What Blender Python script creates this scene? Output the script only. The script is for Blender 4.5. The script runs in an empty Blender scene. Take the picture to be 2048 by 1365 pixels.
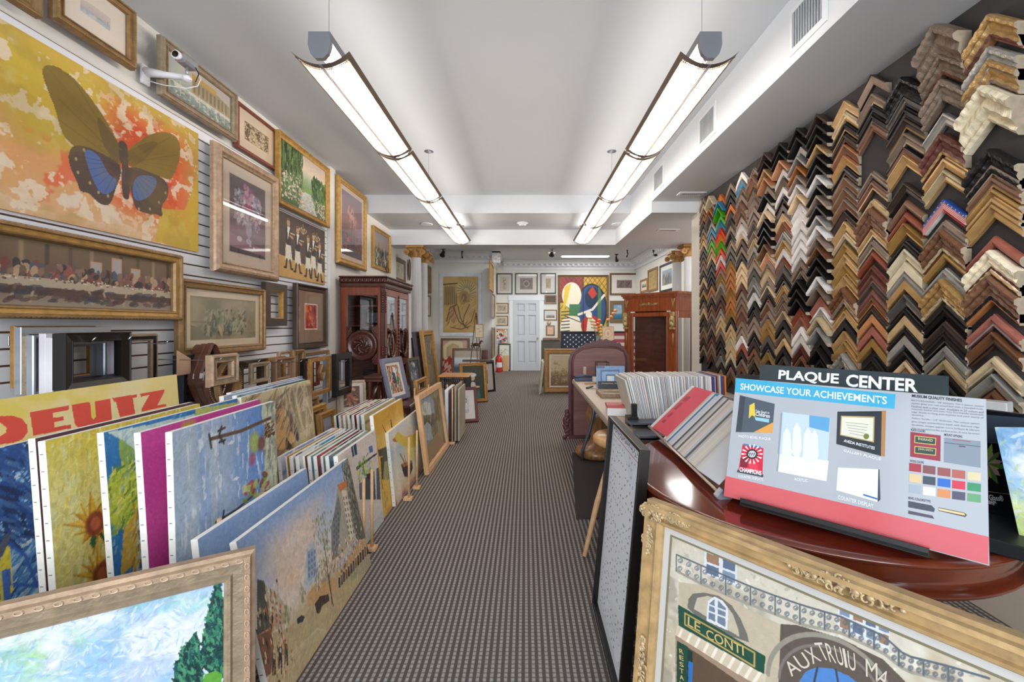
import bpy, bmesh, math, random
import numpy as np
from mathutils import Vector, Matrix
R_ = math.radians
sc = bpy.context.scene
COL = sc.collection

# ---------------------------------------------------------------- camera, sky, exposure
F, VX, VY, CH = 850.0, 1050.0, 650.0, 1.32      # focal length and vanishing point in photo pixels, eye height
cam = bpy.data.objects.new('camera', bpy.data.cameras.new('camera')); COL.objects.link(cam)
cam.location = (0, 0, CH); cam.rotation_euler = (math.pi/2, 0, 0)
cam.data.sensor_width = 36; cam.data.lens = F*36/2048
cam.data.shift_x = (1024-VX)/2048; cam.data.shift_y = -(682.5-VY)/2048
cam.data.clip_start = .02
sc.camera = cam
sc.view_settings.view_transform = 'Standard'; sc.view_settings.look = 'None'
sc.view_settings.exposure = 1.28; sc.view_settings.gamma = 1; sc.view_settings.use_curve_mapping = False
sc.cycles.max_bounces = 7; sc.cycles.diffuse_bounces = 5; sc.cycles.glossy_bounces = 4
sc.cycles.transparent_max_bounces = 12; sc.cycles.transmission_bounces = 4
sc.cycles.sample_clamp_indirect = 4; sc.cycles.caustics_reflective = False; sc.cycles.caustics_refractive = False
W = bpy.data.worlds.new('sky'); sc.world = W; W.use_nodes = True
bg = W.node_tree.nodes['Background']; bg.inputs[0].default_value = (.80, .88, 1, 1); bg.inputs[1].default_value = 1.0

def lamp(name, kind, loc, rot, energy, col=(1, 1, 1), size=(1, 1), spot=None, spread=None):
    d = bpy.data.lights.new(name, kind); d.energy = energy; d.color = col
    if kind == 'AREA':
        d.shape = 'RECTANGLE'; d.size, d.size_y = size
        if spread: d.spread = spread
    else: d.shadow_soft_size = size[0]
    if spot: d.spot_size = spot; d.spot_blend = .6
    o = bpy.data.objects.new(name, d); COL.objects.link(o); o.location = loc; o.rotation_euler = rot
    return o
# daylight through the shop window behind the camera, and two added fill lamps without fixtures
lamp('daylight', 'AREA', (-.1, -4.6, 2.1), (R_(86), 0, 0), 150, (.93, .97, 1), (5.0, 3.4))
lamp('rear_room_fill', 'AREA', (1.05, 9.6, 3.165), (0, 0, 0), 40, (1, .97, .92), (2.6, 2.2))
lamp('side_room_fill', 'AREA', (2.6, 6.3, 2.68), (0, 0, 0), 9, (1, .97, .93), (.8, .8))

# ---------------------------------------------------------------- helpers
def pt(px, py, x=None, y=None, z=None):
    d = Vector(((px-VX)/F, 1, (VY-py)/F))
    t = x/d.x if x is not None else (y if y is not None else (z-CH)/d.z)
    return Vector((0, 0, CH)) + d*t
def lin(c):
    if isinstance(c, str):
        c = c.lstrip('#'); c = [int(c[i:i+2], 16)/255 for i in (0, 2, 4)]
    return tuple(v/12.92 if v <= .04045 else ((v+.055)/1.055)**2.4 for v in c)
MATS = {}
def mat(name, col='#888888', rough=.5, metal=0., var=.12, scale=6., bump=0., bs=60., stretch=(1, 1, 1), col2=None, coat=0., spec=.5, emit=0., alpha=None, trans=0.):
    if name in MATS: return MATS[name]
    m = bpy.data.materials.new(name); MATS[name] = m; m.use_nodes = True
    nt = m.node_tree; N = nt.nodes; L = nt.links; b = N['Principled BSDF']
    c = lin(col)
    b.inputs['Roughness'].default_value = rough; b.inputs['Metallic'].default_value = metal
    b.inputs['Specular IOR Level'].default_value = spec
    if coat: b.inputs['Coat Weight'].default_value = coat; b.inputs['Coat Roughness'].default_value = .08
    tc = N.new('ShaderNodeTexCoord'); mp = N.new('ShaderNodeMapping'); mp.inputs['Scale'].default_value = stretch
    L.new(tc.outputs['Object'], mp.inputs[0])
    no = N.new('ShaderNodeTexNoise'); no.inputs['Scale'].default_value = scale; no.inputs['Detail'].default_value = 4
    L.new(mp.outputs[0], no.inputs[0])
    mx = N.new('ShaderNodeMix'); mx.data_type = 'RGBA'
    c2 = lin(col2) if col2 else tuple(min(1, v*(1+var)) for v in c)
    c1 = c if col2 else tuple(v*(1-var) for v in c)
    mx.inputs['A'].default_value = (*c1, 1); mx.inputs['B'].default_value = (*c2, 1)
    rp = N.new('ShaderNodeMapRange'); rp.inputs[1].default_value = .3; rp.inputs[2].default_value = .7
    L.new(no.outputs[0], rp.inputs[0]); L.new(rp.outputs[0], mx.inputs['Factor'])
    if name.startswith('finish_'):                                  # every sample differs a little in tone
        oi = N.new('ShaderNodeObjectInfo'); hs = N.new('ShaderNodeHueSaturation'); r1 = N.new('ShaderNodeMapRange'); r1.inputs[3].default_value = .75; r1.inputs[4].default_value = 1.3
        r2 = N.new('ShaderNodeMapRange'); r2.inputs[3].default_value = 1.05; r2.inputs[4].default_value = .85
        L.new(oi.outputs['Random'], r1.inputs[0]); L.new(oi.outputs['Random'], r2.inputs[0]); L.new(r1.outputs[0], hs.inputs['Value']); L.new(r2.outputs[0], hs.inputs['Saturation'])
        L.new(mx.outputs['Result'], hs.inputs['Color']); L.new(hs.outputs[0], b.inputs['Base Color'])
    else: L.new(mx.outputs['Result'], b.inputs['Base Color'])
    if emit: L.new(mx.outputs['Result'], b.inputs['Emission Color']); b.inputs['Emission Strength'].default_value = emit
    if bump:
        n2 = N.new('ShaderNodeTexNoise'); n2.inputs['Scale'].default_value = bs; n2.inputs['Detail'].default_value = 3
        L.new(mp.outputs[0], n2.inputs[0])
        bp = N.new('ShaderNodeBump'); bp.inputs['Strength'].default_value = min(1, bump); bp.inputs['Distance'].default_value = .004
        L.new(n2.outputs[0], bp.inputs['Height']); L.new(bp.outputs[0], b.inputs['Normal'])
    return m
def wood(name, c1, c2, rough=.35, axis=2, scale=9, coat=.3):
    st = [9, 9, 9]; st[axis] = 1.0
    return mat(name, c1, rough, col2=c2, scale=scale*.4, stretch=st, bump=.12, bs=12, coat=coat)
def gold(name, col, rough=.38, metal=.55, carve=0.):
    return mat(name, col, rough, metal, var=.22, scale=25, bump=carve or .1, bs=90 if carve else 40)
# paint on canvas: colour comes from the painted colour layer of the mesh, with brush relief
def paint(name='oil_paint', rough=.45, bumpy=.35, bs=70, grain=.16, coat=0.):
    if name in MATS: return MATS[name]
    m = bpy.data.materials.new(name); MATS[name] = m; m.use_nodes = True
    nt = m.node_tree; N = nt.nodes; L = nt.links; b = N['Principled BSDF']
    b.inputs['Roughness'].default_value = rough
    if coat: b.inputs['Coat Weight'].default_value = coat; b.inputs['Coat Roughness'].default_value = .05
    at = N.new('ShaderNodeAttribute'); at.attribute_name = 'paint'
    tc = N.new('ShaderNodeTexCoord'); no = N.new('ShaderNodeTexNoise')
    no.inputs['Scale'].default_value = bs; no.inputs['Detail'].default_value = 5; no.inputs['Distortion'].default_value = .8
    L.new(tc.outputs['Object'], no.inputs[0])
    mr = N.new('ShaderNodeMapRange'); mr.inputs[1].default_value = .25; mr.inputs[2].default_value = .75
    mr.inputs[3].default_value = 1-grain; mr.inputs[4].default_value = 1+grain
    L.new(no.outputs[0], mr.inputs[0])
    vm = N.new('ShaderNodeVectorMath'); vm.operation = 'SCALE'
    L.new(at.outputs['Color'], vm.inputs[0]); L.new(mr.outputs[0], vm.inputs['Scale'])
    L.new(vm.outputs[0], b.inputs['Base Color'])
    bp = N.new('ShaderNodeBump'); bp.inputs['Strength'].default_value = bumpy; bp.inputs['Distance'].default_value = .003
    L.new(no.outputs[0], bp.inputs['Height']); L.new(bp.outputs[0], b.inputs['Normal'])
    return m
def glassmat(name='picture_glass', tint=(1, 1, 1), refl=1.0):
    if name in MATS: return MATS[name]
    m = bpy.data.materials.new(name); MATS[name] = m; m.use_nodes = True
    N = m.node_tree.nodes; L = m.node_tree.links; N.clear()
    o = N.new('ShaderNodeOutputMaterial'); mx = N.new('ShaderNodeMixShader'); t = N.new('ShaderNodeBsdfTransparent')
    g = N.new('ShaderNodeBsdfGlossy'); f = N.new('ShaderNodeLayerWeight'); pw = N.new('ShaderNodeMath'); pw.operation = 'POWER'; pw.inputs[1].default_value = 4.5; mu = N.new('ShaderNodeMath'); mu.operation = 'MULTIPLY_ADD'
    g.inputs['Roughness'].default_value = .02; t.inputs[0].default_value = (*tint, 1); mu.inputs[1].default_value = .7*refl; mu.inputs[2].default_value = .035*refl
    L.new(f.outputs['Facing'], pw.inputs[0]); L.new(pw.outputs[0], mu.inputs[0]); L.new(mu.outputs[0], mx.inputs[0]); L.new(t.outputs[0], mx.inputs[1]); L.new(g.outputs[0], mx.inputs[2]); L.new(mx.outputs[0], o.inputs[0])
    return m
def emis(name, col, s):
    m = bpy.data.materials.new(name); MATS[name] = m; m.use_nodes = True
    b = m.node_tree.nodes['Principled BSDF']; c = lin(col)
    b.inputs['Base Color'].default_value = (*c, 1); b.inputs['Emission Color'].default_value = (*c, 1); b.inputs['Emission Strength'].default_value = s
    return m

class MB:
    """collects vertices and faces for one mesh"""
    def __init__(s): s.v = []; s.f = []; s.mi = []; s.sm = []
    def add(s, vs, fs, mi=0, smooth=False):
        k = len(s.v); s.v += [tuple(v) for v in vs]
        s.f += [tuple(i+k for i in f) for f in fs]; s.mi += [mi]*len(fs) if isinstance(mi, int) else list(mi); s.sm += [smooth]*len(fs)
        return s
    def box(s, x0, x1, y0, y1, z0, z1, mi=0, M=None):
        vs = [(x, y, z) for x in (x0, x1) for y in (y0, y1) for z in (z0, z1)]
        if M: vs = [M @ Vector(v) for v in vs]
        return s.add(vs, [(0, 1, 3, 2), (4, 6, 7, 5), (0, 4, 5, 1), (2, 3, 7, 6), (0, 2, 6, 4), (1, 5, 7, 3)], mi)
    def bbox(s, x0, x1, y0, y1, z0, z1, c=.004, mi=0, M=None):      # box with chamfered edges
        hx, hy, hz = (x1-x0)/2, (y1-y0)/2, (z1-z0)/2; cx, cy, cz = (x0+x1)/2, (y0+y1)/2, (z0+z1)/2; c = min(c, hx*.9, hy*.9, hz*.9)
        bm = bmesh.new(); bmesh.ops.create_cube(bm, size=2)
        for v in bm.verts: v.co = Vector((v.co.x*hx, v.co.y*hy, v.co.z*hz))
        bmesh.ops.bevel(bm, geom=list(bm.edges), offset=c, segments=1, affect='EDGES')
        bm.verts.ensure_lookup_table()
        vs = [Vector((v.co.x+cx, v.co.y+cy, v.co.z+cz)) for v in bm.verts]
        if M: vs = [M @ v for v in vs]
        s.add(vs, [[v.index for v in f.verts] for f in bm.faces], mi); bm.free(); return s
    def tube(s, pts, r, n=8, mi=0, cap=True):
        pts = [Vector(p) for p in pts]; rs = r if isinstance(r, (list, tuple)) else [r]*len(pts); vs = []
        up = None
        for i, p in enumerate(pts):
            d = (pts[min(i+1, len(pts)-1)]-pts[max(i-1, 0)]).normalized()
            if up is None: up = Vector((0, 0, 1)) if abs(d.z) < .9 else Vector((1, 0, 0))
            a = d.cross(up).normalized(); b = a.cross(d).normalized(); up = b
            vs += [p+(a*math.cos(2*math.pi*k/n)+b*math.sin(2*math.pi*k/n))*rs[i] for k in range(n)]
        fs = [(i*n+k, i*n+(k+1) % n, (i+1)*n+(k+1) % n, (i+1)*n+k) for i in range(len(pts)-1) for k in range(n)]
        s.add(vs, fs, mi, n > 5)
        if cap: s.add(vs[:n], [tuple(range(n))[::-1]], mi); s.add(vs[-n:], [tuple(range(n))], mi)
        return s
    def lathe(s, prof, n=24, c=(0, 0, 0), mi=0, M=None, sx=1., sy=1.):
        vs = []
        for r, z in prof: vs += [Vector((c[0]+r*sx*math.cos(2*math.pi*k/n), c[1]+r*sy*math.sin(2*math.pi*k/n), c[2]+z)) for k in range(n)]
        if M: vs = [M @ v for v in vs]
        fs = [(i*n+k, i*n+(k+1) % n, (i+1)*n+(k+1) % n, (i+1)*n+k) for i in range(len(prof)-1) for k in range(n)]
        return s.add(vs, fs, mi, True)
    def ball(s, c, r, n=8, m=5, mi=0, M=None):
        r = r if isinstance(r, (tuple, list)) else (r, r, r)
        vs = [Vector((c[0]+r[0]*math.sin(math.pi*j/m)*math.cos(2*math.pi*k/n), c[1]+r[1]*math.sin(math.pi*j/m)*math.sin(2*math.pi*k/n), c[2]+r[2]*math.cos(math.pi*j/m))) for j in range(m+1) for k in range(n)]
        if M: vs = [M @ v for v in vs]
        fs = [(j*n+k, (j+1)*n+k, (j+1)*n+(k+1) % n, j*n+(k+1) % n) for j in range(m) for k in range(n)]
        return s.add(vs, fs, mi, True)
    def prism(s, poly, z0, z1, mi=0, M=None):                      # 2-D outline (x, y) extruded in z
        n = len(poly); vs = [Vector((x, y, z0)) for x, y in poly]+[Vector((x, y, z1)) for x, y in poly]
        if M: vs = [M @ v for v in vs]
        return s.add(vs, [tuple(range(n))[::-1], tuple(range(n, 2*n))]+[(i, (i+1) % n, n+(i+1) % n, n+i) for i in range(n)], mi)
    def obj(s, name, mats, parent=None, smooth=False):
        me = bpy.data.meshes.new(name); me.from_pydata(s.v, [], s.f)
        for m in (mats if isinstance(mats, (list, tuple)) else [mats]): me.materials.append(m)
        me.polygons.foreach_set('material_index', s.mi); me.polygons.foreach_set('use_smooth', [a or smooth for a in s.sm])
        bm = bmesh.new(); bm.from_mesh(me); bmesh.ops.remove_doubles(bm, verts=bm.verts, dist=1e-5); bmesh.ops.recalc_face_normals(bm, faces=bm.faces); bm.to_mesh(me); bm.free()
        o = bpy.data.objects.new(name, me); COL.objects.link(o)
        if parent: o.parent = parent
        return o
def tag(o, label, cat, group=None, kind=None):
    o['label'] = label; o['category'] = cat
    if group: o['group'] = group
    if kind: o['kind'] = kind
    return o
def struct(o, label, cat='wall'):
    o['kind'] = 'structure'; o['label'] = label; o['category'] = cat; return o
def thing(name, label, cat, loc=(0, 0, 0), rz=0., group=None, M=None):
    o = bpy.data.objects.new(name, None); COL.objects.link(o); o.empty_display_size = .05
    if M is not None: o.matrix_world = M
    else: o.location = loc; o.rotation_euler = (0, 0, rz)
    return tag(o, label, cat, group)
def basis(o, ex, ey, ez): return Matrix(((ex[0], ey[0], ez[0], o[0]), (ex[1], ey[1], ez[1], o[1]), (ex[2], ey[2], ez[2], o[2]), (0, 0, 0, 1)))
def T(x, y, z): return Matrix.Translation((x, y, z))
def RZ(a): return Matrix.Rotation(a, 4, 'Z')
def txt(s, size, m, parent, x, y, z, rot=0., align='CENTER', bold=.0, name='lettering', ext=.0006, M=None, squash=1., shear=0.):
    cu = bpy.data.curves.new('t', 'FONT'); cu.body = s; cu.size = size; cu.align_x = align; cu.align_y = 'CENTER'; cu.extrude = ext; cu.offset = bold; cu.shear = shear
    cu.resolution_u = 3
    t = bpy.data.objects.new('t', cu); COL.objects.link(t)
    me = bpy.data.meshes.new_from_object(t); bpy.data.objects.remove(t); me.materials.clear(); me.materials.append(m); me.name = name
    me.transform((M or (T(x, y, z) @ RZ(rot))) @ Matrix.Diagonal((squash, 1, 1, 1)))
    o = bpy.data.objects.new(name, me); COL.objects.link(o); o.parent = parent
    return o

# ---------------------------------------------------------------- painting on canvas
def vnoise(u, v, s, rng):
    g = rng.random((int(s[1])+3, int(s[0])+3)); x = u*s[0]; y = v*s[1]; i = np.clip(x.astype(int), 0, int(s[0])+1); j = np.clip(y.astype(int), 0, int(s[1])+1)
    fx = x-i; fy = y-j; fx = fx*fx*(3-2*fx); fy = fy*fy*(3-2*fy)
    return (g[j, i]*(1-fx)+g[j, i+1]*fx)*(1-fy)+(g[j+1, i]*(1-fx)+g[j+1, i+1]*fx)*fy
class Art:
    def __init__(s, w, h, res=120, seed=1):
        s.w, s.h = w, h; k = res/max(w, h); s.nx = max(6, int(w*k)); s.ny = max(6, int(h*k))
        s.U, s.V = np.meshgrid(np.linspace(0, 1, s.nx), np.linspace(0, 1, s.ny)); s.X = s.U*w; s.Y = s.V*h
        s.C = np.zeros((s.ny, s.nx, 3)); s.rng = np.random.default_rng(seed); s.q = None
    def col(s, c):
        return np.array([int(c[i:i+2], 16)/255 for i in (1, 3, 5)]) if isinstance(c, str) else np.array(c)
    def fbm(s, sc=4, oct=4, ax=1., ay=1.):
        t = 0; a = 1; n = 0
        for o in range(oct):
            t = t+a*vnoise(s.U, s.V, (max(1, sc*s.w/max(s.w, s.h)*2**o*ax), max(1, sc*s.h/max(s.w, s.h)*2**o*ay)), s.rng); n += a; a *= .55
        return t/n
    def fill(s, c): s.C[:] = s.col(c); return s
    def grad(s, stops, ax=1):
        t = s.V if ax else s.U; k = [a for a, _ in stops]; c = np.array([s.col(b) for _, b in stops])
        for i in range(3): s.C[..., i] = np.interp(t, k, c[:, i])
        return s
    def blend(s, m, c, a=1.):
        m = np.clip(m, 0, 1)[..., None]*a; s.C = s.C*(1-m)+s.col(c)*m; return s
    def noise(s, c, sc=4, thr=.5, soft=.1, a=1., ax=1, ay=1, box=None, oct=4):
        m = np.clip((s.fbm(sc, oct, ax, ay)-thr)/soft, 0, 1)
        if box: m = m*s.box(*box)
        return s.blend(m, c, a)
    def box(s, u0, v0, u1, v1, soft=.0):
        e = soft+1e-4; f = lambda t, a, b: np.clip((t-a)/e, 0, 1)*np.clip((b-t)/e, 0, 1)
        return f(s.U, u0, u1)*f(s.V, v0, v1)
    def rect(s, u0, v0, u1, v1, c, a=1., soft=0.): return s.blend(s.box(u0, v0, u1, v1, soft), c, a)
    def pts(s, p):
        if s.q: p = [s.q(*a) for a in p]
        return np.array(p, float)
    def polym(s, p, rnd=0):
        p = s.pts(p)
        for _ in range(rnd): q = np.roll(p, -1, 0); p = np.stack([p*.75+q*.25, p*.25+q*.75], 1).reshape(-1, 2)
        m = np.zeros(s.U.shape, bool); n = len(p)
        for i in range(n):
            (x0, y0), (x1, y1) = p[i], p[(i+1) % n]
            if y0 == y1: continue
            m ^= ((s.V > y0) != (s.V > y1)) & (s.U < (x1-x0)*(s.V-y0)/(y1-y0)+x0)
        return m.astype(float)
    def poly(s, p, c, a=1., rnd=0): return s.blend(s.polym(p, rnd), c, a)
    def ell(s, u, v, ru, rv, c, a=1., soft=.15, rot=0.):
        if s.q: (u, v) = s.q(u, v)
        x = s.X-u*s.w; y = s.Y-v*s.h; ca, sa = math.cos(rot), math.sin(rot); m_ = max(s.w, s.h)
        d = np.sqrt(((x*ca+y*sa)/(ru*m_))**2+((-x*sa+y*ca)/(rv*m_))**2); return s.blend((1-d)/soft+.5, c, a)
    def line(s, p, wd, c, a=1.):
        p = s.pts(p)*[s.w, s.h]; m_ = max(s.w, s.h); wd = wd*m_; D = np.full(s.U.shape, 9.)
        for (x0, y0), (x1, y1) in zip(p[:-1], p[1:]):
            dx, dy = x1-x0, y1-y0; t = np.clip(((s.X-x0)*dx+(s.Y-y0)*dy)/(dx*dx+dy*dy+1e-9), 0, 1)
            D = np.minimum(D, np.hypot(s.X-x0-t*dx, s.Y-y0-t*dy))
        px = m_/max(s.nx, s.ny); return s.blend((wd-D)/px+.5, c, a)
    def dabs(s, n, box, size, cols, ang=0., spread=3.2, asp=.4, a=.9, flow=None):
        u0, v0, u1, v1 = box; m_ = max(s.w, s.h); cols = [s.col(c) for c in cols]; r = s.rng
        for _ in range(n):
            u = u0+(u1-u0)*r.random(); v = v0+(v1-v0)*r.random(); L = size*m_*(.6+.8*r.random()); A = ang+spread*(r.random()-.5)
            if flow: A = flow(u, v)+.4*(r.random()-.5)
            i0 = int(max(0, (u*s.w-L)/s.w*s.nx)); i1 = int(min(s.nx, (u*s.w+L)/s.w*s.nx+2)); j0 = int(max(0, (v*s.h-L)/s.h*s.ny)); j1 = int(min(s.ny, (v*s.h+L)/s.h*s.ny+2))
            if i1 <= i0 or j1 <= j0: continue
            x = s.X[j0:j1, i0:i1]-u*s.w; y = s.Y[j0:j1, i0:i1]-v*s.h; ca, sa = math.cos(A), math.sin(A)
            d = ((x*ca+y*sa)/L)**2+((-x*sa+y*ca)/(L*asp))**2; m = (d < 1)[..., None]*a
            s.C[j0:j1, i0:i1] = s.C[j0:j1, i0:i1]*(1-m)+cols[int(r.random()*len(cols))]*m
        return s
    def mesh(s, name, parent, m, x0, y0, z):
        """grid whose lower left corner is (x0, y0, z) in the parent's space"""
        nx, ny = s.nx, s.ny; me = bpy.data.meshes.new(name)
        co = np.stack([s.X+x0, s.Y+y0, np.full(s.X.shape, z)], -1).reshape(-1).astype(np.float32)
        i = np.arange(nx*ny).reshape(ny, nx); q = np.stack([i[:-1, :-1], i[:-1, 1:], i[1:, 1:], i[1:, :-1]], -1).reshape(-1)
        nf = (nx-1)*(ny-1); me.vertices.add(nx*ny); me.vertices.foreach_set('co', co)
        me.loops.add(nf*4); me.loops.foreach_set('vertex_index', q.astype(np.int32)); me.polygons.add(nf); me.polygons.foreach_set('loop_start', np.arange(0, nf*4, 4, dtype=np.int32))
        me.update(calc_edges=True)
        c = np.clip(s.C, 0, 1); c = np.where(c <= .04045, c/12.92, ((c+.055)/1.055)**2.4)
        at = me.color_attributes.new('paint', 'FLOAT_COLOR', 'POINT'); at.data.foreach_set('color', np.concatenate([c, np.ones((ny, nx, 1))], -1).reshape(-1).astype(np.float32))
        me.materials.append(m); o = bpy.data.objects.new(name, me); COL.objects.link(o); o.parent = parent
        return o

# ---------------------------------------------------------------- picture frames
def frame_ring(mb, w, h, prof, mi=0, y0=0.):
    n = len(prof); vs = []
    for a, b in prof: vs += [(-w/2+a, y0+a, b), (w/2-a, y0+a, b), (w/2-a, y0+h-a, b), (-w/2+a, y0+h-a, b)]
    fs = []; ms = []
    for i in range(n):
        j = (i+1) % n; k = mi[i] if isinstance(mi, list) else mi
        for c in range(4): fs.append((i*4+c, i*4+(c+1) % 4, j*4+(c+1) % 4, j*4+c)); ms.append(k)
    mb.add(vs, fs, ms)
PROF = {  # (share of width, share of depth) from the outer back edge to the inner lip
    'flat': [(0, 0), (0, .9), (.05, 1), (.9, 1), (1, .85), (1, 0)],
    'scoop': [(0, 0), (0, .85), (.06, 1), (.2, 1), (.28, .8), (.5, .55), (.75, .5), (.85, .62), (1, .55), (1, 0)],
    'step': [(0, 0), (0, .6), (.12, .75), (.16, 1), (.34, 1), (.4, .75), (.72, .7), (.78, .85), (.9, .82), (1, .6), (1, 0)],
    'round': [(0, 0), (0, .45), (.08, .72), (.25, .95), (.45, 1), (.65, .9), (.82, .65), (.86, .75), (1, .65), (1, 0)],
    'slope': [(0, 0), (0, 1), (.1, 1), (.16, .9), (.85, .55), (.9, .62), (1, .6), (1, 0)],
}
def prof(kind, fw, fd): return [(a*fw, b*fd) for a, b in PROF[kind]]
def beads(w, h, a, b, r, step, elong=1.6, flat=.6):
    mb = MB(); W2, H2 = w-2*a, h-2*a
    for hor in (1, 0):
        L = W2 if hor else H2; n = max(2, int(L/step))
        for k in range(n):
            t = (k+.5)*L/n
            for side in (0, 1):
                c = (-W2/2+t, a+side*H2, b) if hor else ((-1+2*side)*W2/2, a+t, b)
                rr = (r*elong, r, r*flat) if hor else (r, r*elong, r*flat)
                mb.ball(c, rr, 6, 4)
    return mb
def picture(label, M, w, h, art=None, fr=('scoop', .05, .03, None), matw=0., matc='#e6ddcf', inner=0., innerc='#b79a62', glass=False, cat='framed picture', name='framed_picture', group=None, res=90, seed=1, pm=None, bead=None, backing=True, q=None, frm2=None, gain=1.):
    """M: frame basis at the centre of the bottom edge, local x right, y up, z out of the picture"""
    t = thing(name, label, cat, M=M, group=group)
    if fr:
        kind, fw, fd, fm = fr; mb = MB()
        mi = 0
        if frm2: mi = [0]*len(PROF[kind]); [mi.__setitem__(i, 1) for i in frm2[1]]
        frame_ring(mb, w, h, prof(kind, fw, fd), mi); mb.obj('frame', [fm]+([frm2[0]] if frm2 else []), t)
    else: fw, fd = 0, .0
    if bead:
        a, b, r, step, bmn = bead; beads(w, h, a, b, r, step).obj('beading', bmn, t)
    zz = fd*.35 if fr else .004
    if backing:
        mb = MB(); mb.box(-w/2+fw*.5, w/2-fw*.5, fw*.5, h-fw*.5, .001, zz-.001); mb.obj('backing', mat('backing_board', '#8a7a66', .8), t)
    iw, ih = w-2*fw, h-2*fw; off = fw
    if matw:
        mb = MB(); e = .0025
        frame_ring(mb, iw+.004, ih+.004, [(0, zz), (0, zz+e), (matw+.002, zz+e), (matw+.002+e, zz)], y0=off-.002)
        mb.obj('mat_board', mat('mat_'+matc[1:], matc, .85, var=.03, scale=3), t)
        if inner:
            mb = MB(); frame_ring(mb, iw-2*matw+.001, ih-2*matw+.001, [(0, zz+.0005), (0, zz+.0035), (inner, zz+.0035), (inner, zz+.0005)], y0=off+matw-.0005); mb.obj('fillet', mat('fillet_'+innerc[1:], innerc, .4), t)
        off += matw; iw -= 2*matw; ih -= 2*matw
    if art:
        A = Art(iw, ih, res, seed)
        if q:
            Mi = M.inverted()
            def qq(px, py, A=A):
                d = Vector(((px-VX)/F, 1, (VY-py)/F)); o = Mi @ Vector((0, 0, CH)); dl = Mi.to_3x3() @ d; k = (zz-o.z)/dl.z; p = o+dl*k
                return ((p.x+iw/2)/iw, (p.y-off)/ih)
            A.q = qq
        art(A)
        if gain != 1: A.C = 1-(1-np.clip(A.C, 0, 1))**gain if gain > 1 else A.C*gain
        A.mesh('picture', t, pm or paint(), -iw/2, off, zz)
    if glass:
        mb = MB(); mb.box(-w/2+fw*.9, w/2-fw*.9, fw*.9, h-fw*.9, zz+.005, zz+.0065); mb.obj('glass', glassmat(), t)
    return t
def Mwall(side, u, z, off=0.):
    if side == 'L': return basis((-XL+off, u, z), (0, 1, 0), (0, 0, 1), (1, 0, 0))
    if side == 'B': return basis((u, YB-off, z), (1, 0, 0), (0, 0, 1), (0, -1, 0))
    if side == 'R': return basis((XRB-off, u, z), (0, -1, 0), (0, 0, 1), (-1, 0, 0))
def wallpic(side, px0, px1, yt, yb, label, plane=None, ref='far', off=.0, **k):
    """frame seen between photo columns px0 and px1; yt, yb are its top and bottom rows at the reference column"""
    pr = px1 if (ref == 'far') == (side != 'R') else px0
    if side == 'L':
        X = plane if plane is not None else -XL+off+.03; a = pt(px0, 0, x=X).y; b = pt(px1, 0, x=X).y; u = (a+b)/2; Yr = b if pr == px1 else a
        M = basis((X-.03, u, CH+(VY-yb)/F*Yr), (0, 1, 0), (0, 0, 1), (1, 0, 0))
    elif side == 'R':
        X = plane if plane is not None else XRB-off-.03; a = pt(px0, 0, x=X).y; b = pt(px1, 0, x=X).y; u = (a+b)/2; Yr = a if ref == 'far' else b
        M = basis((X+.03, u, CH+(VY-yb)/F*Yr), (0, -1, 0), (0, 0, 1), (-1, 0, 0))
    else:
        Yr = plane if plane is not None else YB-off-.02; a = pt(px0, 0, y=Yr).x; b = pt(px1, 0, y=Yr).x
        M = basis(((a+b)/2, Yr+.02, CH+(VY-yb)/F*Yr), (1, 0, 0), (0, 0, 1), (0, -1, 0))
    return picture(label, M, abs(b-a), (yb-yt)/F*Yr, **k)
def Mlean(A, B, lean):
    """basis for something whose bottom edge runs A->B (seen left to right from its front), leaning back by the angle lean"""
    A = Vector(A); B = Vector(B); ex = (B-A).normalized(); n = ex.cross(Vector((0, 0, 1))).normalized()
    ey = Vector((0, 0, 1))*math.cos(lean)-n*math.sin(lean); return basis((A+B)/2, ex, ey, ex.cross(ey))
def fitquad(c, z0, lean0=.1, wh=None):
    """rectangle whose projected corners TL, TR, BR, BL best meet the photo's, its bottom edge level at height z0"""
    c = np.array(c, float); bl = pt(*c[3], z=z0); br = pt(*c[2], z=z0)
    p = np.array([bl.x, bl.y, br.x, br.y, lean0, .5])
    def proj(p):
        A = Vector((p[0], p[1], z0)); B = Vector((p[2], p[3], z0)); M = Mlean(A, B, p[4]); w = (B-A).length; r = []
        for x, y in ((-w/2, p[5]), (w/2, p[5]), (w/2, 0), (-w/2, 0)):
            v = M @ Vector((x, y, 0)); r += [VX+F*v.x/v.y, VY-F*(v.z-CH)/v.y]
        return np.array(r)
    for _ in range(30):
        r = proj(p)-c.reshape(-1); J = np.zeros((8, 6))
        for i in range(6): d = p.copy(); d[i] += 1e-5; J[:, i] = (proj(d)-proj(p))/1e-5
        p = p-np.linalg.solve(J.T@J+1e-3*np.eye(6), J.T@r)
    A = Vector((p[0], p[1], z0)); B = Vector((p[2], p[3], z0)); print('fit', p.round(3), 'err', np.abs(proj(p)-c.reshape(-1)).max().round(1))
    return Mlean(A, B, p[4]), (B-A).length, p[5]

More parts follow.
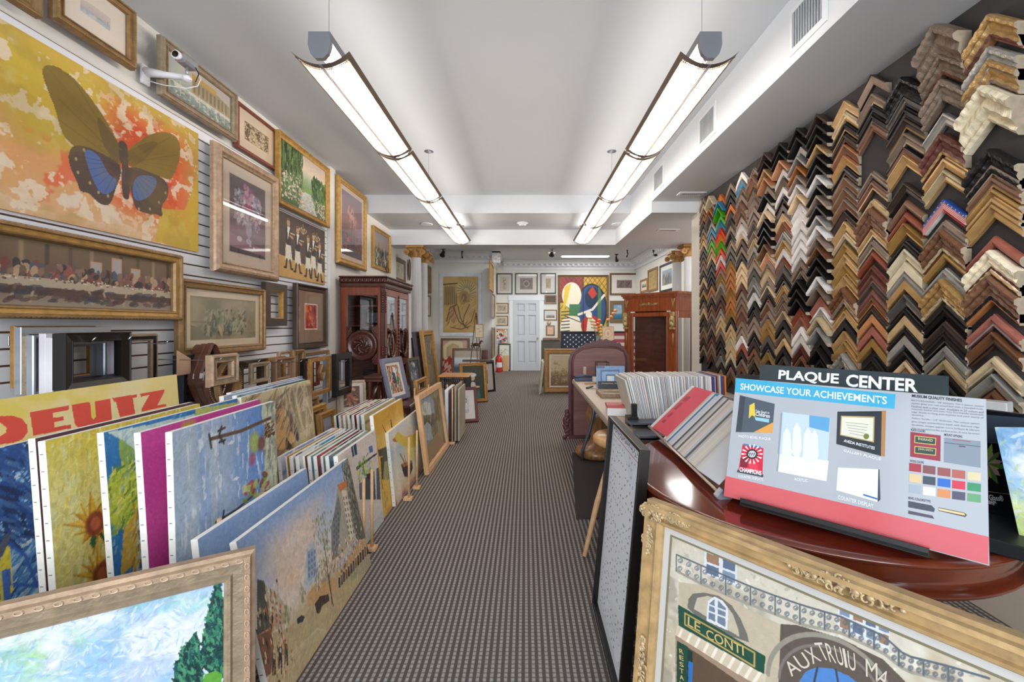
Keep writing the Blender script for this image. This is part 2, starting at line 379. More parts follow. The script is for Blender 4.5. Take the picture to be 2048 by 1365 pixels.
# ---------------------------------------------------------------- the room
XL, XR, XRB, YB = 2.35, 2.12, 3.2, 12.3
ZC, ZS, ZD, ZL2 = 3.21, 2.82, 2.945, 2.685
Mwallp = mat('wall_paint', '#e4e3dd', .75, var=.02, scale=2, bump=.03, bs=150)
Mceil = mat('ceiling_paint', '#d8dce0', .8, var=.01, scale=1)
Mtrim = mat('trim_paint', '#e4e6e8', .45, var=.02)
Mslat = mat('slatwall_laminate', '#eceff5', .4, var=.02)
Mgroove = mat('slatwall_groove', '#6b4c38', .7)
def ribbed_carpet():
    m = bpy.data.materials.new('ribbed_carpet'); m.use_nodes = True; N = m.node_tree.nodes; L = m.node_tree.links; b = N['Principled BSDF']
    tc = N.new('ShaderNodeTexCoord'); sx = N.new('ShaderNodeSeparateXYZ'); L.new(tc.outputs['Object'], sx.inputs[0])
    def wave(out, period, ph=0.):
        a = N.new('ShaderNodeMath'); a.operation = 'MULTIPLY_ADD'; a.inputs[1].default_value = 2*math.pi/period; a.inputs[2].default_value = ph; L.new(out, a.inputs[0])
        s = N.new('ShaderNodeMath'); s.operation = 'SINE'; L.new(a.outputs[0], s.inputs[0]); return s.outputs[0]
    def mr(out, a0, a1, b0, b1):
        n = N.new('ShaderNodeMapRange'); [n.inputs[i+1].__setattr__('default_value', v) for i, v in enumerate((a0, a1, b0, b1))]; L.new(out, n.inputs[0]); return n.outputs[0]
    rib = mr(wave(sx.outputs[0], .0262), -.3, .45, 0, 1)
    cross = mr(wave(sx.outputs[1], .021), -.9, -.2, .35, 1)
    mu = N.new('ShaderNodeMath'); mu.operation = 'MULTIPLY'; L.new(rib, mu.inputs[0]); L.new(cross, mu.inputs[1])
    no = N.new('ShaderNodeTexNoise'); no.inputs['Scale'].default_value = 160; no.inputs['Detail'].default_value = 2; L.new(tc.outputs['Object'], no.inputs[0])
    ad = N.new('ShaderNodeMath'); ad.operation = 'MULTIPLY'; L.new(mu.outputs[0], ad.inputs[0]); L.new(mr(no.outputs[0], .3, .7, .55, 1.1), ad.inputs[1])
    mx = N.new('ShaderNodeMix'); mx.data_type = 'RGBA'; mx.inputs['A'].default_value = (*lin('#57514d'), 1); mx.inputs['B'].default_value = (*lin('#a8a19a'), 1)
    L.new(ad.outputs[0], mx.inputs['Factor']); L.new(mx.outputs['Result'], b.inputs['Base Color']); b.inputs['Roughness'].default_value = .95; b.inputs['Specular IOR Level'].default_value = .1
    bp = N.new('ShaderNodeBump'); bp.inputs['Distance'].default_value = .004; bp.inputs['Strength'].default_value = .6; L.new(ad.outputs[0], bp.inputs['Height']); L.new(bp.outputs[0], b.inputs['Normal'])
    return m
struct(MB().box(-2.5, 3.4, -1.6, 12.5, -.1, 0).obj('floor', ribbed_carpet()), 'grey ribbed carpet floor with fine woven lines', 'floor')
# main ceiling, soffit over the moulding wall, dropped ceiling and beam towards the rear room
struct(MB().box(-2.5, 1.54, -1.6, 6.18, ZC, ZC+.1).obj('ceiling', Mceil), 'flat grey-white main ceiling over the aisle', 'ceiling')
struct(MB().box(1.54, 2.4, -1.6, 5.17, ZS, ZC+.1).obj('ceiling_soffit', Mceil), 'long boxed soffit above the moulding sample wall', 'ceiling')
struct(MB().box(1.54, 3.4, 5.17, 7.25, ZL2, ZC+.1).obj('ceiling_soffit', Mceil), 'lower boxed soffit behind the long soffit', 'ceiling')
struct(MB().box(-2.5, 1.54, 6.18, 7.25, ZD, ZC+.1).obj('ceiling_dropped', Mceil), 'dropped strip of ceiling between the two beams', 'ceiling')
struct(MB().box(-2.5, 3.4, 7.25, 7.62, ZL2, ZC+.1).obj('ceiling_beam', Mceil), 'white beam across the opening to the rear room', 'ceiling')
struct(MB().box(-2.5, 3.4, 7.62, 12.5, 3.17, ZC+.1).obj('ceiling_rear', Mceil), 'flat ceiling of the rear room', 'ceiling')
struct(MB().box(-2.5, -XL-.02, -1.6, 12.5, 0, ZC).obj('wall_left', Mwallp), 'long pale wall on the left hung with pictures')
struct(MB().box(-2.5, 3.4, YB, YB+.15, 0, ZC).obj('wall_back', Mwallp), 'pale rear wall around the white door')
struct(MB().box(-XL-.02, -.83, 10.9, YB, 0, 3.17).obj('wall_rear_left', Mwallp), 'projecting wall block at the rear left')
struct(MB().box(XR, XR+.12, -1.6, 5.35, 0, ZS).obj('wall_right', mat('wall_cladding', '#cdbfae', .6, var=.05)), 'beige right wall behind the black sample board')
struct(MB().box(XRB, XRB+.2, 5.23, 12.5, 0, ZC).obj('wall_right_rear', Mwallp), 'pale right wall of the rear room')
struct(MB().box(XR+.12, XRB, 5.23, 5.35, 0, ZC).obj('wall_right_return', Mwallp), 'short return wall behind the moulding wall')
struct(MB().box(XR-.02, XR+.13, 5.085, 5.36, 0, ZL2).obj('trim_1', mat('end_post_paint', '#e3e0d4', .6, var=.02)), 'pale wall end beside the sample board', 'trim')
struct(MB().box(-2.5, XR+.3, -1.75, -1.6, 0, .35).box(-2.5, XR+.3, -1.75, -1.6, 3.0, 3.31).box(-2.5, -2.2, -1.75, -1.6, .35, 3.0).box(2.0, XR+.3, -1.75, -1.6, .35, 3.0).box(-.1, -.04, -1.72, -1.64, .35, 3.0).obj('wall_front', Mwallp), 'street front wall around the big shop window')
# slatwall
mb = MB(); mb.box(-XL-.02, -XL-.013, .3, 5.04, .3, 2.74, mi=1)
z = .3
while z < 2.72: mb.box(-XL-.015, -XL, .3, 5.04, z, z+.066); z += .0762
struct(mb.obj('trim_2', [Mslat, Mgroove]), 'white slatwall panelling with brown grooves along the left wall', 'slatwall')
struct(MB().box(-XL-.02, -XL+.03, 5.06, 5.2, 0, ZC).obj('trim_3', Mwallp), 'flat pilaster beside the slatwall', 'trim')
struct(MB().box(-XL-.02, -XL+.04, 6.18, 7.62, 0, ZD).obj('trim_4', Mwallp), 'wide flat pilaster under the beams', 'trim')
struct(MB().box(XR-.014, XR, -1.5, 5.07, .62, ZS).obj('trim_5', mat('black_sample_board', '#33302f', .7, var=.15, scale=3)), 'black felt board behind the moulding corner samples', 'display board')
struct(MB().box(-XL, -XL+.02, -1.6, 5.3, 0, .12).obj('baseboard_left', Mtrim), 'white baseboard along the left wall', 'baseboard')
struct(MB().box(-.83, 3.2, YB-.02, YB, 0, .13).obj('baseboard_back', Mtrim), 'white baseboard of the rear wall', 'baseboard')
# crown moulding with dentils in the rear room
def crown(A, B, n, label, k):
    A = Vector(A); B = Vector(B); ex = (B-A).normalized(); L = (B-A).length; M = basis(A, ex, n, (0, 0, 1))
    P = [(0, -.26), (.03, -.26), (.035, -.2), (.06, -.17), (.06, -.13), (.12, -.1), (.15, -.04), (.2, -.03), (.2, 0), (0, 0)]
    mb = MB(); m = len(P); vs = [M @ Vector((x, a, b)) for x in (0, L) for a, b in P]
    mb.add(vs, [tuple(range(m)), tuple(range(m, 2*m))[::-1]]+[(i, (i+1) % m, m+(i+1) % m, m+i) for i in range(m)])
    x = .03
    while x < L-.09: mb.box(x, x+.07, .05, .13, -.165, -.1, M=M); x += .15
    struct(mb.obj('trim_%d' % k, Mtrim), label, 'crown moulding')
crown((-.63, YB, 3.17), (XRB, YB, 3.17), (0, -1, 0), 'dentil crown moulding over the rear door wall', 6)
crown((-XL, 10.9, 3.17), (-.63, 10.9, 3.17), (0, -1, 0), 'dentil crown moulding over the projecting left block', 7)
crown((-.83, 10.7, 3.17), (-.83, YB, 3.17), (1, 0, 0), 'short crown moulding on the side of the left block', 8)
crown((XRB, 7.62, 3.17), (XRB, YB, 3.17), (-1, 0, 0), 'dentil crown moulding along the right wall of the rear room', 9)
crown((-XL, 7.62, 3.17), (-XL, 10.9, 3.17), (1, 0, 0), 'dentil crown moulding along the left wall of the rear room', 10)
# door
dx0, dx1 = pt(1027, 0, y=YB).x, pt(1079, 0, y=YB).x; dz = 2.03
mb = MB(); cw = .12
mb.box(dx0-cw, dx0, YB-.035, YB, 0, dz+cw); mb.box(dx1, dx1+cw, YB-.035, YB, 0, dz+cw); mb.box(dx0-cw-.02, dx1+cw+.02, YB-.05, YB, dz, dz+cw+.02)
struct(mb.obj('trim_11', mat('casing_paint', '#e6eaf0', .4, var=.01)), 'white casing around the rear door', 'door casing')
mb = MB(); Mdoor = mat('door_paint', '#c9ced6', .4, var=.01); mb.box(dx0, dx1, YB-.012, YB-.001, 0.01, dz)
w_ = (dx1-dx0); s_ = .1
xs = [(dx0+s_, dx0+w_/2-s_/2), (dx0+w_/2+s_/2, dx1-s_)]; zs = [(.22, .85), (1.0, 1.6), (1.7, 1.93)]
lat = lambda x0, x1, z0, z1: mb.box(x0, x1, YB-.024, YB-.01, z0, z1)
for a, b in ((0, .22), (.85, 1.0), (1.6, 1.7), (1.93, dz)): mb.box(dx0+s_, dx0+w_/2-s_/2, YB-.05, YB-.0105, a, b); mb.box(dx0+w_/2+s_/2, dx1-s_, YB-.05, YB-.0105, a, b)
for a, b in ((dx0, dx0+s_), (dx0+w_/2-s_/2, dx0+w_/2+s_/2), (dx1-s_, dx1)): mb.box(a, b, YB-.05, YB-.0105, 0, dz)
for x0, x1 in xs:
    for a, b in zs: mb.box(x0+.045, x1-.045, YB-.03, YB-.0105, a+.045, b-.045)
d = struct(mb.obj('door_1', Mdoor), 'white six-panel door in the rear wall', 'door')
MB().ball((dx1-.06, YB-.09, .93), .028, 12, 8).tube([(dx1-.06, YB-.02, .93), (dx1-.06, YB-.08, .93)], .01).obj('door_handle', gold('brass', '#c79a3c', .25, .9), d)
# vents on the soffit
def vent(Mt, w, h, label, grp):
    t = thing('ceiling_vent', label, 'vent', M=Mt, group=grp); mb = MB(); frame_ring(mb, w, h, [(0, 0), (0, .008), (.03, .012), (.03, 0)], y0=-h/2); mb.obj('frame', Mtrim, t)
    mb = MB(); mb.box(-w/2+.02, w/2-.02, -h/2+.02, h/2-.02, 0, .002); mb.obj('backing', mat('vent_dark', '#6a6d70', .7), t)
    mb = MB(); n = int((w-.07)/.02)
    for i in range(n): x = -w/2+.04+i*(w-.08)/(n-1); mb.box(x-.003, x+.003, -h/2+.03, h/2-.03, .002, .012)
    mb.obj('slat', mat('vent_slat', '#b9bcbf', .5), t)
for (a, b, l) in ((1588, 1648, 'large white air grille on the soffit nearest the viewer'), (1402, 1430, 'white air grille in the middle of the soffit side'), (1310, 1327, 'white air grille at the far end of the soffit side')):
    y0, y1 = pt(a, 0, x=1.54).y, pt(b, 0, x=1.54).y; vent(basis((1.54, (y0+y1)/2, 3.0), (0, -1, 0), (0, 0, 1), (-1, 0, 0)), abs(y0-y1)+.06, .26, l, 'soffit air grilles')
for x, y, zz, l in ((1.9, 4.85, ZS, 'small slotted ceiling vent under the long soffit'), (2.05, 6.1, ZL2, 'slotted ceiling vent under the lower soffit')):
    vent(basis((x, y, zz), (1, 0, 0), (0, -1, 0), (0, 0, -1)), .3, .12, l, 'soffit air grilles')
# round things on the ceilings
def disc(x, y, z, r, label, cat, nm, h=.012, g=None, m=None):
    o = MB().lathe([(0, 0), (r*.9, 0), (r, -h*.4), (r*.96, -h), (r*.7, -h*1.15), (0, -h*1.15)][::1], 28).obj(nm, m or Mtrim); o.location = (x, y, z); return tag(o, label, cat, g)
disc(pt(853, 448, z=ZD).x, pt(853, 448, z=ZD).y, ZD, .1, 'round white ceiling speaker left of the smoke detector', 'speaker', 'ceiling_speaker')
disc(pt(1235, 448, z=ZD).x, pt(1235, 448, z=ZD).y, ZD, .1, 'round white ceiling speaker right of the smoke detector', 'speaker', 'ceiling_speaker')
p = pt(1045, 446, z=ZD); o = MB().lathe([(0, 0), (.085, 0), (.085, -.012), (.06, -.02), (.055, -.045), (.045, -.052), (0, -.052)], 24).obj('smoke_detector', Mtrim); o.location = p; tag(o, 'white smoke detector on the dropped ceiling', 'smoke detector')

# ---------------------------------------------------------------- linear pendants
Msh = bpy.data.materials.new('perforated_shade'); Msh.use_nodes = True
N = Msh.node_tree.nodes; L = Msh.node_tree.links; b = N['Principled BSDF']; N.remove(b)
dfn = N.new('ShaderNodeBsdfDiffuse'); dfn.inputs[0].default_value = (*lin('#4e4337'), 1); tr = N.new('ShaderNodeBsdfTranslucent'); tr.inputs[0].default_value = (*lin('#fbe6cf'), 1)
ms = N.new('ShaderNodeMixShader'); ms.inputs[0].default_value = .55; L.new(dfn.outputs[0], ms.inputs[1]); L.new(tr.outputs[0], ms.inputs[2])
tp = N.new('ShaderNodeBsdfTransparent'); m2 = N.new('ShaderNodeMixShader'); m2.inputs[0].default_value = .42; L.new(ms.outputs[0], m2.inputs[1]); L.new(tp.outputs[0], m2.inputs[2]); L.new(m2.outputs[0], N['Material Output'].inputs[0])
Medge = mat('shade_edge_bronze', '#8b7b6d', .45, .3); Mhous = mat('fixture_housing', '#84878d', .4, .5, var=.03); Mtube = emis('lamp_tube', '#fff2e6', 21.); Mchrome = mat('chrome', '#c8c8c8', .15, 1., var=.02)
def pendant(xc, mirror, label):
    t = thing('pendant_light', label, 'pendant light', (xc, 2.17, 2.647)); s = -1 if mirror else 1; Ls = 1.22
    for k in range(4):
        y0, y1 = k*Ls+(.012 if k else 0), (k+1)*Ls-.012; n = 14; arc = []
        for i in range(n+1): u = -1+2*i/n; arc.append((u*.15, .067*u*u+.004))
        mb = MB(); g = 36
        ys = [y0, y0+.035, y1-.035, y1]
        vs = [(x, y, z) for y in ys for x, z in arc]; m = n+1; fs = []; mi = []
        for j in range(3):
            for i in range(n):
                fs.append((j*m+i, j*m+i+1, (j+1)*m+i+1, (j+1)*m+i)); mi.append(1 if (j != 1 or i in (0, n-1)) else 0)
        mb.add(vs, fs, mi, True); sh = mb.obj('lamp_shade', [Msh, Medge], t)
        for yy in (y0-.001, y1+.001):                               # toothed perforated rim
            mb = MB()
            for i in range(34):
                u = -1+2*(i+.5)/34; yo = yy+(.038 if yy < y0+.01 else -.038); mb.box(u*.15-.0022, u*.15+.0022, min(yo, yo+.01), max(yo, yo+.01), .067*u*u+.001, .067*u*u+.004)
            mb.obj('perforation', Medge, sh)
        MB().tube([(-.004, y0, .002), (-.004, y1, .002)], .003, 6).tube([(.004, y0, .002), (.004, y1, .002)], .003, 6).obj('spine', Mhous, t)
        if k < 3: MB().prism([(-.14, .062), (0, .0), (.14, .062), (.14, .066), (0, .006), (-.14, .066)], 0, .02, M=basis((0, y1+.001, 0), (1, 0, 0), (0, 0, 1), (0, 1, 0))).obj('joint_band', Mchrome, t)
    P = [(-.055, .165), (.055, .165), (.058, .1), (.045, .055), (.02, .03), (-.02, .03), (-.045, .055), (-.058, .1)]
    mb = MB(); mb.prism(P, 0, .025, M=basis((0, -.01, 0), (1, 0, 0), (0, 0, 1), (0, 1, 0))); mb.prism(P, 0, .02, M=basis((0, 4*Ls-.01, 0), (1, 0, 0), (0, 0, 1), (0, 1, 0)))
    mb.box(-.055, .055, .01, 4*Ls, .125, .165); mb.box(-.058*1, -.054, .01, 4*Ls, .118, .13); mb.box(.054, .058, .01, 4*Ls, .118, .13); mb.obj('housing', Mhous, t)
    for k in range(4): MB().tube([(s*.012, k*Ls+.05, .092), (s*.012, (k+1)*Ls-.05, .092)], .017, 10).obj('lamp_tube', Mtube, t)
    lamp('uplight_fill', 'AREA', (xc, 2.17+2*Ls, 2.647+.172), (math.pi, 0, 0), 3.5, (1, .95, .89), (.09, 4*Ls-.1))  # added fill lamp above the housing to brighten the ceiling
    for yy, zt in ((.1, ZC), (2.46, ZC), (4.80, ZD)):
        MB().tube([(0, yy, .16), (0, yy, zt-2.647)], .0014, 5).lathe([(.05, zt-2.647), (.05, zt-2.647-.004), (.03, zt-2.647-.012), (.006, zt-2.647-.02), (0, zt-2.647-.02)], 20, c=(0, yy, 0)).obj('suspension_cable', Mhous, t)
UP = True
pendant(-1.047, False, 'long pendant light with curved glowing shades on the left')
pendant(.945, True, 'long pendant light with curved glowing shades on the right')

# ---------------------------------------------------------------- moulding corner samples
FIN = {'K': ('black', '#1d1a19', .35, 0), 'D': ('dark brown', '#43332a', .4, 0), 'B': ('walnut brown', '#7a5238', .4, 0), 'T': ('taupe', '#8b7765', .45, .1),
       'G': ('gold', '#bf9658', .36, .35), 'g': ('champagne', '#d3bd93', .38, .3), 'O': ('honey oak', '#c07c44', .4, 0), 'R': ('rust red', '#98503a', .4, 0),
       'W': ('white', '#e4ded8', .5, 0), 'C': ('cream', '#e2d3b0', .5, 0), 'S': ('silver grey', '#aaa69c', .35, .4), 'P': ('pewter', '#5c5650', .35, .3),
       'M': ('mahogany', '#6a3a2e', .35, 0), 'N': ('bright green', '#4fb428', .4, 0), 'U': ('blue', '#3a8db3', .4, 0), 'V': ('bright red', '#e2452e', .4, 0), 'Q': ('pale maple', '#d9b98a', .5, 0), 'X': ('bright orange', '#e2803a', .4, 0)}
def finmat(c, orn=False): n, h, r, m = FIN[c]; return mat('finish_'+n.replace(' ', '_')+('_carved' if orn else ''), h, r, m, var=.16, scale=22, bump=1. if orn else .12, bs=55 if orn else 60)
Mend = mat('raw_wood_end', '#b5a48c', .8, var=.15, scale=30)
CP = {'flat': ([(0, 0), (0, .9), (.04, 1), (.96, 1), (1, .9), (1, 0)], .034, .030), 'scoop': ([(0, 0), (0, .9), (.08, 1), (.2, 1), (.3, .7), (.55, .45), (.8, .5), (.9, .6), (1, .5), (1, 0)], .042, .034),
      'stepped': ([(0, 0), (0, .55), (.15, .6), (.2, 1), (.45, 1), (.5, .7), (.8, .62), (.86, .8), (1, .7), (1, 0)], .038, .032), 'rounded': ([(0, 0), (0, .4), (.1, .7), (.3, .95), (.5, 1), (.75, .85), (.95, .5), (1, 0)], .034, .03),
      'sloped': ([(0, 0), (0, 1), (.1, 1), (.15, .85), (.85, .4), (1, .45), (1, 0)], .042, .036), 'deep': ([(0, 0), (0, 1), (.35, 1), (.38, .9), (.45, .9), (.45, 0)], .036, .062),
      'ornate': ([(0, 0), (0, .7), (.1, 1), (.25, .95), (.35, .65), (.5, .8), (.7, .55), (.85, .6), (.9, .75), (1, .6), (1, 0)], .075, .055), 'grand': ([(0, 0), (0, .75), (.12, 1), (.25, .9), (.35, .6), (.6, .7), (.8, .4), (.9, .5), (1, .35), (1, 0)], .115, .095)}
CW = .215
def chevron_mesh(kind, wd, orn):
    P, fw, fd = CP[kind]; P = [(a*fw, b*fd) for a, b in P]; n = len(P); q = math.sqrt(2); mb = MB(); r = random.Random(len(P))
    st = [-wd/2, 0, wd/2] if not orn else [wd*(k/36-.5) for k in range(37)]
    vs = []
    for x in st:
        for i, (a, b) in enumerate(P):
            sc_ = 1 if not orn or i in (0, n-1) else 1+.035*math.sin(abs(x)*260+i*1.4); vs.append((x, -abs(x)-q*(a+(.0015*math.sin(abs(x)*130+i*2.1) if orn and 1 < i < n-2 else 0)), b*sc_))
    fs = []; mi = []
    for j in range(len(st)-1):
        for i in range(n): fs.append((j*n+i, (j+1)*n+i, (j+1)*n+(i+1) % n, j*n+(i+1) % n)); mi.append(2 if (i in (n-4, n-3) and kind not in ('flat', 'deep')) else 0)
    fs += [tuple(range(n)), tuple(range((len(st)-1)*n, len(st)*n))[::-1]]; mi += [1, 1]
    mb.add(vs, fs, mi); me = mb.obj('corner_sample', [Mend]*3); m = me.data; bpy.data.objects.remove(me); return m
CM = {}
ORD = 'first second third fourth fifth sixth seventh eighth ninth tenth eleventh twelfth thirteenth fourteenth fifteenth sixteenth seventeenth eighteenth nineteenth twentieth'.split()
TW = {1: 'twenty', 2: 'thirty', 3: 'forty'}
def ordn(n):
    if n <= 20: return ORD[n-1]
    if n == 30: return 'thirtieth'
    if n == 40: return 'fortieth'
    return ('twenty-' if n < 30 else 'thirty-')+ORD[n % 10-1]
# columns from the nearest to the farthest: (profile, finish, lip finish, photo row of the apex)
k_ = {'f': 'flat', 's': 'scoop', 't': 'stepped', 'r': 'rounded', 'l': 'sloped', 'd': 'deep', 'o': 'ornate', 'x': 'grand'}
NEAR = [
 'oGM27 lOR53 oSS92 oGT118 xCC170 oKK297 tTg325 tBG350 sGg378 tGG392 sGG409 rRR472 oCG500 tMK527 oBK551 fOO582 tRS628 sBK664 tgg713 sST748 tBB780',
 'xTT47 oTB106 oTT158 sST226 oMG266 tGG313 sgG340 fVU399 tTS440 oBg459 tBG487 rGG502 tSS536 oGg558 tGG575 sPP592 tKK611 tDD642 tKP664 tSS692 tgg718 tKK736 rKK760',
 'oKP153 tPP190 tKP215 sDG236 sTg266 lKB294 lGG310 sDK365 rBB400 rRR424 lGG447 tKK482 sCC498 fCC525 tSS544 fGG561 sPP589 tKK617 fQQ632 tKK656 fSS672 sKK703 tQB720 tGK742',
 'lDT149 sTg187 tKK209 tKT228 tBB244 tTK342 tBQ361 tQB398 oBB416 sGG431 tGC455 tTg480 rRR502 tMM530 tMT547 tDM564 rMM580 tBO592 tDD614 fOO629 fRR654 fGG678 tKK714 tKB730 tMK748',
]
FAR = [  # the remaining columns, evenly pitched from their top row
 (195, 'sGg tgG tKG tDB lOB lOG tKB lTB lTB lTB lKD sGG tgP sGG sGG lGG lGG oBS sGG tGg fKK lGG lGG oSK tBg tTB fKK tMK'),
 (222, 'dDD dKK dKK dGK dKT dKK dWW dKP dTG dKS dSS dWW dTB dBG dKK dKK dWQ dTT lRR lWS dgU dSW fKK dKP tKK oST tKK tMK dKK'),
 (250, 'dKG dKK fSW dSB dOG dTT dWg dQT lWW lWW fWW fWW fWW fWW fTT tTK dKT dKK dKG lRR lRB fWW fWW tMM tBK tKK tGK tTM fKK'),
 (280, 'dKT dKT dOG fWW lTT fWW tKB fKP lQQ lRB tSS lQG fWP lRT fPT tKS tGG tTT tTT lQT fKK tTB tQQ fKK tPP tKK tSS fBB'),
 (300, 'dDT dKK dGK dOK fTT dKK fSS dQK dKP dKK dKP dBK lQO tTT lGg tTS lQP tKO lSB tTP lGG lGG fPP tKS lGG fKK tBB tKK'),
 (330, 'tTT oBB lTT lTT lTT fTT fTT lTP tTB tgg fSS tTQ fTT fPK lSS lSP lWW fKK tPP fTT fTQ tKS fDD fBK tTT fKK fDD tQB'),
 (340, 'fWW lSU tTT fTT oBB lTT fTT lWW lWQ fDD fTT fKK fQQ fQQ fQQ fMB fTT fTT fBD lMB fTT fTK lWW fRR fKK tTT fBB fKK'),
 (362, 'fTT fKK fKK fXX lPP lPP fTT lPK tTQ fPK fPP lGQ fOO fOG fOO lGG fOO fOO lGO fKK fQQ fQQ lCC fQB fCC fKK fTT lBB'),
 (385, 'lXX dUU dNN fNX lUS lVV lXV lNN fVV fWW fVV fTT lGG fSG lTM fDD fMM fSQ fQQ fQQ fTT fKK fKK fPP lSP fKK fTB lBU'),
 (388, 'dCC fTB dOB dTB fSS fUW fTT fNN fGG fQQ fKT fPP fKK fKK fOO fTK fKK fBK fTK fPK fTT fKK fMM fTT fBB fKK'),
 (392, 'fTT fgg fBK fTQ fKB fTT fGG fQK fKK fDT fBB fTT fKK fQQ fDT fGG fKK fTT fQB fKK fDD fTQ fBB fKK fTT fKK')]
nind = 0; rest = MB(); restm = []
def ymid(i): return 1.891+.2185*i
cols = []
for i, s in enumerate(NEAR): cols.append([(e[0], e[1], e[2], CH+(VY-float(e[3:]))/F*(ymid(i)-.0)) for e in s.split()])
for i, (y0, s) in enumerate(FAR):
    zt = CH+(VY-y0)/F*ymid(i+4)-.02; cols.append([(e[0], e[1], e[2], zt-.0715*k) for k, e in enumerate(s.split())])
Mstar = None
for i, lst in enumerate(cols):
    yc = ymid(i)
    for k, (kd, c1, c2, z) in enumerate(lst):
        kind = k_[kd]; orn = kind in ('ornate', 'grand'); flag = c1+c2 == 'VU'
        if kind == 'grand': yy = yc
        key = (kind, orn)
        if z-CW/2-.06 < .64: continue
        if nind < 300:
            if key not in CM: CM[key] = chevron_mesh(kind, CW, orn)
            o = bpy.data.objects.new('moulding_corner_sample', CM[key]); COL.objects.link(o); nind += 1
            for j, m in ((0, finmat(c1, orn)), (1, Mend), (2, finmat(c2, orn))): o.material_slots[j].link = 'OBJECT'; o.material_slots[j].material = m
            fin = FIN[c1][0]+('' if c1 == c2 else ' and '+FIN[c2][0])
            if flag:
                o.material_slots[0].material = finmat('W'); o.material_slots[2].material = finmat('W')
            o.matrix_world = basis((XR-.015, yc, z), (0, -1, 0), (0, 0, 1), (-1, 0, 0))
            tag(o, f'{fin} {kind} corner, {ordn(k+1)} from top, {ordn(i+1)} column from right' if not flag else 'frame corner painted with white stars on blue and red stripes', 'frame corner sample', 'frame corner samples on the black board')
            if flag:
                mb = MB(); mb2 = MB(); mb3 = MB()
                for j in range(5):
                    a = .0125+j*.0062
                    for sgn in (-1, 1): mb.add([(0, -1.414*a, .0315), (sgn*CW/2, -CW/2-1.414*a, .0315), (sgn*CW/2, -CW/2-1.414*(a+.003), .0315), (0, -1.414*(a+.003), .0315)], [(0, 1, 2, 3)])
                for sgn in (-1, 1):
                    mb2.add([(0, .001, .0312), (sgn*CW/2, -CW/2+.001, .0312), (sgn*CW/2, -CW/2-.015, .0312), (0, -.015, .0312)], [(0, 1, 2, 3)])
                    mb2.add([(0, .0012, 0), (sgn*CW/2, -CW/2+.0012, 0), (sgn*CW/2, -CW/2+.0012, .0312), (0, .0012, .0312)], [(0, 1, 2, 3)])
                    for j in range(6):
                        cx = sgn*(.008+j*.018); cy = -abs(cx)-.0075; mb3.add([(cx+(.0042 if q % 2 == 0 else .0018)*math.sin(q*math.pi/5), cy+(.0042 if q % 2 == 0 else .0018)*math.cos(q*math.pi/5), .0318) for q in range(10)], [tuple(range(10))])
                mb.obj('stripe', finmat('V'), o); mb2.obj('star_field', mat('flag_blue', '#2b4f9c', .4), o); mb3.obj('star', finmat('W'), o)
        else:
            if kind not in CM: CM[kind] = 1
            P, fw, fd = CP[kind]; P = [(a*fw, b*fd) for a, b in P]; n = len(P); q = 1.41421; M = basis((XR-.015, yc, z), (0, -1, 0), (0, 0, 1), (-1, 0, 0))
            vs = [M @ Vector((x, -abs(x)-q*a, b)) for x in (-CW/2, 0, CW/2) for a, b in P]
            m = finmat(c1)
            if m not in restm: restm.append(m)
            fs = [(j*n+t, (j+1)*n+t, (j+1)*n+(t+1) % n, j*n+(t+1) % n) for j in (0, 1) for t in range(n)]+[tuple(range(n)), tuple(range(2*n, 3*n))[::-1]]
            rest.add(vs, fs, [restm.index(m)]*(2*n)+[restm.index(m)]*2)
tag(rest.obj('moulding_corner_samples', restm), 'far columns of small frame corner samples at the rear end of the black board', 'frame corner samples', kind='stuff')
print('samples', nind, len(rest.f))

# ---------------------------------------------------------------- finishes for frames
Gbr = gold('antique_gold_frame', '#94754c', .45, .3, .5); Gyl = gold('bright_gold_frame', '#b8904c', .45, .25); Gsv = gold('silver_gilt_frame', '#998870', .45, .25, .5)
Gch = gold('champagne_frame', '#b0957a', .45, .2, .35); Gdk = gold('dark_gold_frame', '#7b5f3a', .45, .3, .5); Gred = wood('red_brown_frame', '#6d3322', '#8a4a30'); Gbk = mat('black_frame', '#15110f', .35, var=.1, bump=.05)
Gwal = wood('walnut_frame', '#5a3d28', '#7d5738'); Gpine = wood('pale_pine', '#e2b98d', '#cfa274', .6, 1, coat=0); Gburg = mat('burgundy_frame', '#5c2326', .35, bump=.05); Gblue = mat('slate_blue_frame', '#6f7486', .5, bump=.1)
Gdb = mat('dark_bronze_frame', '#4b3c30', .4, .2, var=.2, bump=.3, bs=60); Gwh = mat('white_frame', '#dfe4ee', .5); Gor = gold('orange_gold_frame', '#a87c40', .48, .25)
Mcan = mat('raw_canvas', '#efece4', .9, var=.04, scale=40, bump=.2, bs=300)
Pprint = paint('printed_paper', .6, .03, 60, .03); Pglass = paint('print_under_glass', .55, .02, 60, .03, coat=.35); Pknife = paint('thick_oil_paint', .42, .9, 45, .2)

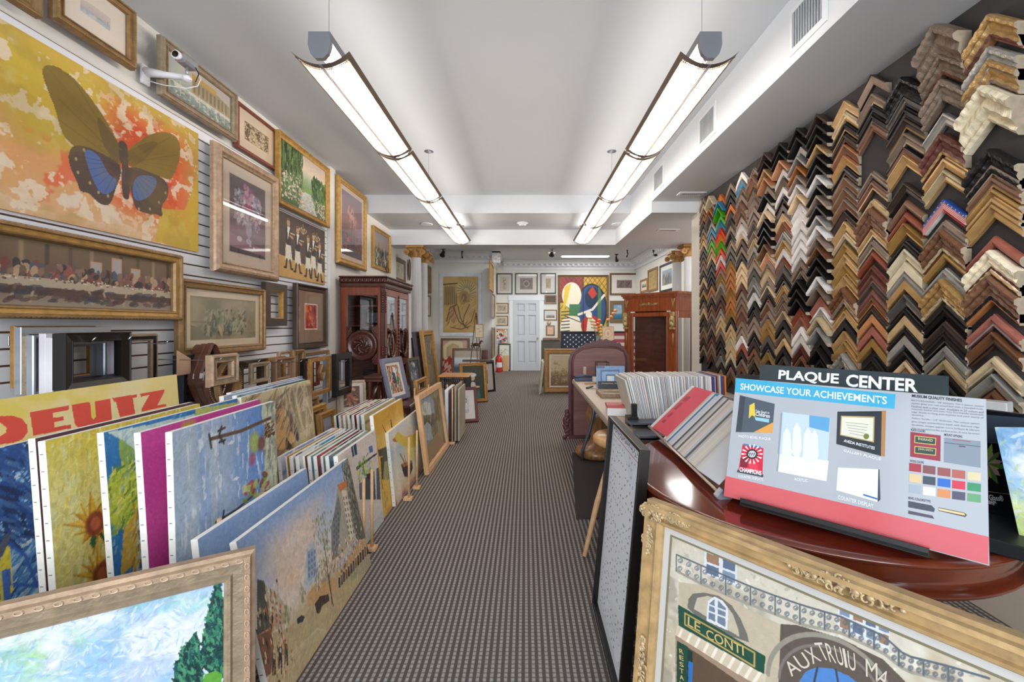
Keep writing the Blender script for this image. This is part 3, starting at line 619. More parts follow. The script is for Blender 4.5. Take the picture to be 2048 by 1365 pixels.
# ---------------------------------------------------------------- what the pictures show
def a_landscape(sky='#b9b3a4', far='#8b8a6c', near='#5b5a38', water='#9a9a90', seed=0):
    def f(A):
        A.grad([(0, near), (.35, far), (.5, sky), (1, sky)]); A.noise(near, 5, .5, .12, .8, box=(0, 0, 1, .55, .1)); A.noise(far, 7, .55, .1, .7, box=(0, .3, .55, .9, .15))
        A.rect(.45, .12, .8, .3, water, .7, .08); A.noise('#f2efe6', 4, .6, .2, .5, box=(0, .6, 1, 1, .1)); A.dabs(160, (0, 0, 1, .6), .02, [near, far, '#c8b070'], 1.2)
    return f
def a_sketch(paper='#e9dcc3', ink='#6d5a45', n=60, box=(.12, .12, .88, .88), sz=.06, asp=.12):
    def f(A):
        A.fill(paper); A.noise(ink, 6, .52, .12, .5, box=(*box, .08)); A.dabs(n, box, sz, [ink, ink, '#a8957c'], 0, 3.1, asp, .7)
    return f
def a_abstract(cols, n=40, sz=.16, asp=.5, base=None):
    def f(A): A.fill(base or cols[0]); A.dabs(n, (0, 0, 1, 1), sz, cols, 0, 3.2, asp, .9); A.dabs(n, (0, 0, 1, 1), sz*.4, cols, 0, 3.2, .3, .9)
    return f
def a_beach(A):
    A.grad([(0, '#b9c2c6'), (.35, '#a9b6c0'), (.52, '#c9bcb6'), (1, '#d6c9c2')]); A.noise('#8e9a68', 6, .5, .15, .8, box=(.35, .3, 1, .45, .06)); A.noise('#e6e0d8', 3, .5, .2, .6, 3, 1, (0, 0, .8, .4, .2)); A.line([(.9, .4), (.9, .62)], .006, '#6f7470')
def a_hotel(A):
    A.grad([(0, '#7f8f86'), (.3, '#8fa09a'), (.55, '#b5bfae'), (1, '#c9bdb6')]); A.noise('#9fb6ba', 3, .5, .2, .6, box=(0, .6, 1, 1, .1))
    A.poly([(.35, .38), (.35, .88), (.62, .84), (.98, .7), (.98, .36)], '#a9956f'); A.rect(.35, .75, .75, .88, '#c9a23f', .8)
    for i in range(9): A.rect(.38+i*.065, .42, .41+i*.065, .7, '#6b6a5a', .8)
    A.rect(0, .3, 1, .36, '#e0ddd0', .8); A.dabs(120, (0, .02, 1, .34), .02, ['#6f7f72', '#a9b3a6', '#dcd6c8'], 0, .5)
    for i in range(7): A.line([(.05+i*.14, .1), (.05+i*.14, .45)], .004, '#d8d2c2')
def a_etching(A):
    A.fill('#c9b18d'); A.noise('#4f3d28', 9, .46, .1, .85); A.dabs(240, (0, 0, 1, 1), .025, ['#3c2e20', '#6d583c', '#d9c6a3', '#efe0c2'], 0, 1.2, .4)
def a_flowers(A):
    A.grad([(0, '#3f3136'), (.1, '#5a454d'), (.3, '#8f6f78'), (.42, '#6d565e'), (1, '#574a48')]); A.poly([(0, .08), (0, .26), (.4, .2), (1, .14), (1, .05)], '#a07580', .8); A.noise('#9c7c86', 3, .5, .2, .5, box=(0, .25, 1, .6, .1))
    A.dabs(230, (.14, .42, .86, .84), .028, ['#b9b3bd', '#9a93a6', '#cfc9cc', '#7d8196', '#b08a9a'], 0, 3.2, .7, .75); A.dabs(60, (.4, .6, .62, .95), .03, ['#b06f8e', '#c795a8', '#8b4f6c'], 0, 3.2, .7, .8)
    A.ell(.52, .36, .06, .11, '#a9a3ae', .8); A.ell(.52, .2, .055, .035, '#bdb7c0', .8); A.line([(.52, .3), (.52, .2)], .02, '#98929f'); A.dabs(60, (.2, .36, .8, .5), .02, ['#c9c4cc', '#6b6270'], 1.5, 1, .3, .6)
    A.ell(.27, .2, .05, .035, '#d0c6c8', .9); A.ell(.56, .15, .02, .02, '#c9c0c4'); A.ell(.66, .13, .015, .015, '#d9d0d2')
def a_garden(A):
    A.grad([(0, '#3d5a2a'), (.4, '#6f9050'), (.62, '#a8b79a'), (.75, '#d8c3ae'), (1, '#c9bba9')]); A.poly([(0, .35), (0, 1), (.42, 1), (.4, .62), (.2, .5)], '#2f4a22', .9)
    A.dabs(260, (0, .4, .45, 1), .05, ['#41562c', '#263518', '#5c7540', '#6f8a50'], 1.5, .4, .15); A.poly([(.35, .3), (.55, .45), (.75, .58), (1, .5), (1, .1), (.6, .1)], '#7f9f58', .8)
    A.noise('#8fa9a0', 3, .45, .2, .6, box=(.38, .55, .8, .72, .08)); A.dabs(160, (.66, .3, 1, .72), .035, ['#3f6130', '#5d8242', '#2c461f'], 1.5, 1, .5)
    A.poly([(.36, 0), (.44, .28), (.5, .36), (.64, .36), (.72, .2), (.78, 0)], '#b9c3bd'); A.dabs(50, (.4, .02, .72, .34), .02, ['#d9d9cc', '#96a9a6', '#c99a6a'], 0, .6, .4)
    A.dabs(230, (0, .08, .42, .52), .012, ['#e0d8cc', '#c9a09a', '#4a6432', '#5f7f44', '#3c5428', '#c8c4b4'], 0, 3, .9); A.dabs(130, (.74, .02, 1, .3), .012, ['#e0d8cc', '#c9a9a0', '#4a6432', '#3c5428'], 0, 3, .9); A.noise('#27401c', 6, .55, .1, .7, box=(0, 0, .4, .25, .1))
def a_waiters(A):
    A.fill('#4b382b'); A.poly([(0, 0), (0, .34), (1, .22), (1, 0)], '#cda35c'); A.noise('#3e2e24', 5, .5, .2, .5, box=(0, .3, 1, 1))
    for i, (x, y, s) in enumerate(((.2, .2, 1.12), (.38, .17, 1.06), (.6, .13, 1.0), (.72, .16, 1.08), (.87, .1, .98))):
        w = .055
        A.poly([(x-w*1.1, y+.07), (x-w*.9, y+.3*s), (x+w*.8, y+.3*s), (x+w*1.3, y+.08)], '#e9e2d0'); A.poly([(x-w*.8, y+.28*s), (x-w, y+.5*s), (x-.01, y+.55*s), (x+w, y+.49*s), (x+w*.8, y+.28*s)], '#1f1a18')
        A.poly([(x-.012, y+.36*s), (x-.02, y+.54*s), (x+.03, y+.54*s)], '#f3efe4'); A.ell(x, y+.6*s, .03, .045, '#c79a6e'); A.poly([(x-.03, y+.62*s), (x, y+.66*s), (x+.03, y+.63*s), (x, y+.635*s)], '#2b2018')
        A.line([(x+.03, y+.42*s), (x+.08, y+.4*s)], .012, '#c79a6e'); A.line([(x-.03, y+.08), (x-.045, y-.04)], .014, '#1c1614'); A.line([(x+.03, y+.08), (x+.05, y-.04)], .014, '#1c1614'); A.ell(x-.06, y-.045, .03, .012, '#1c1614'); A.ell(x+.065, y-.05, .03, .012, '#1c1614')
        A.line([(x+.04, y+.46*s), (x+.12, y+.46*s)], .006, '#d9cfae')
    for x, y in ((.49, .78), (.8, .74)):
        A.line([(x, y), (x, y+.16)], .005, '#b59c6a')
        for a in range(5): A.line([(x, y), (x-.07+.035*a, y+.05+.02*(a % 2))], .004, '#c9b283'); A.ell(x-.07+.035*a, y+.07+.02*(a % 2), .008, .014, '#e9dcae')
def a_balloon(A):
    A.grad([(0, '#4a3f42'), (.25, '#6a5257'), (.55, '#a77b74'), (.75, '#8e7476'), (1, '#8b8088')]); A.dabs(60, (.3, .5, .7, .8), .04, ['#c79a86', '#b3756b', '#8f6c7c', '#d8b7a4'], 1.5, 1, .6, .8); A.line([(.5, .6), (.45, .25)], .012, '#6d4f48'); A.poly([(.62, .2), (.95, .3), (.95, .75), (.75, .5)], '#9a7088', .6)
    A.dabs(120, (0, .1, 1, .35), .03, ['#3c3038', '#c4533a', '#5a4048', '#8a4a40'], 0, 1, .4)
def a_harbour(A):
    A.grad([(0, '#3b4a3c'), (.35, '#5f6a60'), (.6, '#a4988c'), (1, '#86848a')]); A.dabs(150, (0, .05, 1, .5), .05, ['#7b3f38', '#c9c6b8', '#3d5a6a', '#5e7a4a', '#2f2a28'], 1.2, 1, .4); A.line([(.7, .3), (.7, .6)], .01, '#e9e2d0'); A.line([(.3, .3), (.35, .7)], .008, '#3a2e28')
def a_tapestry(A):   # plain stand-in: muted banqueting hall with a long pale table
    A.grad([(0, '#9a8c7c'), (.16, '#8b7a68'), (.17, '#5f4d42'), (.36, '#6a564a'), (1, '#7b6850')])
    for i in range(9):
        x = .02+i*.11+(.06 if i > 4 else 0); A.rect(x, .5, x+.03, .97, ['#5b4c3e', '#a08c6c', '#4b4038'][i % 3], .8, .01)
    for x, t in ((.5, .8), (.62, .92), (.74, .78)): A.rect(x-.035, .45, x+.035, t, '#c9a184', .9, .006); A.rect(x-.026, .45, x+.026, t-.03, '#a9a7a8', .9, .006)
    A.dabs(260, (.0, .4, 1, .62), .022, ['#7d4a42', '#94574e', '#4f5a68', '#6c5a4c', '#b79c7c', '#8a6f5c', '#3e3a3c'], 1.2, 1.2, .6)
    A.poly([(0, .3), (0, .44), (1, .4), (1, .26)], '#b3a48f'); A.dabs(120, (0, .38, 1, .45), .006, ['#7b5c44', '#d9ccb4', '#5a4636'], 0, .5, .7)
    for x in (.12, .2, .46, .54, .68, .76, .92): A.line([(x, .28), (x+(.02 if int(x*100) % 4 else -.02), .06)], .006, '#a8977f')
    A.dabs(90, (0, .08, 1, .28), .03, ['#4c3a38', '#5c4440', '#3e3e48'], .3, 1, .4, .6)
def a_garden_party(A):
    A.fill('#a8977a'); A.noise('#8b8466', 3, .45, .2, .8); A.noise('#5a5c46', 4, .52, .12, .9, box=(0, 0, 1, .75, .2)); A.noise('#6f7355', 6, .55, .1, .7, box=(.15, .5, .9, 1, .1))
    A.poly([(0, .0), (0, .35), (.1, .3), (.28, .02)], '#7d7358'); A.rect(.0, .4, .22, .42, '#5b5a46', .8)
    for x, y, c in ((.44, .52, '#8a8a70'), (.66, .6, '#8b9270'), (.32, .35, '#4c4a40'), (.55, .3, '#454840'), (.66, .28, '#9aa080')): A.ell(x, y, .06, .09, c, .8, .4)
    A.dabs(160, (.2, .12, .85, .7), .025, ['#3f4234', '#9da083', '#6c6f54', '#b7a884'], 1, 2, .5, .6); A.ell(.42, .2, .02, .07, '#c7ab80', .9, .3, .4)
def a_red(A):
    A.fill('#b02326'); A.dabs(60, (0, 0, 1, 1), .12, ['#8c1620', '#c9322a', '#a11c22', '#6f1320', '#d5542c'], 1.57, .3, .4); A.dabs(16, (.0, .5, .5, 1), .1, ['#e0902e', '#d9682c', '#c74426'], 0, 3, .8, .8); A.dabs(12, (.2, .05, 1, .5), .05, ['#e7a04a', '#dd7a3a'], 0, 3, .7, .8)
BF = {'c': 0}
def a_butterfly(A):
    A.grad([(0, '#e2b98c'), (.3, '#e0a468'), (1, '#d8b548')], 1)
    A.noise('#d9bb3e', 2.2, .42, .1, .95, box=(0, .35, .55, 1.01, .15)); A.noise('#e2a23e', 3, .5, .12, .8, box=(0, .1, .6, .75, .15)); A.noise('#e2602c', 2.6, .42, .1, .95, box=(.42, .1, 1, .95, .15)); A.noise('#d94a28', 4, .5, .08, .85, box=(.5, .3, .95, .9, .15))
    A.noise('#ead9c0', 9, .54, .05, .85, box=(.3, .5, .72, 1, .1)); A.noise('#ecdcc6', 12, .55, .05, .9, box=(0, 0, .8, .35, .12)); A.noise('#e8603a', 8, .56, .05, .7, box=(.1, 0, .8, .5, .1)); A.noise('#f0dcc0', 18, .58, .03, .9); A.noise('#eed2b0', 34, .6, .04, .7, box=(.35, 0, .9, 1, .1)); A.noise('#c8402a', 26, .6, .05, .5, box=(.45, .2, .9, .95, .1)); A.noise('#e8d9a0', 7, .6, .06, .6, box=(0, .4, .4, 1, .1))
    A.poly([(322, 418), (370, 420), (404, 330), (404, 510), (310, 482)], '#d2b33c', .85); A.noise('#e9d88c', 9, .6, .06, .6, box=(.8, 0, 1, .4, .1))
    ol, br, bl = '#8a7027', '#57453a', '#5472b4'
    A.poly([(85, 150), (84, 136), (95, 129), (115, 133), (150, 157), (185, 200), (215, 245), (240, 292), (246, 300), (238, 330), (215, 326), (175, 312), (136, 284), (122, 262), (110, 215), (95, 180)], ol, 1, 2)
    A.poly([(252, 302), (275, 285), (300, 268), (330, 263), (350, 270), (361, 288), (360, 315), (352, 340), (343, 360), (330, 358), (290, 340), (255, 330)], ol, 1, 2)
    A.poly([(246, 300), (215, 255), (190, 225), (205, 290), (230, 325), (246, 330)], '#5d4a32', .55, 2); A.poly([(250, 305), (290, 285), (320, 282), (300, 310), (270, 335), (252, 330)], '#6a5228', .55, 2)
    A.poly([(143, 294), (160, 290), (190, 300), (240, 326), (243, 350), (232, 375), (222, 410), (205, 411), (190, 400), (178, 386), (160, 384), (155, 365), (140, 335), (136, 310)], br, 1, 2)
    A.poly([(255, 330), (290, 340), (325, 355), (338, 372), (336, 395), (322, 412), (326, 436), (312, 428), (300, 430), (285, 424), (272, 420), (264, 395), (258, 360)], br, 1, 2)
    A.poly([(166, 296), (196, 306), (218, 352), (236, 358), (228, 382), (206, 392), (190, 370), (176, 335)], bl, .9, 2); A.poly([(270, 352), (300, 350), (318, 362), (300, 395), (272, 404), (264, 385)], bl, .9, 2); A.poly([(200, 315), (240, 330), (240, 352), (218, 350)], '#4a3a34', .6, 2)
    for x, y in ((152, 318), (156, 345), (180, 366), (197, 385), (216, 392), (278, 418), (300, 418), (318, 405), (331, 386), (168, 300)): A.ell(x, y, .005, .007, '#c9bd78', .8, .6)
    A.line([(246, 294), (250, 330), (252, 392)], .016, '#4c3c34'); A.line([(246, 292), (248, 320)], .022, '#564438'); A.line([(251, 350), (252, 380)], .02, '#50403a')
    for a, b_ in (((238, 305), (150, 165)), ((236, 315), (120, 200)), ((230, 320), (118, 240)), ((262, 318), (340, 275)), ((262, 325), (352, 310))): A.line([a, b_], .0025, '#6b5526', .5)
    for a in range(9): A.line([(243, 300), (92+a*13, 132+a*20)], .0016, '#6f5a26', .45)
    for a in range(7): A.line([(254, 318), (300+a*9, 268+a*13)], .0016, '#6f5a26', .45)
    for a in range(7): A.line([(240, 330), (145+a*13, 310+a*15)], .0014, '#3c2f2c', .4); A.line([(256, 335), (270+a*11, 420-a*8)], .0014, '#3c2f2c', .4)
    A.noise('#9a8234', 6, .55, .12, .25)

# ---------------------------------------------------------------- pictures on the left wall
LW = []
def Lw(*a, **k): LW.append(wallpic('L', *a, **k)); return LW[-1]
BUT = Lw(-66, 404, 268, 505, 'large unframed canvas of an olive and blue butterfly on orange and yellow', plane=-2.31, art=a_butterfly, fr=None, backing=False, pm=Pprint, res=330, q=True, name='stretched_canvas', cat='painting')
bw = abs(pt(-66, 0, x=-2.31).y-pt(404, 0, x=-2.31).y); by = pt(404, 0, x=-2.31).y; bh = 237/F*by
MB().box(-bw/2, bw/2, 0, bh, -.03, .0035).obj('canvas_edge', mat('orange_canvas_edge', '#d9a56c', .7, var=.2), BUT)
Lw(22, 84, -38, 38, 'small carved gold frame cut off at the top left corner', plane=-2.28, art=a_sketch('#8a93a8', '#3e4a62'), fr=('scoop', .05, .04, Gbr), name='framed_picture')
Lw(107, 271, 25, 142, 'gold framed watercolour of a pale beach beside the security camera', plane=-2.28, art=a_beach, fr=('step', .05, .045, Gbr), matw=.085, matc='#e8dccd', glass=True, bead=(.012, .043, .004, .014, Gch), pm=Pprint)
Lw(322, 474, 190, 285, 'gold beaded frame with a seaside hotel print behind the security camera', plane=-2.28, art=a_hotel, fr=('step', .055, .045, Gsv), glass=True, bead=(.012, .043, .0045, .015, Gch), pm=Pprint)
Lw(475, 555, 262, 343, 'red-brown framed sepia etching with a wide cream mat', art=a_etching, fr=('flat', .028, .03, Gred), matw=.085, matc='#e0cdb4', inner=.004, glass=True, pm=Pprint)
Lw(556, 657, 338.5, 456, 'gold framed oil painting of a garden path under a willow', plane=-2.29, art=a_garden, fr=('scoop', .055, .05, Gyl), res=150)
Lw(427.5, 555, 356, 564, 'large champagne frame with a white flower bouquet in a glass vase', plane=-2.27, art=a_flowers, fr=('round', .085, .06, Gch), matw=.085, matc='#d3c1ae', inner=.006, innerc='#b8a98f', glass=True, pm=Pprint, res=170)
Lw(560, 654, 463, 570.5, 'brown unframed canvas of waiters in long white aprons', plane=-2.31, art=a_waiters, fr=None, backing=False, res=170, name='stretched_canvas', cat='painting')
w_ = abs(pt(560, 0, x=-2.31).y-pt(654, 0, x=-2.31).y); h_ = 107.5/F*pt(654, 0, x=-2.31).y
MB().box(-w_/2, w_/2, 0, h_, -.03, .0035).obj('canvas_edge', Mcan, LW[-1])
Lw(676, 732.6, 393.6, 544, 'tall bright gold frame with a dusky pink print', plane=-2.28, art=a_balloon, fr=('round', .075, .05, Gyl), matw=.055, matc='#d8c3ae', glass=True, pm=Pprint)
Lw(746, 780, 473, 547, 'bright gold framed harbour painting over the carved cabinet', plane=-2.28, art=a_harbour, fr=('scoop', .05, .05, Gyl))
Lw(790, 812, 523, 570, 'dark walnut framed mirror beside the left columns', art=a_sketch('#c9c2b0', '#9a927e'), fr=('flat', .08, .03, Gwal), cat='mirror', name='framed_mirror')
Lw(-70, 360, 511, 641.7, 'very wide gold frame with a muted banquet scene', plane=-2.27, art=a_tapestry, fr=('step', .062, .06, Gbr), bead=(.01, .052, .006, .02, Gch), pm=Pprint, res=340, q=None, frm2=(Gyl, (5, 6)))
Lw(357, 529, 579, 700, 'gold framed faded print of figures in a park', plane=-2.28, art=a_garden_party, fr=('step', .06, .05, Gbr), matw=.05, matc='#dccbb0', inner=.004, glass=True, pm=Pprint, res=150, bead=(.012, .046, .004, .014, Gch))
Lw(529, 572, 571, 652, 'small empty dark bronze frame with a gold lip', plane=-2.29, fr=('flat', .075, .045, Gdb), backing=False, frm2=(Gyl, (3, 4)), name='empty_frame', cat='picture frame')
Lw(591, 653, 577, 693, 'dark bronze frame with a brown mat around a red abstract print', plane=-2.28, art=a_red, fr=('scoop', .065, .05, Gdb), matw=.13, matc='#9c8069', inner=.012, innerc='#efe0d4', glass=True, pm=Pprint)
# small clock and oval plaque
def roundel(px, py, r, X, label, nm, cat, sy=1., m=Gwal, face='#d9d2c0'):
    p = pt(px, py, x=X); t = thing(nm, label, cat, M=basis(p, (0, 1, 0), (0, 0, 1), (1, 0, 0)))
    MB().lathe([(r*.6, 0), (r, 0), (r, .012), (r*.85, .028), (r*.68, .022), (r*.66, .01)], 28, sy=sy).obj('frame', m, t)
    MB().lathe([(r*.68, .008), (0, .012)], 28, sy=sy).obj('dial', mat('dial_'+face[1:], face, .4), t); return t
t = roundel(773.6, 541, .05, -2.27, 'small round dark wall clock at the corner of the harbour painting', 'wall_clock', 'clock')
MB().box(-.0015, .0015, 0, .025, .013, .015).box(0, .018, -.001, .001, .013, .015).obj('clock_hand', Gbk, t)
roundel(818, 540, .055, -2.345, 'narrow oval gilt plaque beside the left columns', 'oval_plaque', 'wall plaque', 4.0, Gwal, '#b7a882')

# security camera
p = pt(287, 150, x=-2.35); t = thing('security_camera', 'white security camera on a wall bracket above the butterfly canvas', 'security camera', (p.x, p.y, p.z))
Mplast = mat('white_plastic', '#e6e6ea', .35, var=.01); Msil = mat('silver_plastic', '#9a9ca3', .3, .4)
MB().bbox(0, .02, -.03, .03, -.06, .06, .006).obj('wall_plate', Mplast, t)
ax = .235; cy = .04
MB().tube([(.01, 0, .02), (ax*.5, cy*.5, .012), (ax, cy, .006)], [.03, .019, .016], 12).ball((ax, cy, .0), (.028, .028, .022), 12, 8).obj('bracket_arm', Mplast, t)
MB().tube([(ax, cy, .02), (ax, cy, .075)], .007, 8).obj('swivel', Msil, t)
MB().bbox(ax-.035, ax+.035, cy-.06, cy+.06, .075, .13, .012).obj('camera_body', Msil, t)
MB().tube([(ax-.004, cy-.06, .103), (ax-.004, cy-.082, .103)], .026, 16).obj('lens_hood', Mplast, t)
MB().tube([(ax-.004, cy-.083, .103), (ax-.004, cy-.086, .103)], .019, 16).obj('lens', mat('lens_glass', '#14110f', .08), t)
MB().tube([(ax+.02, cy+.05, .08), (ax+.05, cy+.05, .03), (ax+.045, cy+.03, -.03), (ax, cy, -.06), (.1, .02, -.05), (.01, 0, -.03)], .003, 6).obj('cable', Mplast, t)
MB().tube([(ax+.03, cy+.03, .09), (ax+.06, cy+.02, .04), (ax+.055, cy, -.02)], .003, 6).obj('power_lead', Gbk, t)

# ---------------------------------------------------------------- rear room
Bw = lambda *a, **k: wallpic('B', *a, **k)
Bw(993, 1025, 547, 589, 'black framed sepia print nearest the left block of the rear wall', art=a_sketch('#c9bfae', '#5f5548', box=(.3, .1, .7, .9)), fr=('flat', .03, .025, Gbk), matw=.06, matc='#ded9d2', res=50, glass=True)
Bw(1030, 1075.5, 546.6, 589, 'black framed grey print of a round relief above the door', art=lambda A: (a_sketch('#8a8078', '#3d3632')(A), A.ell(.5, .5, .25, .25, '#b7aea4', .8), A.ell(.5, .5, .17, .17, '#6b625a', .9)), fr=('flat', .03, .025, Gbk), matw=.11, matc='#ded9d2', res=60, glass=True)
Bw(1081, 1112, 546.6, 588, 'black framed narrow sepia print right above the door', art=a_sketch('#b8a888', '#6f6048'), fr=('flat', .03, .025, Gbk), matw=.12, matc='#dedad6', res=40, glass=True)
def a_bigabs(A):   # plain stand-in: generic abstract composition in the same colours
    A.fill('#c9b04a'); A.rect(0, .6, .5, 1, '#8e2a26'); A.noise('#a83a2c', 6, .5, .05, .7, box=(0, .6, .5, 1)); A.rect(.5, .6, 1, 1, '#d4a63a')
    for i in range(12): A.line([(i*.1-.2, .5), (i*.1+.3, 1)], .004, '#3d2a20', .7); A.line([(i*.1+.2, .5), (i*.1-.3, 1)], .004, '#3d2a20', .7)
    A.ell(.68, .5, .24, .4, '#1e1a1c', 1, .03); A.ell(.68, .5, .22, .375, '#2d4f82', 1, .03); A.ell(.7, .68, .12, .17, '#14304e', 1, .04); A.poly([(.6, .76), (.7, .86), (.8, .74), (.7, .66)], '#c0392b')
    A.ell(.25, .72, .15, .2, '#efe3c8', 1, .03); A.poly([(.06, .5), (.1, .85), (.24, .9), (.14, .6)], '#e2c43e'); A.poly([(.2, .4), (.2, .58), (.45, .58), (.4, .4)], '#3f7a52'); A.ell(.24, .22, .17, .18, '#efe8d4', 1, .03)
    for i in range(9): A.line([(.03, .06+i*.05), (.2, .07+i*.05)], .007, '#22201e')
    A.ell(.66, .25, .15, .16, '#b8302c', 1, .03); A.poly([(.55, .06), (.6, .36), (.72, .36), (.82, .06)], '#e8e0cc'); A.ell(.36, .34, .05, .05, '#f0e8d6', 1, .05); A.ell(.62, .42, .05, .05, '#f0e8d6', 1, .05); A.line([(.4, .42), (.7, .5), (.95, .72)], .018, '#efe6d2'); A.line([(.5, 0), (.5, 1)], .006, '#2a211c'); A.line([(.1, .4), (.45, .3)], .006, '#22201e'); A.ell(.85, .5, .03, .42, '#5e8a4a', .7, .1)
Bw(1116, 1217, 550.5, 688, 'large colourful abstract painting with bold black outlines in a dark frame', art=a_bigabs, fr=('scoop', .06, .05, Gdk), res=200)
Bw(1219.6, 1278, 546.6, 590.5, 'carved dark frame with a grey print right of the abstract painting', art=a_sketch('#7d6c6a', '#3b302e', 80), fr=('step', .05, .04, Gdk), matw=.15, matc='#dcd5cc', res=60)
Bw(1089, 1113, 590.5, 608, 'small dark framed plaque below the sepia print', art=a_sketch('#5a4a3c', '#2f261e', box=(.3, .3, .7, .7)), fr=('flat', .05, .03, Gwal), res=30)
Bw(1087.6, 1114, 620, 641, 'small gold framed landscape print right of the door', art=a_landscape('#c9cdd2', '#8d8a80', '#6a6258'), fr=('flat', .025, .02, Gdk), matw=.04, matc='#e2ded4', res=40)
Bw(1092, 1109.5, 651, 671.6, 'small brown framed certificate under the round thermostat', art=a_sketch('#e3bfa4', '#b08a78', 20), fr=('flat', .03, .02, Gwal), matw=.03, matc='#d9b79a', res=30)
Bw(990, 1017, 606.5, 627.5, 'upper small gold framed etching left of the door', art=a_sketch('#b9ae98', '#55503f', 60), fr=('flat', .025, .02, Gdk), matw=.03, matc='#dcd2bc', res=40)
Bw(990, 1016, 632, 652, 'lower small gold framed etching left of the door', art=a_sketch('#b9ae98', '#55503f', 60), fr=('flat', .025, .02, Gdk), matw=.03, matc='#dcd2bc', res=40)
Bw(992, 1015.5, 658, 687, 'small bright abstract canvas left of the door', art=a_abstract(['#d9d2ca', '#c03a3e', '#3f4f7c', '#e7a93c', '#7fb3c9', '#2a2a30', '#e9e4de'], 50, .13), fr=('flat', .01, .02, Gch), res=60)
Bw(1220, 1251, 602, 646, 'wide brown frame with a blue seascape partly behind the glass cabinet', art=lambda A: (A.grad([(0, '#2f6079'), (.3, '#3f7d98'), (.42, '#9db7c6'), (1, '#6f9dbd')]), A.noise('#e9e4dc', 3, .45, .2, .9, box=(0, .45, 1, .95, .1))), fr=('flat', .1, .03, mat('brown_linen_frame', '#7c6240', .6)), res=50)
o = MB().lathe([(.0, .03), (.05, .03), (.06, .015), (.06, 0), (0, 0)], 20, M=basis((0, 0, 0), (1, 0, 0), (0, 0, 1), (0, -1, 0))).obj('thermostat', mat('brass_plate', '#b3a88c', .4, .4)); o.location = pt(1098, 646.5, y=YB-.001); tag(o, 'small round thermostat above the brown framed certificate', 'thermostat')
# plain stand-in drawing in its white frame
def a_drawing(A):
    A.fill('#cfb173'); A.noise('#bd9a58', 3, .5, .2, .7); A.rect(.02, .45, .42, .85, '#8f744a', .35, .05)
    for i in range(7): A.line([(.05+i*.055, .5), (.06+i*.055, .82)], .006, '#5a4530', .8)
    A.line([(.02, .86), (.4, .88)], .01, '#5a4530'); A.ell(.66, .76, .2, .16, '#dcc694', .9, .3)
    for k in range(22): a = k*.28; A.line([(.66+.1*math.cos(a), .72+.08*math.sin(a)), (.66+.27*math.cos(a+.3), .74+.2*math.sin(a+.3))], .004, '#55422e', .8)
    A.ell(.6, .62, .1, .13, '#b8945e', 1, .2); A.ell(.6, .62, .05, .08, '#7f6240', .6, .4); A.poly([(.08, .4), (.3, .52), (.5, .45), (.7, .55), (.92, .42), (.95, .12), (.6, .02), (.15, .15)], '#c5a268', .8); A.poly([(.1, .3), (.3, .5), (.42, .3), (.3, .16)], '#a8775a', .6)
    for p_ in (((.1, .2), (.2, .45), (.4, .5)), ((.42, .48), (.5, .25), (.62, .12)), ((.3, .45), (.45, .2), (.7, .08)), ((.75, .5), (.6, .3), (.56, .15)), ((.9, .4), (.8, .2), (.6, .1)), ((.2, .1), (.5, .06), (.8, .12))): A.line(p_, .007, '#4c3a28', .9)
    A.dabs(50, (.1, .1, .9, .6), .05, ['#6d5638', '#e0cd9c'], .8, 1, .08, .6)
wallpic('B', 879, 963.5, 546.6, 672.8, 'large ochre drawing of a seated figure in a pale blue-white frame', plane=10.88, art=a_drawing, fr=('flat', .09, .03, Gwh), res=150, pm=Pprint)
Rs = lambda px0, px1, yt, yb, X, label, **k: wallpic('L', px0, px1, yt, yb, label, plane=X, **k)
Rs(980.7, 987.7, 533, 586, -.80, 'narrow gold picture on the side of the left block, upper one', art=a_sketch('#9c7a4c', '#5c4428', 20), fr=('flat', .04, .03, Gor), res=30)
Rs(985, 990.5, 591, 637, -.80, 'narrow brown picture on the side of the left block, middle one', art=a_sketch('#b09a78', '#5c4428', 20), fr=('flat', .04, .03, Gwal), res=30)
Rs(985, 990.5, 655, 712, -.80, 'narrow dark picture on the side of the left block, lowest one', art=a_sketch('#8d7a5c', '#43352a', 20), fr=('flat', .04, .03, Gwal), res=30)
Rs(850, 862.5, 534.5, 587.5, -2.31, 'carved gilt relief picture beyond the left columns', art=a_sketch('#8a7a3e', '#3f3a20', 60, sz=.1), fr=('flat', .05, .04, Gbr), res=50)
Rs(850, 862, 592, 634, -2.31, 'small dark framed sketch below the gilt relief', art=a_sketch('#d9cdbb', '#8e7c68', 20), fr=('flat', .04, .03, Gwal), matw=.08, matc='#dcd4c6', res=40)
Rw = lambda *a, **k: wallpic('R', *a, **k)
Rw(1280, 1294, 556, 583, 'small gold framed print on the right rear wall', ref='near', art=a_landscape(), fr=('flat', .05, .03, Gor), matw=.08, res=40)
Rw(1295, 1314, 533, 580, 'tall gold framed figure drawing on the right rear wall', ref='near', art=a_sketch('#b79c6a', '#7a6238', 50), fr=('flat', .05, .03, Gbr), res=50)
Rw(1318.6, 1347, 520, 580, 'black framed blue-grey architectural print on the right rear wall', ref='near', art=lambda A: (A.grad([(0, '#8a8578'), (.4, '#77808e'), (1, '#9aa6b2')]), A.dabs(60, (.1, .1, .9, .7), .08, ['#5a6478', '#c9a878', '#48505e'], 1.57, .3, .25)), fr=('flat', .05, .03, Gbk), matw=.1, matc='#dcdcdc', res=60)

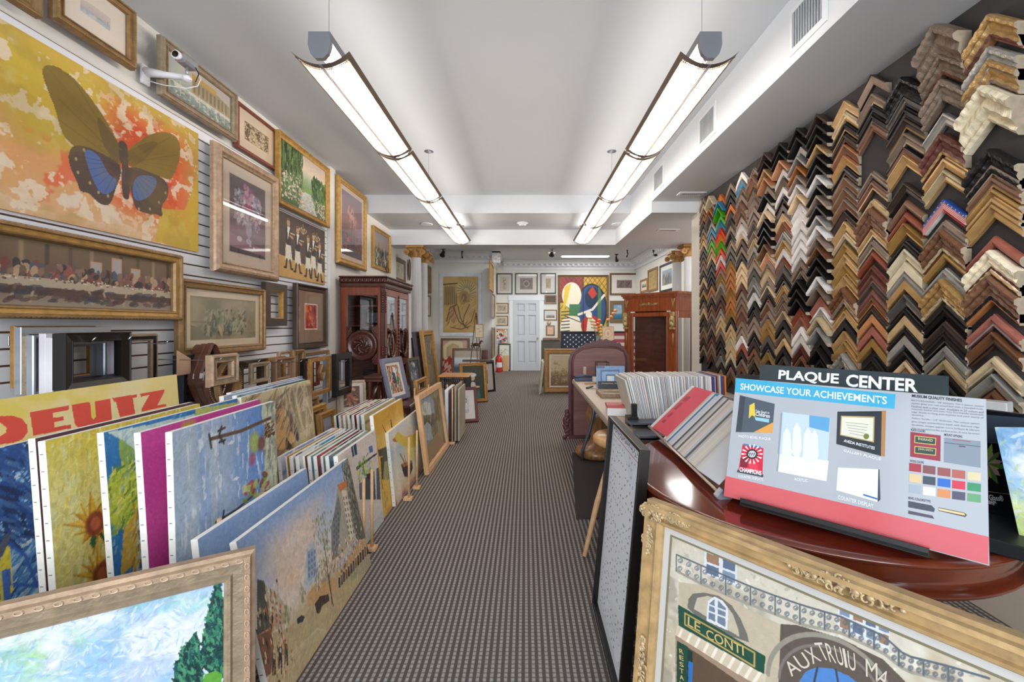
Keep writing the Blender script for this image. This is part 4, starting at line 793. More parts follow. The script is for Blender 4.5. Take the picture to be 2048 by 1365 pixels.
# ionic columns
Mcol = mat('column_paint', '#c3c4c6', .45, var=.03); Mcap = gold('gilt_plaster', '#a87e44', .5, .2, .6)
def column(x, y, label):
    t = thing('ionic_column', label, 'column', (x, y, 0), group='columns beside the rear opening'); r = .09; H = ZL2-.0 if y < 7.62 else 3.17
    Hs = ZL2; mb = MB(); n = 48; pr = [(.1, 0), (.1, .05), (.13, .05), (.13, .09), (.105, .12), (.12, .15), (.1, .18)]; MB().box(-.15, .15, -.15, .15, 0, .05).lathe(pr[3:]+[(.0, .18)], 28).obj('base', Mcol, t)
    vs = []
    for z, s in ((.18, 1), (.9, 1), (1.7, .95), (Hs-.2, .88)):
        for k in range(n): a = 2*math.pi*k/n; rr = r*s*(1 if k % 2 else .955); vs.append((rr*math.cos(a), rr*math.sin(a), z))
    mb.add(vs, [(i*n+k, i*n+(k+1) % n, (i+1)*n+(k+1) % n, (i+1)*n+k) for i in range(3) for k in range(n)]); mb.obj('shaft', Mcol, t)
    mb = MB(); mb.lathe([(.08, Hs-.2), (.1, Hs-.18), (.085, Hs-.16), (.12, Hs-.11), (.12, Hs-.05)], 24); mb.box(-.15, .15, -.15, .15, Hs-.045, Hs-.002); mb.box(-.13, .13, -.12, .12, Hs-.1, Hs-.045)
    for sx in (-1, 1):
        for sy in (-1, 1):
            c = (sx*.135, sy*.13, Hs-.12)
            mb.tube([(c[0], c[1]-.02, c[2]), (c[0], c[1]+.02, c[2])], .048, 14); mb.ball((c[0], c[1]+sy*.02, c[2]), .02, 8, 6)
            mb.ball((sx*.07, sy*.13, Hs-.08), (.05, .02, .03), 8, 5)
    mb.obj('capital', Mcap, t)
column(-1.89, 7.4, 'white column with gilt capital, nearer one on the left'); column(-1.93, 8.05, 'white column with gilt capital, farther one on the left')
column(2.82, 7.3, 'white column with gilt capital, nearer one on the right'); column(2.84, 7.95, 'white column with gilt capital, farther one on the right')

# track spots and the recessed lamp of the rear ceiling
def spot(px, py, label, s=1., a=0.):
    p = pt(px, py, z=3.05); t = thing('spotlight', label, 'spotlight', (p.x, p.y, 3.17), group='spotlights of the rear ceiling')
    MB().lathe([(.06*s, 0), (.06*s, -.02), (0, -.02)], 16).box(-.012, .012, -.012, .012, -.09, -.02).obj('mount', Gbk, t)
    M = T(0, 0, -.12) @ RZ(a) @ Matrix.Rotation(1.0, 4, 'X'); MB().lathe([(0, .07), (.03*s, .07), (.035*s, 0), (.06*s, -.06), (.06*s, -.075)], 16, M=M).obj('lamp_head', Gbk, t)
    MB().lathe([(.054*s, -.06), (0, -.05)], 16, M=M).obj('reflector', mat('spot_reflector', '#c9a88c', .25, .7), t); MB().tube([(-.07*s, 0, -.12), (.07*s, 0, -.12)], .008, 6).obj('yoke', Mchrome, t)
spot(886, 507, 'black ceiling spotlight at the left over the large drawing', 1.1, .5); spot(1103.6, 506, 'black ceiling spotlight left of the bright recessed lamp', 1.2, 0); spot(1233, 518, 'black ceiling spotlight right of the bright recessed lamp', .8, -.4); spot(1310, 505, 'black ceiling spotlight nearest the right columns', 1.1, -.8); spot(924, 512, 'tiny ceiling spotlight over the left block', .35); spot(1254.7, 510, 'tiny brass ceiling spotlight near the right wall', .35)
a = pt(1124, 513, z=3.16); b_ = pt(1217, 513, z=3.16)
t = thing('ceiling_lamp', 'long recessed fluorescent lamp in the rear ceiling', 'ceiling lamp', ((a.x+b_.x)/2, a.y, 3.17)); w_ = b_.x-a.x
MB().box(-w_/2-.03, w_/2+.03, -.13, .13, -.012, 0).obj('frame', Mtrim, t); MB().box(-w_/2, w_/2, -.09, .09, -.02, -.012).obj('diffuser', emis('cool_diffuser', '#f4f8ff', 9.), t)
# fire extinguisher
p = pt(998.5, 743, z=0.02); t = thing('fire_extinguisher', 'red fire extinguisher standing left of the white door', 'fire extinguisher', (p.x, p.y, 0)); Mred = mat('extinguisher_red', '#c8281e', .3)
MB().lathe([(0, 0), (.075, 0), (.078, .02), (.078, .36), (.06, .42), (.02, .45), (0, .45)], 20).obj('cylinder', Mred, t); MB().lathe([(.079, .13), (.079, .27)], 20).obj('label_band', Mplast, t)
MB().lathe([(.02, .44), (.022, .48), (0, .48)], 10).box(-.02, .08, -.012, .012, .47, .485).box(-.02, .07, -.01, .01, .5, .51).obj('valve', Mred, t); MB().tube([(-.03, 0, .47), (-.09, 0, .4), (-.1, 0, .2)], .012, 8).obj('hose', Gbk, t)
o = MB().bbox(0, .16, -.02, .02, 0, .45, .004).obj('wooden_board', Gpine); o.location = (pt(1005.5, 743, z=0).x, 12.1, 0); tag(o, 'pale wooden board standing beside the fire extinguisher', 'board')
wallpic('B', 996.5, 1021, 688, 742, 'white poster in a black frame leaning behind the wooden board', plane=12.22, art=a_sketch('#dfe2d8', '#9aa088', 30), fr=('flat', .03, .025, Gbk), matw=.02, res=40)

# ---------------------------------------------------------------- canvases and frames stacked on the floor at the left
def canvas(label, px0, py0, px1, zt, art, dx=.07, zb=0., th=.022, y1=None, group=None, edge=None, staples=True, q=False, res=60, pm=None, x=None, seed=1):
    """stretched canvas parallel to the aisle: px0, py0 its near top corner, px1 the column of its far top corner"""
    a = pt(px0, py0, z=zt); Y1 = y1 or F*a.x/(px1-VX); A_ = Vector((a.x+dx, a.y, zb)); B_ = Vector((a.x+dx, Y1, zb)); lean = math.atan2(dx, zt-zb); h = math.hypot(dx, zt-zb); w = Y1-a.y
    M = Mlean(A_, B_, lean) @ T(0, 0, 0)
    t = picture(label, M, w, h, art=art, fr=None, backing=False, name='stretched_canvas', cat='painting', group=group, res=res, q=q, pm=pm or paint(), seed=seed, gain=1.3)
    MB().bbox(-w/2, w/2, 0, h, -th, .0036, .002).obj('canvas_edge', edge or Mcan, t)
    if staples:
        mb = MB(); n = int(h/.055)
        for k in range(n): y = .03+k*.055; mb.box(-w/2-.0012, -w/2+.001, y, y+.002, -th*.7, -th*.25)
        s_ = mb.obj('staple', mat('staple_steel', '#5c5f66', .4, .6), t); s_['kind'] = 'stuff'
    return t
C1 = lambda l: [(x/2.2, 750+y/2.2195) for x, y in l]
C2 = lambda l: [(400+x/2.334, 780+y/2.334) for x, y in l]
def a_deutz(A):
    A.fill('#e2c87c'); A.noise('#d9c04c', 4, .5, .12, .8); A.noise('#e6d4a0', 5, .55, .1, .7); r = '#d04438'
    A.poly([(-20, 828), (0, 833), (26, 832), (44, 838), (54, 850), (55, 866), (44, 880), (27, 886), (-20, 892)], r); A.poly([(-20, 845), (2, 847), (13, 856), (12, 866), (2, 872), (-20, 874)], '#e2c87c')
    A.poly([(59.8, 825.6), (137.6, 812), (137.6, 820.4), (105, 827), (106, 836.5), (127.4, 832.7), (127.8, 840.6), (107.6, 845), (109.3, 855.5), (141.5, 849.4), (143, 857), (66.6, 872.5)], r)
    A.poly([(143, 810.7), (180, 804.5), (183, 835), (187, 839.7), (191.5, 835), (189, 803.6), (220.5, 797.5), (224, 838), (221, 843), (211, 847), (157, 856), (150, 850)], r)
    A.poly([(224, 796.6), (273.3, 789.2), (273.6, 794.9), (265.4, 796.6), (270.7, 828.3), (239.9, 835.3), (231.6, 803.7), (228.5, 804.5)], r)
    A.poly([(279.4, 787.8), (328.3, 779.6), (328.6, 784.3), (314.6, 811.6), (332.2, 808.4), (333, 813.3), (283, 824.7), (283, 818.6), (298.8, 790.5), (284.7, 793.1), (283, 795.5)], r)
canvas('yellow poster canvas with big red letters DEUTZ leaning at the back of the stack', -60, 808, 352, 1.035, a_deutz, dx=.08, th=.01, edge=mat('yellow_card', '#e3cf92', .7), q=True, res=420, staples=False, pm=Pprint)
def a_swirlblue(A):   # plain stand-in: thick blue brush strokes with a yellow shape
    A.grad([(0, '#3c7cb8'), (.3, '#3a74b4'), (.6, '#5a8cc0'), (.85, '#27508c'), (1, '#1d3b6c')]); A.dabs(900, (0, 0, 1, 1), .035, ['#2c5a9c', '#6f9fd0', '#93b9dc', '#1e3f78', '#3f78b8', '#b9cfe0'], .5, .9, .16); A.dabs(260, (0, .6, 1, 1), .04, ['#1a2c50', '#23427c', '#38598c'], 2.2, .8, .16)
    A.poly(C1([(0, 770), (45, 760), (60, 960), (20, 1010), (0, 1010)]), '#d8c23c'); A.poly(C1([(5, 870), (45, 860), (50, 1000), (15, 1010)]), '#3f62b4'); A.line(C1([(45, 755), (110, 800), (165, 940), (60, 930)]), .006, '#2c52a4'); A.line(C1([(0, 800), (30, 720)]), .012, '#4a5060'); A.dabs(60, (.55, 0, 1, .3), .03, ['#7ab0d8', '#3b78c0'], 1.5, .3, .15)
canvas('thickly painted blue canvas at the left edge of the photo', -70, 912, 70, .88, a_swirlblue, dx=.07, q=True, res=220, pm=Pknife)
def a_brown(A): A.fill('#54383a'); A.noise('#4a2f32', 4, .5, .2, .8); A.rect(0, 0, 1, .06, '#c9a83c'); A.rect(0, 0, 1, .03, '#1f1c1a')
canvas('dark brown canvas between the blue one and the yellow flower one', 68, 878, 385, .95, a_brown)
def a_sun(A):   # plain stand-in: loose orange flowers on a yellow ground
    A.grad([(0, '#b3963a'), (.4, '#cdbb62'), (.8, '#d2c679'), (1, '#c9b23f')]); A.dabs(900, (0, 0, 1, 1), .02, ['#d9cc80', '#c4b050', '#cbc98a', '#b9ad5c', '#d8c05c'], 1.4, .5, .22)
    for x, y, s in ((420, 660, 1.), (450, 885, .9)):
        for k in range(13):
            a = k*.483+.2; c = math.cos(a); s_ = math.sin(a); L = (105 if k % 3 else 140)*s
            A.poly(C1([(x+25*s_, y-25*c), (x+L*.6*c+18*s_, y+L*.6*s_-14*c), (x+L*c, y+L*s_), (x+L*.5*c-20*s_, y+L*.5*s_+16*c)]), ['#d8a23a', '#c98a2c', '#e0b44c'][k % 3]); A.line(C1([(x+25*s_, y-25*c), (x+L*c, y+L*s_)]), .0025, '#8a5a1e', .7)
        A.poly(C1([(x-10, y+40), (x-25, y+90), (x-5, y+115), (x+5, y+60)]), '#2c5a38'); A.poly(C1([(x+25, y+35), (x+55, y+80), (x+40, y+85), (x+15, y+50)]), '#1f4a30'); A.ell(*C1([(x, y)])[0], .035, .045, '#7c3a26', 1, .3); A.ell(*C1([(x, y)])[0], .018, .024, '#a8543a', 1, .3)
    A.dabs(120, (0, 0, 1, .25), .02, ['#b98c2c', '#d9b24c', '#8a7a3a'], 1.2, .6, .2)
canvas('yellow canvas with ragged orange flowers leaning beside the brown canvas', 88, 883, 398, .95, a_sun, q=True, res=240, pm=Pknife)
def a_village(A):
    A.fill('#2c6aa8'); A.poly(C1([(540, 250), (600, 300), (620, 340), (540, 440), (545, 480), (520, 300)]), '#7f9a4c'); A.poly(C1([(470, 255), (640, 225), (1060, 130), (1060, 300), (620, 350), (540, 290)]), '#bccfc8'); A.poly(C1([(860, 150), (1060, 120), (1060, 220), (860, 230)]), '#a9ac5c')
    A.poly(C1([(540, 430), (620, 350), (1000, 300), (1000, 500), (620, 450)]), '#a9b9bc'); A.poly(C1([(560, 600), (620, 480), (700, 480), (700, 900), (600, 900)]), '#b9c4bc')
    for y in (600, 690, 750, 820): A.poly(C1([(605, y), (640, y-4), (642, y+38), (608, y+42)]), '#3a5a78')
    A.ell(*C1([(545, 545)])[0], .075, .11, '#a9b43c', 1, .2); A.dabs(260, (0, .62, .42, .86), .018, ['#d2cf4c', '#7f963a', '#c4bc3c', '#55702c'], .9, 2, .2); A.poly(C1([(545, 690), (600, 600), (600, 830), (530, 900), (540, 760)]), '#c9983c'); A.dabs(160, (.1, .4, .4, .7), .02, ['#d8a83c', '#a8782c'], 1.3, .5, .2); A.dabs(400, (0, 0, 1, 1), .014, ['#3f7cb4', '#8fb0c4', '#d9d8b8'], 1.2, 1, .3, .35)
canvas('blue canvas with yellow foliage and grey houses in the stack', 205, 866, 473, .95, a_village, q=True, res=220, pm=Pknife)
def a_pink(A): A.fill('#b93c86'); A.noise('#c2498f', 3, .5, .3, .7); A.rect(.27, .93, .36, 1, '#a8862c'); A.rect(.05, .93, .06, 1, '#ecdce0'); A.rect(.36, .93, .37, 1, '#ecdce0')
canvas('plain magenta canvas in the stack', 279, 866, 518, .95, a_pink, dx=.06, res=60)
def a_lamps(A):
    A.grad([(0, '#9fb4cf'), (.35, '#a9b9cc'), (.7, '#5f86c6'), (1, '#4a74bc')], 0); A.noise('#c2cacc', 3, .5, .2, .8, 5, .6, box=(0, 0, .6, 1, .1)); A.noise('#6f93cf', 5, .5, .2, .6, 6, .5); A.noise('#dfe6ee', 12, .66, .04, .8, 6, 1)
    A.poly(C1([(1200, 112), (1222, 112), (1245, 560), (1130, 590), (1180, 320)]), '#a8ab92'); A.dabs(260, (.84, .3, 1, 1), .03, ['#8f9480', '#c4c4ac', '#7d806c', '#b6bc9c'], 1.4, .6, .3)
    A.line(C1([(930, 285), (1060, 250), (1190, 192)]), .008, '#5a4638'); A.dabs(40, (.86, .83, .97, .9), .012, ['#4a3424', '#8a5c3c', '#2c2018'], .3, 1, .4)
    for p_ in ([(920, 265), (930, 325)], [(975, 230), (965, 270), (985, 305)], [(960, 250), (990, 235)], [(965, 300), (990, 290)], [(950, 655), (1040, 600), (1110, 540)], [(985, 605), (980, 650)]): A.line(C1(p_), .005, '#3c322e')
    A.dabs(60, (.6, .42, .86, .66), .02, ['#a8b45c', '#7a8c3c', '#6f4438', '#a4464c', '#c9c88c'], 0, 3, .6)
    for x, y in ((1015, 300), (1035, 460)): A.poly(C1([(x-14, y+10), (x+5, y-8), (x+20, y-6), (x+8, y+8)]), '#e6ebee')
    A.ell(*C1([(1120, 300)])[0], .035, .05, '#9aa850', .9, .6); A.ell(*C1([(1150, 305)])[0], .03, .035, '#6e4438', .9, .6); A.ell(*C1([(1110, 375)])[0], .02, .03, '#a84a5c', .8, .6); A.dabs(90, (.5, .1, .8, .45), .018, ['#8fa060', '#a8534c', '#6f7c48', '#b9bc90'], 1.4, 1, .5, .7)
canvas('blue sky canvas with an iron lamp bracket lying sideways, front of the tall stack', 342, 865, 548.6, .95, a_lamps, dx=.03, q=True, res=260, pm=Pknife)
canvas('low plain pale blue canvas behind the street scene', 393, 1080, 612, .60, lambda A: (A.grad([(0, '#8fa9d2'), (1, '#7f9cca')]), A.noise('#a2b8da', 3, .5, .3, .6)), dx=.07, res=60)
def a_street(A):
    A.grad([(0, '#8c8468'), (.3, '#b09c78'), (.45, '#d2c6ba'), (.7, '#a9b4c8'), (1, '#7d98c4')]); A.noise('#d9baa2', 2.6, .46, .14, .85, box=(.05, .35, .8, .95, .15)); A.noise('#e6dfd8', 4, .5, .15, .7, box=(.1, .3, .75, .85, .15)); A.noise('#86a2cc', 3, .5, .15, .8, box=(0, .75, 1, 1, .1)); A.noise('#e0b08c', 5, .58, .08, .5, box=(.15, .45, .7, .8, .1))
    A.poly(C2([(265, 1400), (268, 1160), (420, 1110), (540, 1010), (640, 930), (810, 830), (815, 880), (480, 1400)]), '#a8946c'); A.noise('#7a7458', 4, .5, .15, .8, box=(.3, 0, 1, .3, .1)); A.noise('#cdb486', 6, .52, .1, .6, box=(0, 0, .8, .3, .08))
    P = lambda l, c, a=1.: A.poly(C2(l), c, a)
    P([(672, 345), (715, 320), (740, 440), (775, 640), (790, 700), (730, 700), (700, 560)], '#55564c')   # dark trunk side
    A.dabs(240, (.9, .45, 1.0, 1), .014, ['#3c3c36', '#77786a', '#2a2925', '#94947f'], 1.5, .7, .25)
    P([(612, 700), (640, 470), (660, 420), (682, 440), (706, 560), (725, 680), (700, 720), (625, 800)], '#9a9380'); P([(660, 470), (683, 470), (720, 680), (700, 710)], '#c9bea2'); P([(640, 445), (682, 425), (686, 452), (655, 478)], '#b9683c'); P([(612, 640), (645, 490), (660, 560), (640, 780), (615, 800)], '#6e6f6c')
    for r in range(7):
        for c in range(4): x = 668+c*11+r*4; y = 500+r*27+c*-3; P([(x, y), (x+5, y-1), (x+7, y+14), (x+2, y+15)], '#4c4a48', .85)
    for r in range(6):
        for c in range(3): x = 622+c*10+r*1; y = 600+r*27-c*14; P([(x, y), (x+5, y-3), (x+5, y+12), (x, y+15)], '#3f444c', .8)
    P([(485, 900), (498, 745), (520, 700), (535, 715), (558, 860), (490, 945)], '#aab0b4'); P([(500, 760), (530, 735), (548, 860), (505, 900)], '#8794a6')
    for r in range(4):
        for c in range(3): x = 505+c*13; y = 770+r*30-c*10; P([(x, y), (x+8, y-5), (x+9, y+14), (x+1, y+19)], '#5c7088', .9)
    P([(266, 885), (298, 893), (320, 945), (340, 930), (372, 968), (400, 1010), (402, 1085), (330, 1140), (266, 1160)], '#a08a6c'); P([(266, 885), (300, 893), (328, 1110), (266, 1150)], '#4c4d42'); P([(318, 940), (340, 930), (390, 990), (396, 1040), (330, 1060)], '#b9a586'); P([(266, 1150), (330, 1120), (345, 1200), (330, 1330), (266, 1365)], '#6c4a38')
    for r in range(4):
        for c in range(3): x = 335+c*18; y = 985+r*26+c*8; P([(x, y), (x+8, y+3), (x+8, y+18), (x, y+15)], ['#a8582e', '#5a4434'][(r+c) % 2], .9)
    A.dabs(110, (0, .1, .17, .62), .012, ['#2c2a26', '#c9a888', '#a8502c', '#6d6450', '#dcd2b8'], 1.5, .3, .3)
    P([(500, 960), (540, 905), (600, 880), (640, 880), (640, 930), (560, 1000), (505, 1010)], '#b3895c'); A.dabs(60, (.42, .3, .62, .44), .012, ['#d8c4a0', '#8a5a3c', '#6c7480'], .9, .5, .35)
    for x, y0, y1, w in ((585, 560, 900, 30), (405, 1010, 1090, 13), (478, 900, 990, 12), (548, 600, 700, 16)):
        for _ in range(150 if w > 20 else 30): xx = x+A.rng.normal()*w*.55; yy = y0+(y1-y0)*A.rng.random(); A.ell(*C2([(xx, yy)])[0], .004, .009, ['#707852', '#8c8c66', '#5c6146', '#a09a74'][int(A.rng.random()*4)], .7, .7)
    A.line(C2([(578, 700), (600, 880), (616, 1000)]), .003, '#4a4032'); A.line(C2([(598, 860), (622, 1010)]), .003, '#3c3428')
    P([(635, 835), (728, 695), (740, 702), (652, 850)], '#a3abba'); P([(640, 850), (745, 705), (775, 690), (780, 760), (660, 900)], '#b28a5c', .7); A.dabs(150, (.62, .2, .98, .42), .009, ['#d08a50', '#e4d0ac', '#332e28', '#9a7450'], 1.5, .4, .35)
    for k in range(13):
        x = 650+k*11; y = 900-k*13; P([(x-4, y-22), (x+4, y-23), (x+6, y+22), (x-3, y+26)], ['#2b2826', '#4a3a30', '#33363e', '#6a4a38'][k % 4]); A.ell(*C2([(x, y-28)])[0], .003, .004, '#d0aa88')
    for x, y, c, c2_ in ((375, 1232, '#27272c', '#d9dce2'), (402, 1218, '#33302f', '#9c4434'), (345, 1262, '#3c322c', '#b9a890')):
        P([(x-7, y-30), (x+6, y-32), (x+8, y+10), (x+10, y+70), (x+3, y+72), (x, y+20), (x-4, y+72), (x-9, y+70)], c); A.ell(*C2([(x, y-38)])[0], .0045, .006, '#c9a488'); A.ell(*C2([(x+1, y-15)])[0], .005, .009, c2_, .9)
    P([(535, 1000), (560, 965), (600, 955), (605, 985), (570, 1010), (560, 1045), (545, 1045)], '#3a2f28'); P([(452, 1070), (475, 1052), (490, 1060), (480, 1085), (455, 1095)], '#2f3238')
    for k in range(14): A.line(C2([(548, 1115), (285+k*42, 1375-k*14)]), .002, '#cfc4a0', .35)
    A.dabs(120, (.0, .0, .9, .22), .02, ['#d8c8a0', '#8f8464', '#b59c70'], .9, .4, .1, .4)
canvas('misty boulevard street painting standing on the floor, front of the low row', 470, 1085, 700, .585, a_street, dx=.13, q=True, res=320, pm=Pknife, y1=2.34)
# big gold-beaded frame in the near left corner
def a_clouds(A):   # plain stand-in: painted clouds and dark green trees
    A.grad([(0, '#9fc07c'), (.12, '#b4cf9c'), (.3, '#b9d2d8'), (.6, '#c6d8e6'), (1, '#8cc4c0')]); A.noise('#a6cf94', 2.2, .52, .1, .8); A.noise('#8ab4dc', 2.6, .54, .1, .7); A.noise('#cfd8e0', 2.4, .5, .1, .95); A.noise('#bccae0', 5, .56, .08, .8); A.noise('#dde2e4', 5, .55, .07, .8)
    fl = lambda u, v: 2.6*math.sin(u*9+1.3*math.sin(v*9))+1.8*math.cos(v*11+u*3); A.dabs(1500, (0, 0, 1, 1), .012, ['#8fb0da', '#d8dee6', '#b0c4de', '#c6d2dc', '#9dbbd8', '#dfe2de'], asp=.2, a=.55, flow=fl); A.dabs(170, (.0, 0, .8, .4), .014, ['#b9d8a0', '#a4cc8c', '#cfe0b8'], asp=.25, a=.6, flow=fl)
    A.ell(420, 1150, .09, .06, '#b9cdea', .8, .5); A.ell(425, 1150, .06, .04, '#9db6dd', .8, .5)
    tr = [(438, 1150), (446, 1200), (456, 1260), (463, 1310), (455, 1340), (440, 1356), (418, 1348), (405, 1330), (404, 1290), (415, 1230), (428, 1180)]
    A.poly(tr, '#1f5a4c'); A.poly([(393, 1262), (404, 1320), (408, 1375), (345, 1375), (352, 1330), (372, 1290)], '#22604c')
    for P_, n in ((tr, 520), ([(393, 1262), (404, 1320), (408, 1375), (345, 1375), (352, 1330), (372, 1290)], 300)):
        m = A.polym(P_); js, is_ = np.nonzero(m)
        if len(js):
            for _ in range(n):
                k = int(A.rng.random()*len(js)); u, v = A.U[js[k], is_[k]], A.V[js[k], is_[k]]; A.dabs(1, (u, v, u, v), .012, ['#123c38', '#2e7a5c', '#0f2f34', '#4a8f68', '#1b4f52'], 1.9, .9, .25, .9)
    A.poly([(400, 1380), (410, 1350), (432, 1342), (445, 1350), (440, 1380)], '#5ea03c'); A.poly([(440, 1380), (450, 1350), (475, 1325), (475, 1380)], '#4f9438'); A.poly([(448, 1345), (460, 1325), (475, 1318), (475, 1330)], '#e2cf7c')
ex = Vector((.863, .506, 0)); B_ = Vector((-.84, 1.325, 0)); A_ = B_-ex*1.06
t = picture('large silver-gold frame of a cloudy sky and dark green trees, near left corner', Mlean(A_, B_, .03), 1.06, .625, art=a_clouds, fr=('step', .08, .045, Gch), q=True, res=520, pm=Pknife, frm2=(Gsv, (5, 6, 7)))
mb = MB(); W_, H_, a_ = 1.06, .625, .022                        # scroll ornament running round the frame
for hor in (1, 0):
    L_ = (W_ if hor else H_)-2*a_; n = int(L_/.034)
    for k in range(n):
        for sd in (0, 1):
            tt = (k+.5)*L_/n; P_ = []
            for j in range(9):
                an = j*.75; rr = .0135*(1-j/11); u_ = tt+rr*math.cos(an)+(j-4)*.0012; v_ = rr*.62*math.sin(an)
                P_.append((-L_/2+u_, a_+sd*(H_-2*a_)+v_, .0455) if hor else (-W_/2+a_+sd*(W_-2*a_)+v_, a_+u_, .0455))
            mb.tube(P_, .0024, 5, cap=False)
mb.obj('scroll_ornament', mat('scroll_highlight', '#bfa78e', .5, .1), t)['kind'] = 'stuff'
b_ = beads(W_, H_, .0665, .036, .0028, .009).obj('bead_rope', mat('scroll_highlight'), t); b_['kind'] = 'stuff'

# second tall row
C4 = lambda l: [(340+x/5.689, 660+y/5.689) for x, y in l]
def a_folds(A):   # plain stand-in: draped brown and cream cloth
    A.grad([(0, '#b39a6c'), (.5, '#b8a478'), (1, '#6e5847')], 1); A.noise('#c9b88c', 3, .48, .12, .9, .6, 2); A.noise('#57443a', 3, .52, .1, .8, box=(0, .55, .55, 1, .1)); A.noise('#d8cdb0', 6, .55, .1, .6, 1, 2, box=(.5, 0, 1, 1, .1))
    A.poly(C4([(1200, 900), (1300, 900), (1350, 1000), (1340, 1365), (1200, 1365)]), '#b9905a'); A.poly(C4([(1310, 900), (1400, 940), (1470, 1120), (1480, 1250), (1420, 1300), (1360, 1160), (1370, 1050)]), '#4a3430'); A.poly(C4([(1330, 1140), (1380, 1160), (1480, 1330), (1430, 1365), (1330, 1220)]), '#c99a5c'); A.poly(C4([(1320, 1220), (1420, 1365), (1310, 1365)]), '#2f2622')
    A.dabs(160, (.5, 0, 1, 1), .07, ['#cbbd92', '#8f7d58', '#b7a376', '#d9cfae', '#a3b0a0'], 1.3, 1.4, .12, .5); A.dabs(80, (0, .6, .6, 1), .06, ['#4d3b32', '#8a735a', '#6a5444'], .6, 1, .12, .6)
canvas('low blue-grey canvas edge behind the brown drapery painting', 446, 793, 600, .95, a_abstract(['#7f93b4', '#8ea2bf', '#5d6f8c'], 30, .2), res=40)
canvas('slate blue canvas second behind the brown drapery painting', 460, 786, 604, .955, a_abstract(['#5a6f8c', '#8ca0bc', '#6a5f58'], 30, .2), res=40)
canvas('dark green edged canvas directly behind the brown drapery painting', 472, 792, 609, .95, a_abstract(['#3f5c50', '#8fb0c4', '#39464c'], 30, .2), res=40)
canvas('tall canvas of brown and cream drapery, front of the second row', 480.6, 796, 619, .95, a_folds, dx=.09, q=True, res=190)
# rows of smaller canvases
pal = [['#6d83b0', '#c9ccd6'], ['#c8943a', '#b9782a', '#d9b46a'], ['#d9dad6', '#4a4c58', '#9aa0a8'], ['#2f7fae', '#5aa0c4', '#e6e6e0'], ['#7a4a34', '#b8b07c', '#a9a888'], ['#6f979c', '#4f6f74', '#b5c9c4'], ['#6a2c38', '#8a3c44'], ['#7fa39a', '#3f5a58', '#a9c0b4'], ['#aeb9b2', '#7f8f8c', '#4a6a8c']]
nm_ = ['blue-grey', 'ochre', 'white and charcoal', 'bright blue', 'brown and olive', 'teal', 'wine red', 'sea green', 'pale grey window']
for k in range(9):
    f_ = k/9; zt = .6-.012*(k % 3 == 1)
    canvas(f'{nm_[k]} canvas in the small row behind the white shopfront canvas', 560+f_*108, 914-1*f_, 668+f_*74, zt, a_abstract(pal[k], 26, .2), dx=.06, group='small canvases in the dowel rack', res=30, th=.018, seed=k+3)
def a_shop(A):
    A.fill('#d8cbc0'); A.noise('#cbbcae', 4, .5, .2, .6); c = '#2c3a4a'
    C7 = lambda l: [(560+x/6.204, 780+y/6.204) for x, y in l]
    A.poly(C7([(880, 700), (945, 660), (960, 800), (900, 840)]), c); A.line(C7([(905, 680), (925, 825)]), .006, '#cfd6da'); A.poly(C7([(1100, 710), (1145, 690), (1155, 770), (1110, 790)]), '#4a6690'); A.poly(C7([(945, 960), (1200, 780), (1205, 800), (950, 1000)]), '#1f2a38')
    A.dabs(90, (.4, .62, .75, .82), .02, ['#5f8a3c', '#8fb04c', '#3f6a30'], 1, 2, .4)
    for k in range(6): A.poly(C7([(955+k*42, 1000-k*30), (975+k*42, 985-k*30), (985+k*42, 1050-k*30), (965+k*42, 1065-k*30)]), ['#d9c86a', '#b9c0c8'][k % 2])
    A.poly(C7([(1050, 1100), (1170, 1010), (1190, 1365), (1060, 1365)]), '#3f4650'); A.poly(C7([(980, 1170), (1040, 1130), (1050, 1365), (990, 1365)]), '#55606c'); A.poly(C7([(1195, 980), (1230, 960), (1250, 1365), (1200, 1365)]), '#48525e'); A.poly(C7([(1070, 1050), (1160, 1020), (1165, 1080), (1080, 1120)]), '#20262e'); A.rect(0, 0, 1, .12, '#b9bcb4')
canvas('white canvas of a shopfront with a striped awning beside the dowel rack', 674, 913, 749, .61, a_shop, dx=.06, q=True, res=150)
nm2 = ['navy-edged', 'red and cream', 'cream and brown', 'black and white', 'wine and white', 'grey blue', 'olive cream']
pal2 = [['#3c4658', '#b8a08c'], ['#a8453c', '#d9cbb8'], ['#8c7258', '#cfc0a0'], ['#2c2c30', '#dcdad4'], ['#7a3238', '#d9d4cc'], ['#5a6c80', '#bcc4c8'], ['#a8a070', '#8a8258']]
for k in range(7):
    canvas(f'{nm2[k]} small canvas in the far row behind the yellow canvas', 671+k*9, 832-k*.3, 737+k*8.2, .6, a_abstract(pal2[k], 20, .22), dx=.05, group='small canvases in the far dowel rack', res=26, th=.016, seed=k+20)
canvas('olive canvas with a brown stripe just behind the yellow canvas', 727, 831, 790, .6, lambda A: (A.fill('#b8a874'), A.rect(0, .86, 1, .9, '#6a4030'), A.ell(.7, .55, .08, .05, '#2c2824')), dx=.05, res=40)
C5 = lambda l: [(600+x/3.792, 600+y/3.792) for x, y in l]
